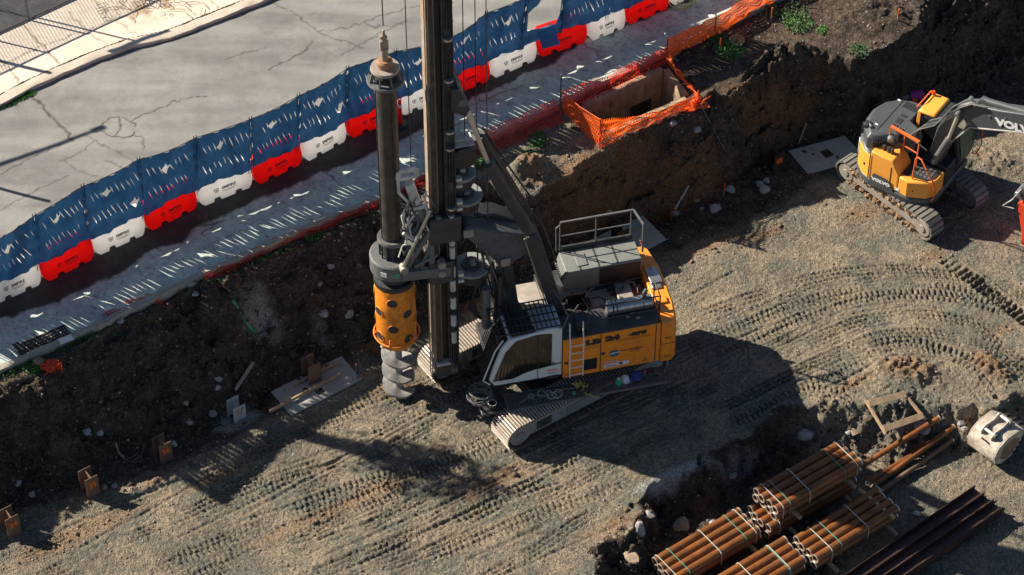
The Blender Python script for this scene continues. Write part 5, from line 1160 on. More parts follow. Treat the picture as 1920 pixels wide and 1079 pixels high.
for q in range(3):
    m = MB(); r_ = random.Random(40+q)
    for k in range(9):
        z0 = r_.uniform(7.0, 8.3); x0 = r_.uniform(-4.1, -3.5); pts = [(x0, 1.35, z0)]
        for j in range(4): pts.append((pts[-1][0]+r_.uniform(-.18, .18), 1.3+r_.uniform(-.15, .25), pts[-1][2]-r_.uniform(.1, .4)))
        m.tube(pts, r_.choice((.022, .03, .018)), 6)
    m.build('hydraulic_hoses', (RUBBER, OFFW, GREY)[q], rig)
m = MB(); r_ = random.Random(9)
for k in range(16):
    c = V3(r_.uniform(-4.0, -3.45), r_.uniform(1.25, 1.6), r_.uniform(6.7, 7.7)); m.box(c, (r_.uniform(.06, .16), .1, r_.uniform(.06, .16)))
m.build('valve_blocks', GREY, rig, bevel=.01)
# casing driver with drilled holes, ring and auger
CR = .565; m = MB(); m.lathe([(.46, 4.80), (CR-.03, 4.78), (CR, 4.72), (CR, 2.36), (CR-.04, 2.27), (.46, 2.22)], (KX, KY, 0), 48); m.build('casing_drum', CASE, rig)
for j, zz in enumerate((4.25, 3.72, 3.2, 2.72)):
    for k in range(4):
        a = k*2*math.pi/4+(j % 2)*.75-1.9; d_ = V3(math.cos(a), math.sin(a), 0)
        m = MB(); c = V3(KX, KY, zz); m.cyl(c+d_*(CR-.05), c+d_*(CR+.006), .15, n=20); m.build('drum_hole', INK, rig)
        MB().torus(c+d_*(CR+.0), d_, .155, .012, 20, 6).build('hole_rim', CASE, rig)
MB().torus((KX, KY, 2.55), (0, 0, 1), CR+.08, .024, 44, 8).build('drum_ring', CASE, rig)
m = MB()
for k in range(6):
    a = k*math.pi/3; m.cyl((KX+CR*math.cos(a), KY+CR*math.sin(a), 2.75), (KX+(CR+.1)*math.cos(a), KY+(CR+.1)*math.sin(a), 2.55), .02, n=6)
m.build('ring_brackets', CASE, rig)
m = MB(); m.cyl((KX, KY, .05), (KX, KY, 2.3), .13, n=16); m.cyl((KX-.02, KY, 1.95), (KX-.02, KY, 2.3), .24, n=16); m.build('auger_stem', LIME, rig)
m = MB(); vs = []; N_ = 130; pit = .62; r0, r1 = .12, .47
for i in range(N_+1):
    z = .12+i/N_*1.95; a = -z/pit*2*math.pi+1.2; rr = r1*(1 if z < 1.9 else max(.35, 1-(z-1.9)*3))
    for rad_, dz in ((r0, 0), (rr, -.02), (rr, -.10), (r0, -.06)): vs.append((KX+rad_*math.cos(a), KY+rad_*math.sin(a), z+dz+(.015*math.sin(a*5) if rad_ > .2 else 0)))
fs = [(i*4+k, i*4+(k+1) % 4, (i+1)*4+(k+1) % 4, (i+1)*4+k) for i in range(N_) for k in range(4)]+[(0, 1, 2, 3)]
m.add(vs, fs); m.build('auger_flight', LIME, rig)
m = MB(); r_ = random.Random(2)
for k in range(16):
    a = r_.uniform(0, 6.28); q = r_.uniform(.1, .42); s_ = r_.uniform(.05, .13); m.box((KX+q*math.cos(a), KY+q*math.sin(a), 2.05+r_.uniform(-.03, .1)), (s_, s_, s_*.8), Matrix.Rotation(a*3, 3, Vector((1, q, a)).normalized()))
m.build('caked_spoil', LIME, rig, smooth=False)
# mast bracket, backstay cylinders
br = [RL(u, v, 1.25) for u, v in ((845, 165), (858, 160), (872, 185), (880, 200), (872, 212), (845, 205))]
MB().prism([V3(p.x, 1.1, p.z) for p in br], (0, 1.3, 0)).build('mast_bracket', DARK, rig, bevel=.03)
for y, k in ((1.2, 0), (2.3, 1)):
    a, b, c = RL(868, 192, 1.2), RL(915, 305, 1.2), RL(997, 440, 1.2); a.y = b.y = c.y = y
    s0 = a+(b-a)*.62
    MB().cyl(a, b, .065, n=16).build('cylinder_rod', RODM, rig)
    MB().cyl(a+(b-a)*-.03+V3(0, -.12, 0), a+(b-a)*-.03+V3(0, .12, 0), .13, n=16).build('rod_eye', GREY, rig)
    MB().cyl(s0 if k == 9 else b-(c-b)*.0, c, .19, n=24).build('cylinder_barrel', DARK, rig)
    MB().cyl(c+V3(0, -.26, 0), c+V3(0, .26, 0), .20, n=20).build('pivot_pin', DARK, rig, bevel=.03)
    d_ = RL(1048, 592, 1.2); d_.y = y
    MB().bar(c, d_, .34, .40).build('kinematic_leg', DARK, rig, bevel=.03)
    MB().bar(c+V3(-.24, -.12, 0), d_+V3(-.24, -.12, 0), .04, .04).build('edge_strip', MASTB, rig)
    MB().tube([b+V3(.1, 0, .3), b.lerp(c, .5)+V3(.28, 0, .05), c+V3(.35, .1, .1), c.lerp(d_, .4)+V3(.42, .1, 0)], .03, 6).build('hydraulic_hose', RUBBER, rig)
# triangular boom
tb_ = [RL(u, v, 1.25) for u, v in ((866, 436), (872, 426), (885, 424), (940, 434), (985, 440), (1000, 448), (1000, 468), (975, 482), (955, 497), (938, 497), (905, 470), (878, 448))]
MB().prism([V3(p.x, 1.2, p.z) for p in tb_], (0, 1.15, 0)).build('boom', paint('dusty boom steel', (.075, .08, .09), .6, var=.3, amt=.35, dirt=(.16, .15, .15), dscale=12), rig, bevel=.05)
for u, v in ((878, 436), (947, 490)):
    p = RL(u, v, 1.2); MB().bb(p.x-.14, p.x+.14, 1.12, 1.2, p.z-.14, p.z+.14).build('bolted_cap', PLATE, rig, bevel=.02)
le = [RL(u, v, 1.3) for u, v in ((930, 500), (962, 500), (978, 606), (926, 606))]
MB().prism([V3(p.x, 1.3, p.z) for p in le], (0, .9, 0)).build('boom_leg', DARK, rig, bevel=.03)
for (u0, v0, u1, v1, r, y) in ((911, 540, 912, 612, .13, 1.25), (938, 518, 938, 600, .07, 1.2), (921, 500, 926, 545, .05, 1.25)):
    a, b = RL(u0, v0, y), RL(u1, v1, y); MB().cyl(a, b, r, n=16).build('boom_cylinder', GREY if r > .1 else DARK, rig, bevel=.01)
m = MB()
for k in range(7):
    a = RL(912+k*2, 505, 1.3); b = RL(880-k*1.5+8, 560+k*3, 1.4); c = RL(905, 600, 1.4); m.tube([a, a.lerp(b, .5)+V3(-.12, 0, .1), b, b.lerp(c, .6)+V3(-.06, 0, 0), c], .022, 6)
m.build('hose_loop', RUBBER, rig)
m = MB()
for k in range(6):
    a = RL(868, 405+k*5, 1.6); b = RL(1000, 470+k*6, 1.9); mid_ = a.lerp(b, .5)+V3(0, .15*k*.3, .35-.07*k); m.tube([a, a.lerp(mid_, .6)+V3(0, 0, .1), mid_, mid_.lerp(b, .5), b], .026, 6)
m.build('hose_bundle', RUBBER, rig)
m = MB()
a = [RL(u, v, 2.0) for u, v in ((865, 392), (925, 388), (990, 410), (1000, 440), (900, 430))]; m.prism([V3(p.x, 1.7, p.z) for p in a], (0, .5, 0)); m.build('mast_carriage', BLACK, rig, bevel=.04)
# D shaped winch plates right of the mast
for u, v, rr, mm_ in ((864, 326, .40, FRAMEG), (872, 368, .46, FRAMEG), (884, 501, .50, FRAMEG)):
    p = RL(u, v, 1.6); cx, cz = p.x, p.z; pl = [V3(-2.70, 1.25, cz), V3(-2.70, 1.95, cz)]+[V3(cx+rr*math.cos(a)*1.05, 1.6+rr*math.sin(a)*1.0, cz) for a in [math.pi*.55-k*math.pi*1.1/14 for k in range(15)]]
    MB().prism(pl, (0, 0, .10)).build('winch_plate', mm_, rig, bevel=.02)
    MB().cyl((cx, 1.6, cz+.1), (cx, 1.6, cz+.17), rr*.55, n=24).build('plate_boss', DARK, rig, bevel=.02)
    MB().bb(cx-.05, cx+.11, 1.45, 1.62, cz+.15, cz+.28).build('plate_box', BOX if u > 865 else OFFW, rig, bevel=.02)
    for zz in (-.12, .12): MB().bb(-2.72, -2.56, 1.18, 1.34, cz+zz, cz+zz+.1).build('hinge', OFFW, rig, bevel=.01)
    MB().lathe([(0, -.35), (rr*.8, -.35), (rr*.85, -.3), (rr*.8, -.05), (0, -.05)], (cx, 1.6, cz), 24).build('winch_drum', BLACK, rig)
p = RL(866, 285, 1.6); MB().cyl((p.x, 1.3, p.z), (p.x, 1.95, p.z), .36, n=24).build('winch_drum', BLACK, rig, bevel=.02)
m = MB(); m.bb(p.x-.32, p.x+.3, 1.4, 1.9, p.z+.35, p.z+.39); m.bb(p.x-.25, p.x+.2, 1.45, 1.8, p.z+.55, p.z+.58); m.build('winch_top_plate', OFFW, rig)
# front deck clutter is part of the rig: hose coil hung by the cab
m = MB()
for k in range(9):
    c = V3(-2.45+.05*math.sin(k*2), -.05+.05*math.cos(k*3), 1.15+.03*k); m.torus(c, (.3*math.sin(k*1.3), .35*math.cos(k), 1), .30+.05*math.sin(k*1.7), .013, 30, 5)
m.build('hose_coil', GREY, rig)
m = MB(); m.bb(-2.5, -1.75, -.55, .1, .92, 1.0); m.build('front_step', DARK, rig, bevel=.02)
# things lying on the walkway
def rworld(x, y, z): return RM @ V3(x, y, z)
ht = thing('hard_hat', 'white hard hat lying on the rig walkway beside the blue jacket', 'hard hat', rworld(1.78, -.27, 1.06), HR)
m = MB(); m.lathe([(.155, 0), (.15, .01), (.125, .02), (.12, .07), (.09, .12), (.04, .145), (0, .15)], (0, 0, 0), 24); m.build('shell', WHITE, ht)
for y in (-.04, 0, .04): MB().tube([(-.11, y, .07), (-.06, y, .135), (0, y, .155), (.06, y, .135), (.11, y, .07)], .009, 5).build('ridge', WHITE, ht)
def lump(name, mat, lab, cat, loc, s_, seed, wrinkle=.25):
    bm = bmesh.new(); bmesh.ops.create_icosphere(bm, subdivisions=4, radius=1); r_ = np.random.default_rng(seed)
    for v in bm.verts:
        n = float(fbm(np.array(v.co.x*2+seed), np.array(v.co.y*2+v.co.z*2.7), 1.0, 4, seed)); v.co *= 1+wrinkle*(n-.5)*2; v.co = Vector((v.co.x*s_[0], v.co.y*s_[1], max(v.co.z, -.55)*s_[2]+s_[2]*.55))
    me = bpy.data.meshes.new(name); bm.to_mesh(me); bm.free(); me.materials.append(mat); me.polygons.foreach_set('use_smooth', [True]*len(me.polygons))
    o = bpy.data.objects.new(name, me); COL.objects.link(o); o.location = loc; return tag(o, lab, cat)
lump('jacket', BLUEM, 'bundled navy blue jacket on the rig walkway right of the white hard hat', 'jacket', rworld(2.10, -.25, 1.06), (.20, .17, .13), 3, .5)
bt_ = thing('water_jug', 'green and clear water jug on the walkway left of the hard hat', 'jug', rworld(1.55, -.38, 1.06), HR)
MB().cyl((0, 0, 0), (0, 0, .2), .09, n=16).build('body', GREENP, bt_, bevel=.02); MB().cyl((0, 0, .2), (0, 0, .25), .035, n=10).build('cap', WHITE, bt_); MB().torus((0, 0, .2), (1, 0, 0), .05, .012, 12, 5).build('handle', WHITE, bt_)
hs = thing('safety_harness', 'yellow webbing harness heaped on the walkway below the ladder', 'harness', rworld(.42, -.33, 1.06), HR); m = MB(); r_ = random.Random(6)
for k in range(7):
    p = [V3(r_.uniform(-.2, .2), r_.uniform(-.2, .2), .03+.02*k)]
    for j in range(6): p.append(p[-1]+V3(r_.uniform(-.12, .12), r_.uniform(-.14, .14), r_.uniform(-.01, .012)))
    pp = []
    for a, b in zip(p, p[1:]): pp += [a, a.lerp(b, .5)]
    m.tube(pp, .018, 5)
m.build('webbing', HIVIS, hs); MB().cyl((-.2, -.1, 0), (-.2, -.1, .05), .06, n=14).build('buckle', GREENP, hs)
rp = thing('rope_coil', 'tangled green and grey rope on the walkway under the cab window', 'rope', rworld(-.75, -.33, 1.06), HR)
for q, mm_ in ((0, paint('grey green rope', (.10, .15, .13), .8, amt=.2)), (1, OFFW)):
    m = MB(); r_ = random.Random(16+q)
    for k in range(6):
        c = V3(r_.uniform(-.5, .6), r_.uniform(-.15, .15), .03+.015*k); m.torus(c, (r_.uniform(-.2, .2), r_.uniform(-.2, .2), 1), r_.uniform(.06, .13), .009, 22, 5)
    m.tube([(-.6, -.1, .03), (-.2, .1, .05), (.3, -.05, .04), (.7, .1, .05), (1.0, .05, .04)], .01, 5); m.build('rope_strand', mm_, rp)
gb_ = thing('spray_gun', 'open grease bucket and greasy tools on the front step below the cab', 'bucket', rworld(-2.15, -.35, 1.0), HR)
gb_.name = 'grease_bucket'
MB().lathe([(0, .01), (.10, .0), (.12, .22), (.105, .22), (.09, .05), (0, .05)], (0, 0, 0), 20).build('body', DARK, gb_); MB().torus((0, 0, .22), (0, 0, 1), .12, .01, 20, 5).build('rim', OFFW, gb_)
sb = thing('work_boots', 'dark tool pouch and straps at the rear end of the walkway', 'pouch', rworld(2.55, -.25, 1.06), HR); sb.name = 'tool_pouch'
MB().box((0, 0, .06), (.26, .18, .12)).build('pouch_body', RUBBER, sb, bevel=.04); MB().box((-.16, .03, .14), (.08, .06, .06)).build('pouch_buckle', PINKM, sb, bevel=.02); MB().tube([(.1, 0, .05), (.25, -.1, .04), (.3, .08, .03), (.18, .12, .03)], .02, 6).build('pouch_strap', GREY, sb)
# ---------------------------------------------------------------- excavator
HV = rad(-35); AV = Vector((12.12, 2.823, 0))
ex = thing('excavator', 'yellow and charcoal tracked excavator with its boom reaching out of the right edge', 'excavator', AV, HV)
VM = Matrix.Translation(AV) @ Matrix.Rotation(HV, 4, 'Z'); VI = VM.inverted()
def VL(u, v, y): return VI @ on_plane(u, v, VM @ Vector((0, y, 0)), HV)
VA = rad(-14.3); vt = V3(math.cos(VA), math.sin(VA), 0); vn = V3(-math.sin(VA), math.cos(VA), 0)
# near track centre from survey: ends on the ground
ce = VI @ V3(11.62, 3.50, 0); ce.z = 0
for k, off in ((0, 0), (1, 2.02)):
    crawler(ex, ce+vn*off, VA, 1.62, .42, .56, .19, VSHOE, 1, PLATE if k == 0 else GREY, 7, .028, -1, mud=MUD, sprmat=PLATE if k == 0 else GREY, sh=.03)
cx_ = ce+vn*1.01
MB().box(cx_+V3(0, 0, .52), (1.6, 1.7, .42), Matrix.Rotation(VA, 3, 'Z')).build('carbody', DARK, ex, bevel=.05)
MB().cyl(cx_+V3(0, 0, .7), cx_+V3(0, 0, .98), .62, n=36).build('slew_ring', BLACK, ex)
plan = [(-.10, -.10), (.48, .18), (.66, .50), (.66, .85), (.66, 2.55), (-1.4, 2.6), (-1.85, 2.4), (-2.2, 1.95), (-2.36, 1.4), (-2.32, .9), (-2.1, .45), (-1.75, .12), (-1.45, .0)]
MB().prism([V3(x, y, .78) for x, y in plan], (0, 0, .26)).build('lower_skirt', VGREY, ex, bevel=.05)
front = [(-.10, -.085), (.46, .19), (.63, .50), (.63, .95), (-.42, .95), (-.42, -.03)]
MB().prism([V3(x, y, 1.04) for x, y in front], (0, 0, .66)).build('step_box', YELL, ex, bevel=.05)
MB().prism([V3(x, y, 1.70) for x, y in ((-.40, .12), (.35, .25), (.52, .5), (.52, .92), (-.40, .92))], (0, 0, .03)).build('step_tread', BLACK, ex)
m = MB()
for k in range(5):
    for j in range(4): m.bb(-.2+k*.13, -.11+k*.13, .34+j*.14, .43+j*.14, 1.73, 1.745)
m.build('grip_plate', CHROME, ex)
tank = [(-.44, .0), (-.44, .85), (-1.45, .85), (-1.45, .0)]
m = MB(); m.prism([V3(-1.46, 0, 1.04), V3(-.44, -.03, 1.04), V3(-.44, -.02, 1.72), V3(-.72, 0, 2.14), V3(-1.46, 0, 2.18)], (0, .80, 0)); m.build('tank_cover', YELL, ex, bevel=.04)
m = MB(); rear = [(-1.47, .0), (-1.76, .12), (-2.1, .45), (-2.1, .45)]
rp_ = [(-1.47, .02), (-1.76, .14), (-2.09, .47), (-2.29, .92), (-2.33, 1.4), (-2.17, 1.93), (-1.83, 2.37), (-1.4, 2.55), (-1.0, 2.0), (-1.0, .5), (-1.47, .5)]
MB().prism([V3(x, y, 1.04) for x, y in rp_], (0, 0, 1.0)).build('counterweight', VGREY, ex, bevel=.08)
MB().prism([V3(x, y, 1.06) for x, y in ((-1.475, .0), (-1.77, .12), (-2.06, .40), (-2.0, .46), (-1.475, .1))], (0, 0, .92)).build('side_panel', YELL, ex, bevel=.02)
MB().prism([V3(x, y, 1.4) for x, y in ((-2.10, .44), (-2.20, .62), (-2.17, .64), (-2.07, .46))], (0, 0, .5)).build('reflector_strip', WHITE, ex)
hood = [(-.42, .80), (-1.25, .50), (-1.5, .25), (-1.75, .22), (-2.05, .55), (-2.2, .95), (-2.23, 1.4), (-2.1, 1.85), (-1.8, 2.2), (-1.4, 2.4), (-.95, 2.45), (-.95, 1.5), (-.42, 1.3)]
def loft(rings):
    m = MB(); n = len(rings[0]); vs = [p for r in rings for p in r]
    fs = [(k*n+i, k*n+(i+1) % n, (k+1)*n+(i+1) % n, (k+1)*n+i) for k in range(len(rings)-1) for i in range(n)]+[tuple(range(n-1, -1, -1)), tuple((len(rings)-1)*n+i for i in range(n))]
    return m.add(vs, fs)
hc = V3(-1.3, 1.4, 0)
rg = [[V3(x, y, 2.02) for x, y in hood], [V3(x, y, 2.42) for x, y in hood], [hc+(V3(x, y, 0)-hc)*.90+V3(0, 0, 2.56) for x, y in hood]]
loft(rg).build('engine_hood', VGREY, ex, bevel=.03)
m = MB()
for k in range(5): m.box((-1.36-.052*k+.0, .38-.045*k*.9, 2.26), (.026, .12, .24), Matrix.Rotation(rad(45), 3, 'Z'))
for k in range(6): m.box((-2.075-.022*k, .58+.055*k, 2.26-.0*k), (.14, .026, .2), Matrix.Rotation(rad(20), 3, 'Z'))
m.build('intake_louvres', BLACK, ex, smooth=False)
m = MB()
for k, (a, b) in enumerate(((0, .12), (.2, .42), (.5, .62))): m.bb(-1.35+.0, -1.17, .95+a*1.1, .95+b*1.1, 2.565, 2.575)
m.build('hood_vents', INK, ex, smooth=False)
m = MB(); m.bb(-1.62, -1.60, .55, 2.2, 2.56, 2.572); m.build('hood_seam', INK, ex)
m = MB()
for k in range(6): m.bb(-1.5+k*.08, -1.46+k*.08, 1.9, 2.2, 2.565, 2.575)
m.build('hood_slots', INK, ex, smooth=False)
MB().bb(-1.02, -.84, .50, .86, 2.4, 2.78).build('exhaust_cover', BLACK, ex, bevel=.03)
MB().bb(-2.08, -1.9, .5, .74, 2.45, 2.62).build('rear_camera_housing', BLACK, ex, bevel=.03); MB().cyl((-1.9, .62, 2.58), (-1.8, .52, 2.6), .05, n=12).build('work_light', CHROME, ex)
for x, y in ((-1.72, 2.1), (-.98, 1.02), (-1.75, .75)): MB().bb(x-.05, x+.05, y-.03, y+.03, 2.57, 2.578).build('hood_sticker', PAPER, ex, smooth=False)
# seams, name plate and warning marks on the yellow side
for x in (-1.465, -.72): MB().bar((x, -.02 if x < -1 else -.028, 1.06), (x, -.012, 2.05 if x < -1 else 1.9), .014, .02).build('panel_seam', INK, ex)
a = V3(-1.40, -.02, 1.02)
MB().prism([V3(-1.44, -.055, .90), V3(-1.26, -.055, 1.42), V3(-.76, -.06, 1.40), V3(-.46, -.06, .90)], (0, -.014, 0)).build('name_plate', VGREY, ex)
text('VOLVO', .15, WINK, ex, frame((-.98, -.080, 1.20), (1, -.01, 0), (0, -1, 0)), 'maker_lettering', .003, .011, 1.25)
MB().bb(-.50, -.36, -.055, -.040, 1.12, 1.22).build('capacity_sticker', PAPER, ex, smooth=False)
MB().bb(.0, .09, -.01, .0, 1.3, 1.36).build('small_sticker', INK, ex)
MB().bb(-1.70, -1.66, .06, .075, 1.45, 1.55).build('small_sticker', INK, ex)
# handrails
m = MB(); r0, r1 = V3(-1.20, .62, 2.86), V3(-.18, .55, 2.80)
for z in (0, -.42): m.tube([r0+V3(0, 0, z), r1+V3(0, 0, z*1.1)], .024, 6)
for k in (0, .5, 1): m.tube([r0.lerp(r1, k)+V3(0, 0, .0), r0.lerp(r1, k)-V3(0, 0, .75 if k < 1 else 1.05)], .024, 6)
m.build('guard_rail', ORSP, ex)
MB().bar(r0+V3(0, 0, .02), r1+V3(0, 0, .02), .10, .05).build('rail_top_board', ORSP, ex)
m = MB(); m.tube([(-.05, .12, 1.7), (-.02, .10, 2.55), (.05, .10, 2.66), (.2, .06, 2.66), (.42, -.02, 2.45), (.60, .18, 1.9), (.68, .30, 1.35), (.66, .30, 1.15), (.60, .25, 1.0)], .024, 8); m.build('grab_handle', ORSP, ex)
MB().cyl((-1.12, .55, 2.5), (-1.05, .42, 2.5), .11, n=18).build('mirror', CHROME, ex, bevel=.01)
for x in (-1.18, -1.02, -.9): MB().cyl((x, .3, 2.1), (x, .3, 2.34), .055, n=12).build('filler_neck', BLACK, ex, bevel=.01)
# cab on the far side
cb = [V3(-.86, 0, 1.1), V3(-.92, 0, 2.2), V3(-.84, 0, 2.88), V3(.25, 0, 2.92), V3(.55, 0, 2.5), V3(.72, 0, 1.6), V3(.60, 0, 1.1)]
MB().prism([p+V3(0, 1.70, 0) for p in cb], (0, .95, 0)).build('cab_shell', BLACK, ex, bevel=.06)
MB().prism([V3(-.80, 1.68, 1.9), V3(-.78, 1.68, 2.72), V3(.18, 1.68, 2.74), V3(.42, 1.68, 2.45), V3(.55, 1.68, 1.75)], (0, .012, 0)).build('cab_side_glass', GLASS, ex)
MB().prism([V3(.28, 1.78, 2.88), V3(.57, 1.78, 2.45), V3(.73, 1.78, 1.65), V3(.73, 2.57, 1.65), V3(.57, 2.57, 2.45), V3(.28, 2.57, 2.88)], (.015, 0, 0)).build('windscreen', GLASSG, ex)
m = MB(); m.prism([V3(-.90, 1.68, 2.80), V3(-.84, 1.68, 2.95), V3(-.30, 1.68, 2.98), V3(-.26, 1.68, 2.86)], (0, .98, 0)); m.build('roof_panel', YELL, ex, bevel=.06)
MB().prism([V3(-.88, 1.67, 2.2), V3(-.86, 1.67, 2.9), V3(-.75, 1.67, 2.9), V3(-.75, 1.67, 2.2)], (0, .03, 0)).build('rear_pillar', YELL, ex, bevel=.01)
m = MB(); m.tube([(-.95, 1.75, 2.95), (-.9, 2.1, 3.05), (-.9, 2.55, 3.05), (-.92, 2.7, 2.8)], .022, 6); m.build('roof_rail', ORSP, ex)
m = MB(); m.tube([(.72, 2.72, 2.75), (.86, 2.78, 2.4), (.92, 2.74, 1.6), (.8, 2.7, 1.2), (.66, 2.68, 1.2)], .02, 6); m.build('cab_grab_handle', ORSP, ex)
MB().cyl((-.80, 2.5, 3.0), (-.80, 2.5, 3.12), .05).build('beacon', REDP, ex)
MB().bb(-.3, .62, 1.05, 1.68, 1.04, 1.75).build('boom_foot_frame', BLACK, ex, bevel=.03)
# boom
yb0, yb1 = 1.08, 1.52
low = [VL(u, v, 1.08) for u, v in ((1758, 312), (1782, 268), (1818, 240), (1870, 245), (1925, 250))]
upp = [VL(u, v, 1.08) for u, v in ((1925, 216), (1870, 208), (1835, 200), (1800, 200), (1778, 212), (1757, 240), (1742, 285))]
def ext(a, b, l): d = (b-a).normalized(); return b+d*l
low.append(ext(low[-2], low[-1], 2.1)+V3(0, 0, -.25)); upp.insert(0, ext(upp[1], upp[0], 2.1)+V3(0, 0, -.55))
pts = low+upp
MB().prism([V3(p.x, yb0, p.z) for p in pts], (0, yb1-yb0, 0)).build('boom', VGREY, ex, bevel=.03)
m = MB()
for y in (yb0-.012, ): 
    for a, b in zip(low[1:-1], low[2:]): m.bar(V3(a.x, y, a.z+.02), V3(b.x, y, b.z+.02), .02, .035)
m.build('boom_edge', OFFW, ex)
p = VL(1866, 226, 1.08); q = VL(1922, 243, 1.08)
tx = V3(q.x-p.x, 0, q.z-p.z); p2 = VL(1898, 236, 1.06)
text('VOLVO', .34, WINK, ex, frame((p2.x+.18, 1.062, p2.z+.0), (tx.x, 0, tx.z+.02), (0, -1, 0)), 'maker_lettering', .004, .02, 1.25)
a, b = VL(1841, 192, 1.2), VL(1925, 212, 1.2)
MB().cyl((a.x, 1.3, a.z), (b.x+.6, 1.3, b.z+.02), .11, n=18).build('stick_cylinder', VGREY, ex, bevel=.01)
b2 = V3(b.x+.6, 1.3, b.z); tipx = low[-1].x
MB().cyl(b2, (tipx+.3, 1.3, b.z+.1), .055, n=14).build('stick_cylinder_rod', RODM, ex)
MB().prism([V3(a.x-.3, 1.2, a.z-.35), V3(a.x-.05, 1.2, a.z+.1), V3(a.x+.12, 1.2, a.z+.1), V3(a.x+.3, 1.2, a.z-.35)], (0, .2, 0)).build('cylinder_bracket', VGREY, ex, bevel=.02)
for y in (.92, 1.68):
    a, b, c = VL(1797, 214, .92), VL(1778, 262, .92), VL(1750, 305, .92); a.y = b.y = c.y = y
    MB().cyl(a, b, .055, n=14).build('boom_cylinder_rod', RODM, ex); MB().cyl(b-(c-b)*.05, c, .10, n=18).build('boom_cylinder', GREY, ex, bevel=.01)
    MB().cyl(a-V3(0, .1, 0), a+V3(0, .1, 0), .085, n=18).build('cylinder_pin', GREY, ex, bevel=.02)
p = VL(1802, 235, 1.05); MB().prism([V3(p.x-.12, 1.05, p.z-.12), V3(p.x+.05, 1.05, p.z+.28), V3(p.x+.2, 1.05, p.z+.1), V3(p.x+.1, 1.05, p.z-.12)], (0, .02, 0)).build('wear_plate', RODM, ex)
for k in range(7):
    m = MB()
    a = VL(1738-k*2.2, 283-k, .86+.02*k); b = VL(1700+k*4.5, 258-k*3, .82+.02*k); c = VL(1752+k*2.5, 236-k*2.5, .90+.02*k); d = VL(1780+k*1.5, 212-k*2, .98); e_ = VL(1822, 196-k*1.5, 1.0+.05*k); g_ = VL(1850, 202+k*.8, 1.04+.05*k)
    P_ = [a, a.lerp(b, .5)+V3(-.05, 0, .05), b, b.lerp(c, .5)+V3(-.03, 0, .08), c, c.lerp(d, .5), d, d.lerp(e_, .5)+V3(0, 0, .04), e_, g_]
    m.tube(P_, .026, 6)
    m.build('boom_hose', RUBBER if k % 3 else GREY, ex)
m = MB()
for k in range(3):
    a = VL(1842, 203+k*2, 1.12+.1*k); b = VL(1925, 216+k*2, 1.12+.1*k); m.tube([a, a.lerp(b, .5), b, b+(b-a)*1.2], .018, 6)
for k in (.25, .6): m.bb(a.lerp(b, k).x-.03, a.lerp(b, k).x+.03, 1.06, 1.4, a.lerp(b, k).z-.05, a.lerp(b, k).z+.05)
m.build('boom_pipes', GREY, ex)
# stick folded back under the boom, with an orange attachment
st0 = V3(tipx+.1, 1.3, low[-1].z+.25); jt = VL(1911, 361, 1.15); jt.y = 1.3
MB().prism([st0+V3(.25, -.17, .45), st0+V3(.45, -.17, .0), jt+V3(.18, -.17, -.12), jt+V3(-.06, -.17, .02), st0+V3(-.15, -.17, -.1)], (0, .34, 0)).build('stick', VGREY, ex, bevel=.03)
MB().cyl(jt+V3(0, -.3, 0), jt+V3(0, .3, 0), .10, n=16).build('stick_pin', CHROME, ex, bevel=.02)
MB().bar(jt+V3(0, -.1, 0), V3(jt.x+.14, 1.2, jt.z-.35), .12, .12).build('link', GREY, ex, bevel=.02)
b = VL(1916, 468, 1.15); t_ = VL(1911, 378, 1.15); w = .62
at_pts = [V3(t_.x, 1.0, t_.z), V3(t_.x+.1, 1.0, t_.z+.1), V3(t_.x+w, 1.0, t_.z+.05), V3(b.x+w, 1.0, max(b.z, .12)), V3(b.x+.0, 1.0, max(b.z, .12)), V3(b.x-.10, 1.0, (b.z+t_.z)/2+.05)]
MB().prism(at_pts, (0, .5, 0)).build('attachment', REDP, ex, bevel=.03)
m = MB(); r_ = random.Random(8)
for k in range(4):
    for j in range(2): m.cyl((b.x+.08+j*.2, .985, .4+k*.3), (b.x+.08+j*.2, 1.0, .4+k*.3), .035, n=12)
m.build('bolt_holes', INK, ex)
MB().tube([jt+V3(.1, -.3, .3), jt+V3(-.1, -.35, -.2), jt+V3(-.35, -.4, -.55), jt+V3(.0, -.35, -.52)], .014, 6).build('slack_hose', OFFW, ex)
MB().bb(b.x-.03, b.x+.2, .98, 1.4, .08, .15).build('attachment_foot', MASTB, ex, bevel=.01)

# ---------------------------------------------------------------- steel piles, boards, pegs
ORD = ['first', 'second', 'third', 'fourth', 'fifth', 'sixth', 'seventh', 'eighth']
def pile(u, v, h, head, num, lab, mat=BEAM, w=.40, z=None, sunk=.3, rev=False):
    g = ground(u, v) if z is None else at(u, v, z); c = V3(g.x, g.y, g.z)
    o = thing('steel_pile', lab, 'steel beam', c, rad(head), 'numbered steel piles standing along the foot of the bank')
    m = MB(); t = .022; m.bb(-w/2, w/2, -.0, t, -sunk, h); m.build('flange', mat, o, bevel=.004)
    m = MB(); m.bb(-w/2, w/2, w-t, w, -sunk, h+.02); m.build('flange', mat, o, bevel=.004)
    m = MB(); m.bb(-.011, .011, t+.001, w-t-.001, -sunk, h-.02); m.build('web', mat, o)
    if num: text(num, .30, FADE if mat is BEAMW else ORSP, o, frame((0, -.006, h*.62), (1, 0, .12), (0, -1, 0)), 'sprayed_number', .003, .009, .85)
    return o
pile(29, 1006, .82, 36, '34', 'rusty steel pile marked 34, at the left edge')
pile(177, 931, .80, 36, '35', 'rusty steel pile marked 35, second from the left edge')
pile(314, 868, .80, 36, '36', 'rusty steel pile marked 36, in front of the tangled wire')
pile(451, 790, .62, 34, '37', 'lime whitened steel pile with a faded number beside the grey plank', BEAMW)
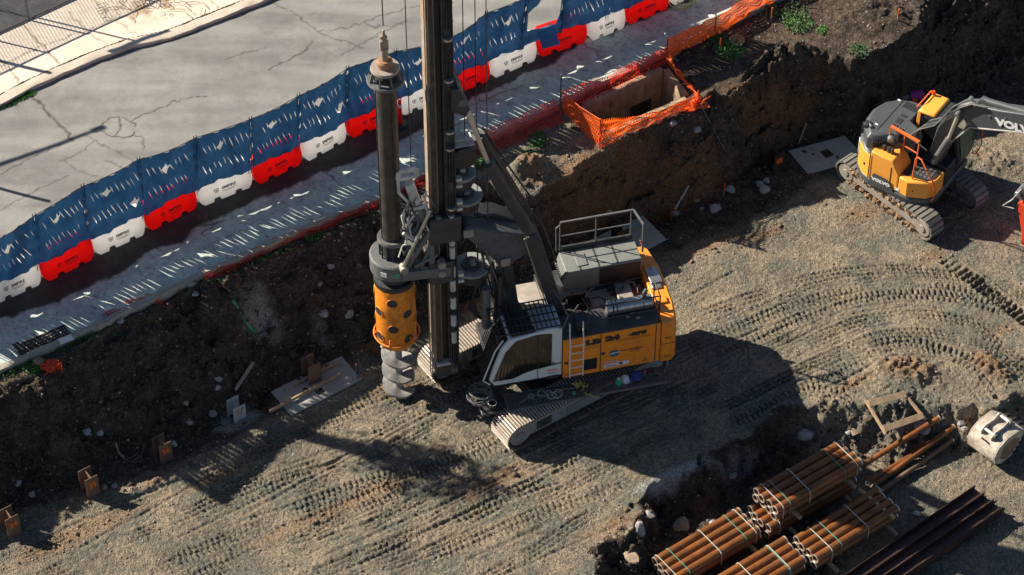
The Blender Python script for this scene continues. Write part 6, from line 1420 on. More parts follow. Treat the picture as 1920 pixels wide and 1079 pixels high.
pile(592, 722, .85, 33, None, 'unmarked brown steel pile rising through the plywood sheet left of the auger', BEAM, .42)
pile(1459, 322, .72, 30, '45', 'dark steel pile marked 45 in the shade left of the square-holed board', RUST2)
pile(1645, 232, .9, 30, '47', 'dark steel pile marked 47 in the shade behind the excavator', RUST2)
pile(1168, 470, .85, 30, None, 'dark unmarked steel pile behind the platform railing of the rig', RUST2)
def sheet(corners, z, lab, th=.03, holes=None, mat=PLY, dz=None):
    P = [at(u, v, z) for u, v in corners]; c = sum(P, Vector())/len(P)
    hmax = max(tz(p.x, p.y) for p in P+[P[0].lerp(P[1], .5), P[2].lerp(P[3], .5), c]); 
    P = [Vector((p.x, p.y, max(hmax+.02, z))) for p in P]; c = sum(P, Vector())/len(P)
    o = thing('plywood_sheet', lab, 'plywood', c)
    cs = [Vector((p.x-c.x, p.y-c.y)) for p in P]; loops = [cs]
    if holes: loops += [[Vector(((at(u, v, z)-c).x, (at(u, v, z)-c).y)) for u, v in h] for h in holes]
    vs = []; ed = []
    for l in loops: b = len(vs); vs += l; ed += [(b+i, b+(i+1) % len(l)) for i in range(len(l))]
    V, E_, T, *_r = delaunay_2d_cdt(vs, ed, [], 0, 1e-4); m = MB(); fs = []
    def inp(p, poly):
        r = False; k = len(poly)
        for q in range(k):
            a, b = poly[q], poly[(q+1) % k]
            if (a[1] > p[1]) != (b[1] > p[1]) and p[0] < (b[0]-a[0])*(p[1]-a[1])/(b[1]-a[1])+a[0]: r = not r
        return r
    T = [t for t in T if not any(inp(((V[t[0]].x+V[t[1]].x+V[t[2]].x)/3, (V[t[0]].y+V[t[1]].y+V[t[2]].y)/3), l) for l in loops[1:])]
    n = len(V); cnt = set((t[i], t[(i+1) % 3]) for t in T for i in range(3))
    m.add([(p.x, p.y, 0) for p in V]+[(p.x, p.y, -th) for p in V], [tuple(t) for t in T]+[tuple(n+i for i in reversed(t)) for t in T]+[(b, a, n+a, n+b) for a, b in cnt if (b, a) not in cnt])
    m.build('board', mat, o, smooth=False); return o, P[0].z
s1, zs = sheet([(508, 735), (640, 668), (678, 712), (546, 780)], .06, 'plywood sheet around the unmarked brown pile left of the auger', holes=[[(588, 733), (602, 726), (610, 735), (597, 742)]])
s2, zs2 = sheet([(1478, 283), (1584, 255), (1625, 298), (1515, 326)], .05, 'pale plywood sheet with a square hole beside the excavator', holes=[[(1536, 284), (1552, 279), (1566, 291), (1549, 297)]])
s3, zs3 = sheet([(1105, 452), (1205, 405), (1250, 450), (1170, 492)], .05, 'grey board on the ground behind the rig railing')
m = MB(); r_ = random.Random(1)
for k in range(5):
    p = at(1505+k*14, 276+r_.uniform(-3, 30), zs2); m.tube([p+V3(0, 0, .0)-s2.location, p+V3(r_.uniform(.05, .15), r_.uniform(-.08, .08), .0)-s2.location], .012, 4)
m.build('orange_spray_mark', ORSP, s2)
def plank(name, a, b, w, h, lab, cat, mat=WOOD, grp=None):
    o = thing(name, lab, cat, (a+b)/2, 0, grp); c = Vector(o.location); MB().bar(a-c, b-c, w, h).build('plank', mat, o, bevel=.006); return o
plank('timber_plank', at(505, 772, zs+.10), at(637, 702, zs+.07), .05, .11, 'long timber plank on edge across the plywood, in front of the brown pile', 'timber')
plank('timber_plank', at(550, 722, zs+.07), at(634, 680, zs+.07), .05, .10, 'shorter timber plank on the plywood, behind the brown pile', 'timber')
g0, g1 = ground(442, 738), ground(476, 686, 1)
plank('timber_plank', g0+V3(0, 0, .15), g1+V3(0, 0, .15), .06, .12, 'grey timber plank leaning on the slope above the lime whitened pile', 'timber', WOODG)
for u, v, du, lab, cl_ in ((546, 748, 0, 'thin steel pin at the lower left corner of the plywood by the auger', GREY), (668, 684, -4, 'thin steel pin at the right corner of the plywood by the auger', GREY)):
    p = at(u, v+26, zs); o = thing('steel_pin', lab, 'pin', p); MB().cyl((0, 0, -.1), (.02, 0, .58), .010, n=6).build('rod', cl_, o); MB().cyl((.02, 0, .58), (.02, 0, .61), .02, n=8).build('rod_head', PINKM, o)
def stake(u, v, h, lab, tipm=REDP, lean=(0, 0), body=WOOD, r=.018, split=.5, z0=0):
    g = ground(u, v, z0); o = thing('marker_stake', lab, 'stake', g); a = V3(0, 0, -.1); b = V3(lean[0], lean[1], h); mid_ = a.lerp(b, split)
    MB().bar(a, mid_, r*2, r*2).build('shaft', body, o); MB().bar(mid_, b, r*2.2, r*2.2).build('painted_tip', tipm, o); return o
stake(1258, 416, .62, 'red topped stake left of the white leaning stick below the bank', PINKM if False else REDP)
stake(1357, 368, .55, 'red topped stake right of the white leaning stick, above the loose stones', REDP)
stake(1494, 275, .85, 'plain leaning wooden stake above the square-holed board', WOOD, (.25, .15))
stake(1655, 206, 1.0, 'plain wooden stake beside the pile marked 47', WOOD, (-.35, .2))
stake(1446, 40, .55, 'orange tipped stake among weeds at the top of the bank', ORSP, z0=2.6)
stake(1350, 96, .55, 'orange tipped stake beside the round rusty lid', ORSP, z0=2.6)
stake(1683, 40, .5, 'orange tipped stake at the upper right of the bank', ORSP, z0=2.6)
g0, g1 = ground(1265, 396), ground(1291, 357, .5); plank('white_stick', g0+V3(0, 0, .05), g1+V3(0, 0, .2), .05, .04, 'white stick leaning at the foot of the bank between two red stakes', 'stick', OFFW)
g0, g1 = ground(1315, 205, 2.6), ground(1360, 290, 1); plank('thin_pole', g0+V3(0, 0, .1), g1+V3(0, 0, .12), .035, .035, 'thin grey pole lying down the bank right of the chamber', 'pole', GREY)
# bollard
g = at(751, 234, HS+.01); bo = thing('traffic_bollard', 'orange red bollard with black base in front of a white barrier', 'bollard', g)
MB().lathe([(0, 0), (.22, 0), (.23, .03), (.2, .06), (.07, .08), (0, .08)], (0, 0, 0), 8).build('base', RUBBER, bo); MB().cyl((0, 0, .06), (0, 0, .98), .065, .05, n=16).build('tube', BRED, bo, bevel=.01)
MB().torus((0, 0, 1.03), (0, 1, 0), .05, .018, 16, 6).build('handle', BRED, bo); MB().cyl((0, 0, .72), (0, 0, .84), .058, .056, n=16).build('reflective_band', WHITE, bo)
# grate, papers, ribbon, lid
a, b = at(42, 654, HS+.02), at(128, 617, HS+.02); e = (b-a).normalized(); n = V3(-e.y, e.x, 0); dg = thing('drain_grate', 'long dark iron drain grate in the gutter at far left', 'grate', (a+b)/2); c = Vector(dg.location)
m = MB()
for s_ in (-.17, .17): m.bar(a+n*s_-c, b+n*s_-c, .05, .05)
L_ = (b-a).length
for k in range(int(L_/.075)+1): m.bar(a+e*k*.075-n*.17-c, a+e*k*.075+n*.17-c, .028, .035)
for s_ in (-.06, .06): m.bar(a+n*s_-c, b+n*s_-c, .02, .03)
m.build('iron_bars', RUST2, dg, smooth=False); MB().prism([p-V3(0, 0, .016)-c for p in (a-n*.18, b-n*.18, b+n*.18, a+n*.18)], (0, 0, -.01)).build('dark_sump', INK, dg)
MB().box(a-e*.1-c+V3(0, 0, .04), (.2, .5, .09), Matrix.Rotation(math.atan2(e.y, e.x), 3, 'Z')).build('end_block', BLACK, dg, bevel=.02)
def paper(u, v, z, s_, lab, mat=PAPER, tilt=.25, dots=False):
    p = at(u, v, z); o = thing('paper_sign', lab, 'sign', p, rad(30)); R = Matrix.Rotation(-tilt, 3, 'X'); MB().box((0, 0, .08), (s_, s_*.75, .012), R).build('board', mat, o, smooth=False)
    if dots:
        m = MB()
        for k in range(4):
            for j in range(2): m.box(R @ V3(-s_*.35+k*s_*.22, s_*.1-j*s_*.3, .01)+V3(0, 0, .08), (s_*.08, s_*.08, .006), R)
        m.build('red_print', REDP, o, smooth=False)
    return o
paper(124, 640, HS+.02, .40, 'blank pale square sheet on the kerb beside the drain grate')
paper(600, 415, HS+.15, .36, 'white card with red marks on the fallen netting left of the kelly bar', tilt=.9, dots=True)
paper(202, 582, HS+.1, .16, 'small white scrap on the short crumpled netting')
g0, g1 = ground(436, 566, 2), ground(472, 620, 2); o = thing('green_ribbon', 'green ribbon trailing down the dark slope', 'ribbon', g0); m = MB(); m.tube([V3(0, 0, .05), (g1-g0)*.35+V3(.02, 0, .08), (g1-g0)*.7+V3(-.04, 0, .05), (g1-g0)+V3(0, 0, .03), (g1-g0)+V3(.12, -.08, .03)], [.05, .02, .015, .045, .03], 5); m.build('ribbon_strip', GREENP, o)
g = ground(1381, 80, 2.6); o = thing('rusty_lid', 'round rusty lid lying among weeds near the street edge', 'lid', g+V3(0, 0, .05)); MB().lathe([(0, .02), (.2, .02), (.22, .07), (.25, .07), (.25, 0), (0, 0)], (0, 0, 0), 28).build('dish', paint('rust dish', (.45, .24, .10), .6, amt=.3), o); MB().cyl((0, 0, .02), (0, 0, .05), .05, n=12).build('knob', BEAM, o)
g = ground(243, 858); o = thing('tangled_wire', 'tangle of bent reinforcing wire between piles 35 and 36', 'wire', g)
m = MB(); m.tube([(-.35, .1, .5), (-.2, -.1, .1), (.1, -.2, .02), (.35, .1, .05), (.45, .15, .45)], .012, 5); m.tube([(0, -.1, .05), (.3, .0, .25), (.38, -.12, .02), (.1, -.25, .05)], .010, 5); m.build('wire_strand', GREY, o); MB().tube([(-.35, .1, .5), (-.28, 0, .2), (-.15, 0, .0)], .03, 5).build('wrapped_end', MASTB, o)
g = ground(1705, 192); o = thing('drum_pump', 'small purple drum with a red fitting behind the excavator', 'pump', g+V3(0, 0, .1), rad(10))
MB().cyl((0, 0, .15), (.42, -.02, .2), .17, n=20).build('drum', PINKM, o, bevel=.02); MB().box((.1, -.15, .12), (.16, .14, .16)).build('red_fitting', REDP, o, bevel=.02); MB().cyl((-.3, 0, .12), (0, 0, .15), .1, n=12).build('motor', GREY, o, bevel=.02); MB().tube([(-.3, 0, .12), (-.5, .05, .2), (-.62, .1, .15)], .02, 6).build('hose', RUBBER, o)
o = thing('loose_hose', 'yellow green hose loop on the street at the top edge', 'hose', at(1275, 5, HS+.03)); m = MB(); m.torus((0, 0, .02), (0, 0, 1), .35, .02, 30, 6); m.torus((.2, .05, .05), (.05, 0, 1), .3, .02, 30, 6); m.build('hose_loop', HIVIS, o)

# ---------------------------------------------------------------- lower level: pipes, bearers, straps, beams, frame, bucket
G = LOW+.03
pipe_count = 0
def pipe_thing(a, b, r, lab, mat=RUST, grp='rusty steel pipes stacked at lower right', cap=None):
    c = (a+b)/2; e = b-a; o = thing('steel_pipe', lab, 'pipe', c, 0, grp)
    MB().pipe(a-c, b-c, r, r*.82, 22).build('tube', mat, o, ang=50)
    d = e.normalized()*.035
    MB().pipe(b-c-d*.9, b-c+d*.15, r*1.012, r*.80, 22).build('bevelled_end', RODM, o); MB().pipe(a-c-d*.15, a-c+d*.5, r*1.012, r*.80, 22).build('bevelled_end', RODM, o); return o
def bundle(A, B, ztop, D, n, desc, rows=2, straps=(), wood=(), shift=0, pitch=None):
    """A,B photo points of the back-most top pipe's ends (left, right)"""
    a, b = at(*A, ztop), at(*B, ztop); e = (b-a).normalized(); side = V3(e.y, -e.x, 0); pitch = pitch or D*1.03
    for r_i in range(rows):
        for k in range(n):
            off = side*(k*pitch)-V3(0, 0, r_i*D)+e*rng.uniform(-.04, .04)
            pipe_thing(a+off, b+off, D/2, f'rusty pipe, {ORD[k]} from the back in the {["top", "lower"][r_i]} layer of the {desc}', RUST)
    for j, t in enumerate(straps):
        p = a.lerp(b, t); o = thing('packing_strap', f'{["pale", "green"][j % 2]} packing strap, {ORD[j]} from the left round the {desc}', 'strap', p, 0, 'packing straps round the pipe bundles')
        r = D/2+.008; q = [side*(-r)+V3(0, 0, -D*.9), side*(-r), side*(-r*.7)+V3(0, 0, r*.75), V3(0, 0, r)]+[side*(pitch*k)+V3(0, 0, r-.004*(k % 1)) for k in range(1, n)]+[side*(pitch*(n-1)+r*.7)+V3(0, 0, r*.75), side*(pitch*(n-1)+r), side*(pitch*(n-1)+r)+V3(0, 0, -D*1.4)]
        sk = e*rng.uniform(-.05, .05); m = MB()
        for u_, w_ in zip(q, q[1:]): m.bar(u_+sk, w_+sk, .03, .008, up=e)
        m.build('band', STRAPW if j % 2 == 0 else TWINE, o)
    for j, (t, ov) in enumerate(wood):
        p = a.lerp(b, t)-V3(0, 0, D*(rows-.5)+.05); plank('timber_bearer', p-side*.2, p+side*(pitch*n+ov), .10, .09, f'timber bearer, {ORD[j]} from the left under the {desc}', 'timber', WOOD, 'timber bearers under the pipe bundles')
    return a, b, e, side
D = .262
b1 = bundle((1418, 923), (1577, 833), G+4*D+.22, D, 4, 'upper back bundle', straps=(.06, .14, .38, .80, .93), wood=((.22, .10), (.86, .12)))
b1b = bundle((1405, 957), (1566, 866), G+2*D-.02, D, 4, 'lower back bundle', straps=(.10,), wood=((.25, .25), (.9, .2)))
b2 = bundle((1228, 1053), (1387, 959), G+2*D+.1, D, 4, 'left front bundle', straps=(.05, .17, .52, .84, .93), wood=((.12, .1), (.90, .12)))
b3 = bundle((1492, 1014), (1645, 920), G+2*D+.12, D, 4, 'right front bundle', straps=(.18, .30, .60), wood=((.16, .2), (.88, .25)))
b4 = bundle((1340, 1092), (1471, 1014), G+2*D+.02, D, 4, 'bottom edge bundle', straps=(.35, .74, .78), wood=((.80, .15),))
p0, p1 = at(1610, 917, G+2.7*D), at(1677, 972, G+2.6*D); tb0 = plank('timber_bearer', p0, p1, .10, .09, 'timber bearer lying across the top of the right front bundle', 'timber', WOOD, 'timber bearers under the pipe bundles')
for i, (A_, B_, r, mm_, lab) in enumerate((((1585, 893), (1757, 810), .085, RUST, 'long loose rusty pipe lying behind the other three, towards the timber trestle'), ((1627, 907), (1765, 820), .085, RUST, 'back one of three loose pipes beside the bundles'), ((1640, 910), (1786, 815), .08, RUST, 'middle one of three loose pipes beside the bundles'), ((1652, 921), (1786, 825), .075, BEAM, 'greyish front one of three loose pipes beside the bundles'))):
    a, b = at(*A_, G+.12), at(*B_, LOW+.22); b.z = max(b.z, float(tz(np.array([b.x]), np.array([b.y]))[0])+.12); pipe_thing(a, b, r, lab, mm_, 'loose pipes')
def hb(A_, B_, w, h, lab):
    a, b = at(*A_, G+.28), at(*B_, G+.28); c = (a+b)/2; e = (b-a).normalized(); n = V3(-e.y, e.x, 0); o = thing('steel_beam', lab, 'steel beam', c, 0, 'dark steel beams lying at lower right')
    for s_ in (-1, 1): MB().bar(a+n*s_*w/2-c, b+n*s_*w/2-c, .022, h).build('flange', RUST2, o, bevel=.004)
    MB().bar(a-c-V3(0, 0, .0), b-c, w-.022, .016).build('web', RUST2, o); return o
for k, lab in enumerate(('back dark steel beam of three lying at lower right', 'middle dark steel beam of three lying at lower right', 'front dark steel beam of three lying at lower right')):
    du, dv = (0, 17.5, 35)[k], (0, 13, 26.5)[k]; hb((1590+du, 1094+dv), (1836+du, 924+dv), .36, .36, lab)
# timber frame
q = [ground(*uv, -.5)+V3(0, 0, .16) for uv in ((1626, 778), (1697, 748), (1727, 806), (1652, 842))]; zz_ = lambda a, b: max(float(tz(np.array([a.lerp(b, k/12).x+dx]), np.array([a.lerp(b, k/12).y+dy]))[0]) for k in range(13) for dx in (-.2, 0, .2) for dy in (-.2, 0, .2)); q[0].z = q[1].z = zz_(q[0], q[1])+.14; q[2].z = q[3].z = zz_(q[2], q[3])+.14
fr_ = thing('wooden_trestle', 'rectangular timber trestle propped on the slope above the pipes', 'trestle', sum(q, Vector())/4); c = Vector(fr_.location)
for a, b, w in ((q[0], q[1], .19), (q[3], q[2], .19)): MB().bar(a-c, b-c, w, .05, up=(0, -.5, .8)).build('board', WOOD, fr_, bevel=.006)
for a, b, k in ((q[0], q[3], -.10), (q[1], q[2], -.08)):
    e = (b-a).normalized(); MB().bar(a-c-e*.15+V3(0, 0, -.06), b-c+e*.12+V3(0, 0, -.06), .07, .09).build('leg', WOOD, fr_, bevel=.006)
# excavator bucket lying on the ground
bq = at(1868, 822, LOW+.55); R_ = rad(-48); bk = thing('digging_bucket', 'white painted excavator bucket resting on the lower ground at the right edge', 'bucket', (bq.x, bq.y, LOW+.12), R_)
Wd = .98
prof = [(-.30, .0), (-.62, .22), (-.70, .55), (-.55, .86), (-.20, 1.02), (.30, .98), (.58, .80)]   # y (depth) , z : closed back shell seen from the camera
sh_ = [(y, z) for y, z in prof]; th_ = .04
inner = [(y*.94+.02, z*.94+.02) for y, z in sh_][::-1]
m = MB()
vs = [V3(x, y, z) for x in (-Wd/2, Wd/2) for y, z in sh_+inner]; n = len(sh_)*2
m.add(vs, [tuple(range(n-1, -1, -1)), tuple(range(n, 2*n))]+[(i, (i+1) % n, n+(i+1) % n, n+i) for i in range(n)]); m.build('shell', BUCK, bk, bevel=.01, ang=50)
for s_ in (-1, 1):
    x = s_*(Wd/2-.0); MB().prism([V3(x, y, z) for y, z in sh_+[(.45, .35), (.10, .0)]], (.04*s_, 0, 0)).build('side_plate', BUCK, bk, bevel=.01)
    MB().prism([V3(s_*.17, y, z) for y, z in ((-.52, .80), (-.55, 1.02), (-.40, 1.14), (-.05, 1.10), (.22, 1.22), (.34, 1.12), (.30, .96), (-.2, .99))], (.035*s_, 0, 0)).build('hanger_ear', BUCK, bk, bevel=.01)
for y, z in ((-.42, 1.04), (.22, 1.13)): MB().cyl((-.24, y, z), (.24, y, z), .045, n=14).build('hanger_pin', WHITE, bk); MB().cyl((.20, y, z), (.26, y, z), .08, n=14).build('pin_collar', GREY, bk)
MB().torus((0, -.62, .86), (0, .7, .7), .08, .022, 16, 6).build('lifting_eye', DARK, bk)
for k in range(5): MB().prism([V3(-.42+k*.21-.05, -.28, .0), V3(-.42+k*.21+.05, -.28, .0), V3(-.42+k*.21+.02, .0, -.08), V3(-.42+k*.21-.02, .0, -.08)], (0, .02, .06)).build('tooth', GREY, bk)
for k in range(5): p = V3(0, .12, .06).lerp(V3(0, .60, .74), (k+.5)/5); MB().box((Wd/2+.02, p.y+.05, p.z), (.07, .16, .08), Matrix.Rotation(-.6, 3, 'X')).build('side_tooth', DARK, bk, bevel=.01)
for k in range(5): MB().prism([V3(-.42+k*.21-.06, .54, .80), V3(-.42+k*.21+.06, .54, .80), V3(-.42+k*.21+.03, .80, .66), V3(-.42+k*.21-.03, .80, .66)], (0, .02, .07)).build('tooth', DARK, bk)
MB().prism([V3(Wd/2+.041, y, z) for y, z in ((-.42, .30), (-.35, .72), (.1, .84), (.38, .62), (.12, .18), (-.2, .12))], (.006, 0, 0)).build('worn_patch', MUD, bk)

# ---------------------------------------------------------------- rocks, gravel, weeds
def rock(u, v, s_, lab, z0=0., mat=STONE, seed=0, flat_=.7):
    g = ground(u, v, z0); bm = bmesh.new(); bmesh.ops.create_icosphere(bm, subdivisions=3, radius=1); r_ = random.Random(seed); pl = [(Vector((r_.gauss(0, 1), r_.gauss(0, 1), r_.gauss(0, 1))).normalized(), r_.uniform(.55, .9)) for _ in range(12)]
    for w in bm.verts:
        p = w.co.copy()
        for n, d in pl:
            k = p.dot(n)
            if k > d: p -= n*(k-d)
        w.co = Vector((p.x*s_*1.25, p.y*s_, p.z*s_*flat_))+Vector([r_.uniform(-.02, .02)*s_]*3)
    me = bpy.data.meshes.new('rock'); bm.to_mesh(me); bm.free(); me.materials.append(mat); me.polygons.foreach_set('use_smooth', [True]*len(me.polygons)); me.set_sharp_from_angle(angle=rad(25))
    o = bpy.data.objects.new('rock', me); COL.objects.link(o); o.location = g+V3(0, 0, s_*flat_*.35); o.rotation_euler = (0, 0, r_.uniform(0, 6)); return tag(o, lab, 'rock', 'loose rocks lying about the pit')
RK = [(1617, 369, 0, 0, 0)]
for i, (u, v, s_, z0, mm_, lab) in enumerate((
    (1340, 393, .20, 0, STONE, 'pale rock right of the first red topped stake'), (1369, 357, .15, 0, STONE, 'dark rounded rock beside the second red topped stake'), (1434, 357, .17, 0, STONE, 'upper of three grey rocks below pile 45'), (1424, 347, .12, 0, STONE, 'small rock just left of the highest grey rock below pile 45'), (1436, 340, .12, .1, STONE, 'rear rock nearest pile 45'), (1265, 402, .13, 0, STONE, 'pale stone at the foot of the first red stake'),
    (1316, 392, .07, 0, STONEB, 'small flat stone in the shade between the two red stakes'), (1305, 377, .10, 0, STONEB, 'brown stone under the bank between the two red stakes'), (1580, 258, .06, 0, STONE, 'tiny pale stone above the square-holed board'),
    (1508, 817, .22, -.6, STONE, 'grey boulder on the edge slope left of the timber trestle'), (1599, 812, .14, -.7, STONEB, 'tan rock on the slope just left of the timber trestle'), (1728, 803, .24, -1, STONE, 'grey boulder at the right foot of the timber trestle'), (1712, 817, .13, -1, STONE, 'bluish rock under the timber trestle'),
    (1197, 996, .24, -.5, STONE, 'large white rock on the dark slope at bottom centre'), (1217, 966, .15, -.5, STONE, 'small white rock above the large white one'), (1187, 1045, .24, -.8, STONEB, 'big rock half buried at bottom centre'), (1277, 988, .26, -.9, STONEB, 'large tan rock above the left front pipe bundle'), (1368, 963, .12, -1, STONE, 'white rock behind the left front pipe bundle'), (1338, 985, .15, -1, STONE, 'white block touching the left front pipe bundle'), (1373, 893, .12, -.8, STONE, 'blue grey rock on the slope behind the upper back bundle'),
    (1719, 965, .10, -1, STONE, 'white stone between the pipes and the steel beams'), (1800, 795, .10, -1, STONE, 'pink stone left of the digging bucket'), (1808, 805, .10, -1, STONE, 'white stone closest to the digging bucket'), (1590, 812, .09, -.6, STONE, 'pale stone above the tan rock'),
    (372, 505, .16, 2.8, STONE, 'grey rock at the left end of the fallen netting strip'), (345, 537, .14, 2.6, STONE, 'left one of a pair of rocks on the brow'), (359, 534, .15, 2.6, STONE, 'right one of a pair of rocks on the brow'), (366, 552, .10, 2.4, STONE, 'small rock just under the pair on the brow'), (226, 600, .14, 2.6, STONE, 'pale rock below the short crumpled netting'), (72, 680, .16, 2.6, STONEB, 'rock beside the scrunched ball of netting'),
    (605, 590, .17, 1.5, STONE, 'white rock in the limed hollow left of the auger casing'), (655, 590, .16, 1.5, STONE, 'white rock nearest the orange casing'), (600, 534, .10, 2, STONEB, 'brown rock high on the slope left of the kelly bar'), (620, 500, .12, 2, STONE, 'rock high on the slope below the white card'),
    (409, 712, .11, .8, STONE, 'upper of two stones left of the leaning plank'), (408, 727, .11, .8, STONE, 'lower of two stones left of the leaning plank'), (399, 777, .13, .2, STONE, 'white rock left of the lime whitened pile'), (355, 793, .12, .2, STONE, 'pale rock midway between the wire and the whitened pile'), (162, 810, .13, .6, STONE, 'angular white rock on the lower left slope'), (187, 813, .12, .5, STONE, 'flat pale rock right of the angular one'), (34, 906, .12, .1, STONE, 'white rock above pile 34'), (61, 928, .12, 0, STONE, 'flat white rock right of pile 34'), (195, 915, .10, 0, STONEB, 'rounded stone by the flange of pile 35'), (326, 834, .10, 0, STONE, 'white stone touching pile 36'), (348, 757, .12, .5, STONEB, 'brown rock on the slope above pile 36'), (214, 913, .10, 0, STONE, 'grey stone a step right of pile 35'),
    (1262, 232, .13, 2.4, STONE, 'pale limed rock at the brow below the chamber netting'), (1306, 245, .15, 2.2, STONE, 'broken concrete lump under the right corner of the chamber netting'), (1140, 400, .14, .4, STONEB, 'pale wedge of stone stuck in the brown bank'), (1700, 1000, .0, 0, STONE, '')
)):
    if s_ > 0: rock(u, v, s_, lab, z0, mm_, i+11, .72)
def scatter(name, N_, fn, smin, smax, mat, seed):
    r_ = np.random.default_rng(seed); base = np.array([(1, 0, 0), (-1, 0, 0), (0, 1, 0), (0, -1, 0), (0, 0, 1), (0, 0, -1)], float)
    F8 = np.array([(0, 2, 4), (2, 1, 4), (1, 3, 4), (3, 0, 4), (2, 0, 5), (1, 2, 5), (3, 1, 5), (0, 3, 5)])
    x = r_.uniform(-16.5, 17, N_*12); y = r_.uniform(-12, 13, N_*12); w = fn(x, y); k = r_.random(len(x)) < w; x = x[k][:N_]; y = y[k][:N_]; n = len(x)
    s_ = smin*(smax/smin)**(r_.random(n)**2.2); z = tz(x, y)
    Vt = base[None]*s_[:, None, None]*(1+r_.uniform(-.35, .35, (n, 6, 3))); Vt[:, :, :] += r_.uniform(-.25, .25, (n, 6, 3))*s_[:, None, None]
    a = r_.uniform(0, 6.28, n); ca_, sa_ = np.cos(a)[:, None], np.sin(a)[:, None]; X_ = Vt[:, :, 0]*ca_-Vt[:, :, 1]*sa_; Y_ = Vt[:, :, 0]*sa_+Vt[:, :, 1]*ca_
    Vt = np.stack([X_+x[:, None], Y_+y[:, None], Vt[:, :, 2]*.75+(z+s_*.25)[:, None]], -1).reshape(-1, 3)
    Fc = (F8[None]+(np.arange(n)*6)[:, None, None]).reshape(-1, 3); me = bpy.data.meshes.new(name); me.vertices.add(len(Vt)); me.vertices.foreach_set('co', Vt.astype(np.float32).ravel())
    me.loops.add(Fc.size); me.loops.foreach_set('vertex_index', Fc.ravel().astype(np.int32)); me.polygons.add(len(Fc)); me.polygons.foreach_set('loop_start', (np.arange(len(Fc))*3).astype(np.int32)); me.polygons.foreach_set('loop_total', np.full(len(Fc), 3, np.int32)); me.update(calc_edges=True); me.materials.append(mat)
    o = bpy.data.objects.new(name, me); COL.objects.link(o); return tag(o, kind='stuff')
def samp(A_):
    def f(x, y):
        i = np.clip(np.searchsorted(gx, x), 0, len(gx)-1); j = np.clip(np.searchsorted(gy, y), 0, len(gy)-1); return A_[j, i]
    return f
GRAVM = paint('gravel stones', (.30, .28, .25), .9, var=.5, scale=3, amt=.35, dirt=(.10, .08, .06), dscale=9, bump=0)
CLODM = paint('soil clods', (.20, .145, .09), .95, var=.45, scale=3, amt=.3, dirt=(.07, .05, .035), bump=0)
CLODD = paint('dark soil clods', (.075, .052, .036), .95, var=.5, scale=3, amt=.3, dirt=(.04, .03, .02), bump=0)
slf = samp(np.clip(slope*1.2+slope2, 0, 1)*(~street_in)); flf = samp((flat > .5)*(~street_in)*(~inn)*1.)
scatter('gravel', 3000, lambda x, y: slf(x, y)*.5, .012, .06, GRAVM, 1)
scatter('gravel', 9000, lambda x, y: flf(x, y)*.50, .010, .045, GRAVM, 2)
scatter('soil_clods', 7000, lambda x, y: slf(x, y)*.7, .02, .12, CLODD, 3)
scatter('soil_clods', 2600, lambda x, y: np.clip(samp(Rm)(x, y)*1.3-.3, 0, 1), .02, .09, CLODM, 4)
def weed(c, r, h, n, seed, mat):
    r_ = random.Random(seed); m = MB()
    for k in range(n):
        a = r_.uniform(0, 6.28); q = r*math.sqrt(r_.random()); p = Vector((q*math.cos(a), q*math.sin(a), 0)); hh = h*r_.uniform(.4, 1)*(1-.5*q/r); z = hh*r_.random(); s_ = r_.uniform(.025, .06)
        d = Vector((r_.gauss(0, 1), r_.gauss(0, 1), r_.uniform(-.2, .8))).normalized(); s2 = d.orthogonal().normalized()
        b = p*1.1+Vector((0, 0, z)); m.add([b, b+d*s_+s2*s_*.4, b+d*s_*2, b+d*s_-s2*s_*.4], [(0, 1, 2, 3)])
    return m
def weed_thing(u, v, z0, r, h, n, lab, seed, mat=LEAF):
    g = ground(u, v, z0); o = weed(g, r, h, n, seed, mat).build('weed_clump', mat, smooth=False); o.location = g; return tag(o, lab, 'weed', 'weeds on the bank and kerb')
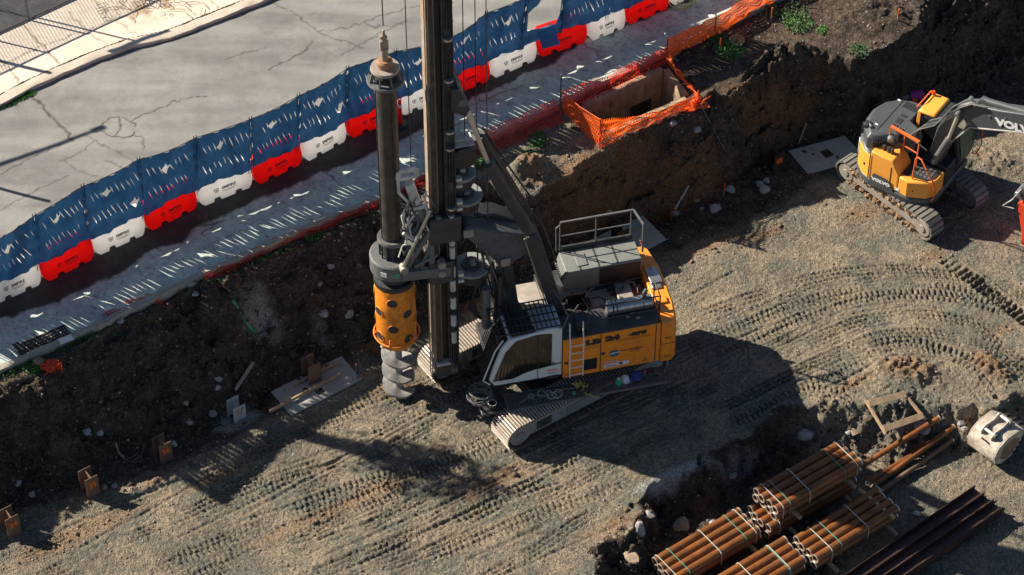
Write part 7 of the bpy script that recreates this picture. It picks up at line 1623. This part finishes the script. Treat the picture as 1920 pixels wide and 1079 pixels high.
for i, (u, v, r, h, n, mm_, lab) in enumerate((
    (1368, 98, .40, .35, 420, LEAF, 'bright weed clump right of the round rusty lid'), (1495, 45, .45, .4, 420, LEAF, 'bright weed clump at the head of the bank, top right'), (1480, 15, .6, .4, 420, LEAFD, 'dark weed patch along the top edge'), (1440, 20, .4, .35, 260, LEAFD, 'dark weed patch behind the orange tipped stake'), (1610, 98, .28, .3, 240, LEAFD, 'dark leafy weed on the upper right brow'), (1540, 58, .15, .2, 80, LEAF, 'small weed right of the bright clump on the bank head'),
    (1300, 70, .35, .3, 260, LEAF, 'low weeds under the tall orange netting'), (1345, 75, .3, .3, 200, LEAF, 'weeds between the netting and the round lid'), (897, 308, .22, .25, 260, LEAF, 'bright green weed just right of the mast by the kerb'), (1012, 262, .25, .22, 200, LEAF, 'bright weeds on the sunlit soil right of the backstay cylinder'), (1005, 285, .3, .12, 140, LEAF, 'thin pale weeds below the bright ones on the sunlit soil'),
    (140, 628, .12, .2, 90, LEAF, 'tiny green weed beside the pale square sheet'), (62, 690, .28, .2, 220, LEAF, 'green weeds beside the scrunched ball of netting'), (10, 700, .3, .2, 160, LEAFD, 'dark weeds at the left edge above the slope'), (272, 545, .2, .22, 160, LEAFD, 'dark weed behind the short crumpled netting'), (335, 515, .25, .22, 170, LEAF, 'weed left of the rocks at the kerb'), (520, 408, .2, .25, 120, LEAFD, 'dark weed standing in the gutter left of the white card'), (560, 408, .25, .22, 170, LEAF, 'green weeds just left of the white card'), (590, 440, .3, .15, 150, LEAF, 'low weeds under the fallen netting near the white card'), (660, 385, .25, .2, 150, LEAFD, 'weeds along the kerb nearest the kelly bar'), (712, 345, .2, .3, 150, LEAF, 'green weed at the kerb left of the kelly bar'), (795, 325, .25, .3, 170, LEAF, 'green weed seen between kelly bar and mast'), (440, 465, .3, .2, 170, LEAFD, 'dark weeds at the gutter edge midway along the kerb')
)): weed_thing(u, v, 2.7, r, h, n, lab, 50+i, mm_)
m = MB(); r_ = random.Random(77)          # low ground cover in the strip behind the chamber and along the kerbs
for k in range(230):
    t = r_.random(); q = KERB[2]+(KERB[3]-KERB[2])*0; i = r_.randrange(2, 9); a = KERB[i]; b = KERB[i+1]; p = a+(b-a)*t; d = (b-a)/np.hypot(*(b-a)); p = p+np.array([d[1], -d[0]])*r_.uniform(.0, .38)
    z = float(tz(np.array([p[0]]), np.array([p[1]]))[0])
    for j in range(7):
        dd_ = Vector((r_.gauss(0, 1), r_.gauss(0, 1), r_.uniform(.1, 1.2))).normalized(); s_ = r_.uniform(.02, .045); b_ = Vector((p[0]+r_.gauss(0, .05), p[1]+r_.gauss(0, .05), z+r_.uniform(0, .07))); s2 = dd_.orthogonal().normalized(); m.add([b_, b_+dd_*s_+s2*s_*.4, b_+dd_*s_*2.2, b_+dd_*s_-s2*s_*.4], [(0, 1, 2, 3)])
for k in range(150):
    t = r_.random(); p = CH[0].lerp(CH[1], t)+V3(-.25, .35, 0)+V3(r_.uniform(-.15, .15), r_.uniform(-.15, .15), 0); z = float(tz(np.array([p.x]), np.array([p.y]))[0])
    for j in range(6):
        dd_ = Vector((r_.gauss(0, 1), r_.gauss(0, 1), r_.uniform(.1, 1.2))).normalized(); s_ = r_.uniform(.02, .05); b_ = Vector((p.x+r_.gauss(0, .05), p.y+r_.gauss(0, .05), max(z, HB-.1)+r_.uniform(0, .08))); s2 = dd_.orthogonal().normalized(); m.add([b_, b_+dd_*s_+s2*s_*.4, b_+dd_*s_*2.2, b_+dd_*s_-s2*s_*.4], [(0, 1, 2, 3)])
tag(m.build('ground_cover', LEAF, smooth=False), kind='stuff')
m = MB()                                   # grass in the far gutter
for k in range(420):
    t = r_.random()**.8; p = at(0, 203, HS).lerp(at(62, 172, HS), t)+V3(r_.gauss(0, .06), r_.gauss(0, .05)-.05, 0); dd_ = Vector((r_.gauss(0, 1), r_.gauss(0, 1), 1)).normalized(); s2 = dd_.orthogonal().normalized(); m.add([p, p+dd_*.04+s2*.015, p+dd_*.08, p+dd_*.04-s2*.015], [(0, 1, 2, 3)])
tag(m.build('grass', LEAF, smooth=False), kind='stuff')
m = MB(); c = at(285, 12, HS+.13)          # dry twigs on the footpath
for k in range(60):
    p = c+V3(r_.gauss(0, .9), r_.gauss(0, .35), .02); q_ = p+V3(r_.gauss(0, .25), r_.gauss(0, .2), .03); m.tube([p, p.lerp(q_, .5)+V3(0, 0, .04), q_], .008, 4)
o = m.build('twigs', BARK); tag(o, kind='stuff')
